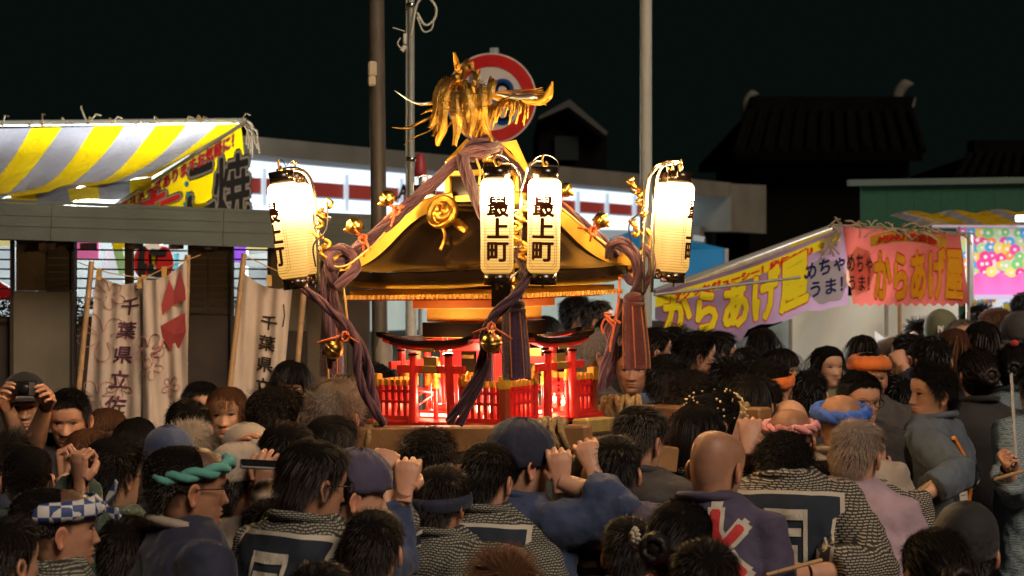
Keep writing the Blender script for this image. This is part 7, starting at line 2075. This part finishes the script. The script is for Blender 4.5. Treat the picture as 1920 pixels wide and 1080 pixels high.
person(1625, 800, 6.9, 10, hair='none', top='greypat', kind='happi', label='bearer in a dashed coat bowed behind the grey haired person', group=BEARER, stoop=.1, pitch=30)
p = person(1608, 692, 7.9, 172, hf=160, pitch=5, hair='short', hc='black', top='black', kind='happi', skin=1, lod=0, label='man in black coat with round glasses behind the blue towel', group=BEARER, wear=['glasses'])
crest(p, [('text', dict(s='壱弐会', vert=True, box=(-.13, -.07, 1.00, 1.30), mat=PW, bold=.02, side=1))])
person(1628, 658, 8.6, 178, hf=170, hair='buzz', hc='dark', top='char', kind='happi', skin=1, lod=0, label='man with an orange towel round his forehead facing the camera', group=BEARER, wear=[('band', ('orange', .22, .68, .0))])
person(1443, 668, 8.4, 50, hf=60, hair='short', hc='black', top='pink', kind='happi', skin=0, lod=0, label='person with an orange band round black hair and a pink top', group=BEARER, wear=[('band', ('orange', .24, .44, .05))])
person(1480, 742, 7.6, 10, hair='none', top='pink', kind='shirt', label='bowed figure in pink behind the bald heads', group=BEARER, stoop=.12, pitch=35)
# the young man looking back
p = person(1745, 672, 8.05, -58, hf=-106, pitch=0, hair='messy', hc='black', top='bluegrey', kind='happi', skin=0, lod=0, label='young man in a blue grey coat looking left with a stick in his hand', group=BEARER, widen=.98,
       hands=[('L', 1722, 932, 7.55, 'fist', (-.5, -.8, -.4), (0, -.3, 1), (-1, -.2, -.1)), ('R', 1700, 930, 8.35, 'relax')])
crest(p, [('patch', dict(box=(.035, .15, 1.06, 1.33), mat=PD, shape='slant', sl=-.10, yaw=-50)), ('text', dict(s='會', box=(.045, .135, 1.10, 1.28), mat=PW, off=.008, yaw=-50)),
          ('line', dict(pts=[(.04, 1.38), (.115, 1.28), (.14, 1.15), (.10, 1.02), (.04, .94)], mat=mat('orange_sash', (.75, .22, .03), .7), r=.011, off=.010, name='sash', yaw=-50)),
          ('line', dict(pts=[(.03, .99), (.06, .94), (.10, .97), (.14, .92)], mat=PW, r=.005, yaw=-50, name='white_line'))])
# far right helpers
p = person(1903, 640, 9.2, 5, hf=20, hair='tied', hc='black', top='bluepat', kind='happi', fem=1, lod=0, label='woman in a pale dashed coat with a red tie in her bun', group=BEARER, wear=[('clip', (180, .95, 'redc'))])
big_crest(p, (-.14, .06, .80, 1.24), '鳳', 0, PBL, CLOUD)
p = person(1948, 672, 8.3, -30, hair='medium', hc='black', top='bluepat', kind='happi', label='helper with one red sleeve holding a baton at the right edge', group=BEARER, hands=[('L', 1888, 880, 7.9, 'fist', (-.4, -.5, -1))])
big_crest(p, (-.12, .12, .95, 1.26))
person(1832, 650, 8.9, -10, hair='tied', hc='dark', top='black', kind='happi', fem=1, label='dark haired woman with a small pink hair tie at the right', group=FAR, wear=[('clip', (170, .6, 'pinkt'))])
# bottom right
person(1752, 985, 4.6, -20, hf=-10, hair='tied', hc='dark', top='char', kind='shirt', fem=1, skin=0, label='woman with long hair pulled back, bottom right', group=BEARER)
person(1812, 950, 5.0, 15, hair='short', hc='black', top='black', kind='tee', label='person in a black cap with white letters, bottom right', group=BEARER, wear=[('cap', ('black', .50, .02, -150))])
# ---- people between shrine and stalls
rows_far = [
 (1226, 610, 9.8, 75, 'short', 'dark', 'black', 0, 'man in profile in a black jacket right of the maroon tassel', {}),
 (1262, 605, 10.6, 60, 'messy', 'black', 'char', 0, 'dark head behind the man in the black jacket', {}),
 (1308, 612, 9.6, 80, 'messy', 'black', 'char', 0, 'man in profile with thick black hair below the mauve banner', {}),
 (1348, 618, 10.0, 78, 'medium', 'black', 'olive', 1, 'woman with long dark hair beside the thick haired man', {}),
 (1430, 612, 11.0, 20, 'long', 'black', 'black', 1, 'woman with long black hair at the end of the mauve banner', {}),
 (1398, 648, 10.0, 30, 'short', 'black', 'navy', 0, 'dark head between the long haired women', {}),
 (1465, 650, 10.0, 120, 'bangs', 'dark', 'char', 1, 'girl with a dark fringe turned towards the right', {}),
 (1552, 645, 10.4, 155, 'long', 'black', 'olive', 1, 'woman with very long black hair facing the camera', {}),
 (1617, 625, 10.9, 178, 'bangs', 'dark', 'char', 1, 'woman with parted fringe behind the orange towel', {}),
 (1518, 690, 9.0, 10, 'short', 'black', 'char', 0, 'short black hair under the long haired woman', {}),
 (1704, 622, 9.7, -70, 'short', 'black', 'navy', 0, 'man resting his chin on his hand beside the white tarp', {'hands': [('L', 1696, 690, 9.4, 'fist', (-.3, -.5, -1))]}),
 (1747, 626, 9.4, -10, 'short', 'black', 'char', 0, 'back of a round black head behind the young man', {}),
 (1790, 612, 9.6, 10, 'long', 'auburn', 'beige', 1, 'woman with long light brown hair', {}),
 (1842, 598, 9.6, 15, 'bob', 'dark', 'bluepat', 1, 'woman with a dark bob and a pale blue dashed coat', {}),
 (1765, 588, 11.2, 30, 'short', 'dark', 'olive', 0, 'person in an olive cap with white letters', {'wear': [('cap', ('olive', .50, .03, 160))]}),
 (1805, 594, 11.0, 175, 'recede', 'grey', 'char', 0, 'grey haired man facing the camera between two caps', {}),
 (1836, 566, 12.2, 60, 'messy', 'black', 'char', 0, 'tall dark head in front of the bright stall', {}),
 (1870, 574, 12.0, 70, 'medium', 'brown', 'olive', 1, 'brown haired person in front of the flower panel', {}),
 (1912, 592, 10.4, -120, 'short', 'dark', 'char', 0, 'person in a dark cap at the right edge', {'wear': [('cap', ('char', .50, .03))]}),
 (1922, 545, 12.8, 10, 'short', 'dark', 'bluegrey', 0, 'tall person in a striped jacket cut off by the right edge', {}),
 (1726, 592, 11.6, 30, 'messy', 'dark', 'brown', 0, 'person raising an arm in front of the white tarp', {'hands': [('L', 1688, 640, 11.4, 'fist', (-1, 0, -.5))]}),
 (1107, 610, 8.9, 60, 'recede', 'grey', 'char', 0, 'elderly man in glasses behind the right red gate', {'wear': ['glasses'], 'lod': 0, 'skin': 3}),
 (1082, 552, 12.4, 70, 'short', 'black', 'brown', 0, 'young man in profile in brown under the eave', {}),
 (1022, 588, 11.6, 60, 'bob', 'dark', 'pink', 1, 'woman in a pale top seen under the eave', {}),
 (1122, 560, 12.0, 95, 'short', 'pepper', 'white', 0, 'pale clothed person beyond the young man in brown', {'wear': ['mask']}),
 (1150, 590, 11.0, 60, 'medium', 'black', 'char', 0, 'dark head beside the orange cord', {}),
 (1185, 640, 8.9, 185, 'short', 'dark', 'blue', 0, 'man in a blue shirt whose face is hidden by the maroon tassel', {'kind': 'shirt', 'lod': 0, 'skin': 3}),
 (1060, 640, 9.6, 40, 'short', 'black', 'paleblue', 0, 'dark head right of the red gate', {}),
 (1250, 660, 8.6, 30, 'short', 'black', 'char', 0, 'dark head low behind the orange lit timber', {}),
 (1365, 660, 8.9, 0, 'messy', 'black', 'navy', 0, 'dark head left of the orange headband wearer', {}),
 (1680, 700, 8.8, -10, 'short', 'black', 'black', 0, 'dark figure between the glasses wearer and the young man', {}),
 (985, 560, 12.6, 20, 'short', 'dark', 'paleblue', 0, 'person in pale blue far behind the shrine', {}),
 (940, 600, 10.5, 0, 'short', 'dark', 'char', 0, 'person standing directly behind the shrine', {}),
]
for (x_, y_, d_, f_, hr, hcl, tp, fm, lb_, kw) in rows_far:
    kw = dict(kw); kw.setdefault('kind', 'happi' if tp in ('bluepat',) else 'shirt')
    person(x_, y_, d_, f_, hair=hr, hc=hcl, top=tp, fem=fm, label=lb_, group=FAR, **kw)
# bodies filling the dark gaps lower left and centre, heads bowed
fill = [(700, 950, 5.1, 10, 'short', 'dark', 'greenpat', 'bowed dark head under the carrying pole, left of the dashed coat'),
        (505, 930, 5.6, 20, 'short', 'black', 'beige', 'dark head under the phone'),
        (240, 960, 5.2, 15, 'short', 'dark', 'green', 'dark head between the checked and teal headbands'),
        (1180, 965, 5.4, 0, 'short', 'black', 'camo', 'bowed head in a black and cream coat near the bottom'),
        (1545, 860, 6.6, 10, 'short', 'dark', 'pink', 'dark head pressed between the crest coat and pale coat')]
for (x_, y_, d_, f_, hr, hcl, tp, lb_) in fill:
    person(x_, y_, d_, f_, hair=hr, hc=hcl, top=tp, kind='happi', label=lb_, group=BEARER)
run_crests()

# ---- held things
def stick(a, b, r_, label, name='bamboo_stick', mt=BAMB, cat='stick'):
    a = Vector(a); b = Vector(b); root = empty(name, a, label=label, cat=cat)
    m = MB(); m.tube([(0, 0, 0), (b - a) * .5, b - a], [r_, r_ * 1.05, r_ * .9], 8); m.build('rod', mt, root); 
    m = MB()
    for t in (.25, .55, .8): q = (b - a) * t; m.tube([q - (b - a) * .006, q + (b - a) * .006], r_ * 1.25, 8)
    m.build('node', mt, root)
stick(P(1745, 903, 7.45), P(1660, 985, 7.05), .006, 'thin pale stick held in the young man\'s hand')
stick(P(1540, 1050, 5.58), P(1436, 1078, 5.45), .006, 'thin stick held behind the back of the crest coat')
stick(P(1930, 880, 6.9), P(1866, 898, 6.7), .006, 'pale stick pointing left from the right edge')
stick(P(1905, 860, 6.75), P(1896, 700, 6.9), .006, 'grey baton held upright by the red sleeved helper', 'baton', mat('baton_grey', (.3, .3, .3), .4), 'baton')
c = P(48, 728, 7.30); r = empty('compact_camera', c, label='small camera held up by the man in black at far left', cat='camera')
m = MB(); m.box((0, 0, 0), (.095, .03, .055), bev=.006); m.build('body', BLACKP, r)
m = MB(); m.box((.028, -.017, 0), (.022, .004, .048)); m.build('silver_plate', mat('silver_trim', (.5, .42, .35), .3, .8), r)
m = MB(); m.lathe([(.001, .030), (.014, .030), (.018, .026), (.019, 0)], 20, Matrix.Rotation(R(90), 4, 'X')); m.build('lens', BLACKP, r)
c = P(497, 872, 5.72); r = empty('smartphone', c, label='silver edged phone raised sideways in the crowd below the left lanterns', cat='phone')
r.rotation_euler = (R(10), R(4), R(8))
m = MB(); m.box((0, 0, 0), (.145, .072, .009), bev=.003); m.build('case', mat('phone_silver', (.6, .6, .62), .2, .9), r)
m = MB(); m.box((0, 0, .0052), (.135, .064, .001)); m.build('screen', mat('phone_glass', (.01, .01, .012), .05, coat=1), r)
m = MB(); m.lathe([(.001, -.0075), (.008, -.0075), (.009, -.0045)], 14, Matrix.Translation((-.05, .02, 0))); m.build('lens', BLACKP, r)
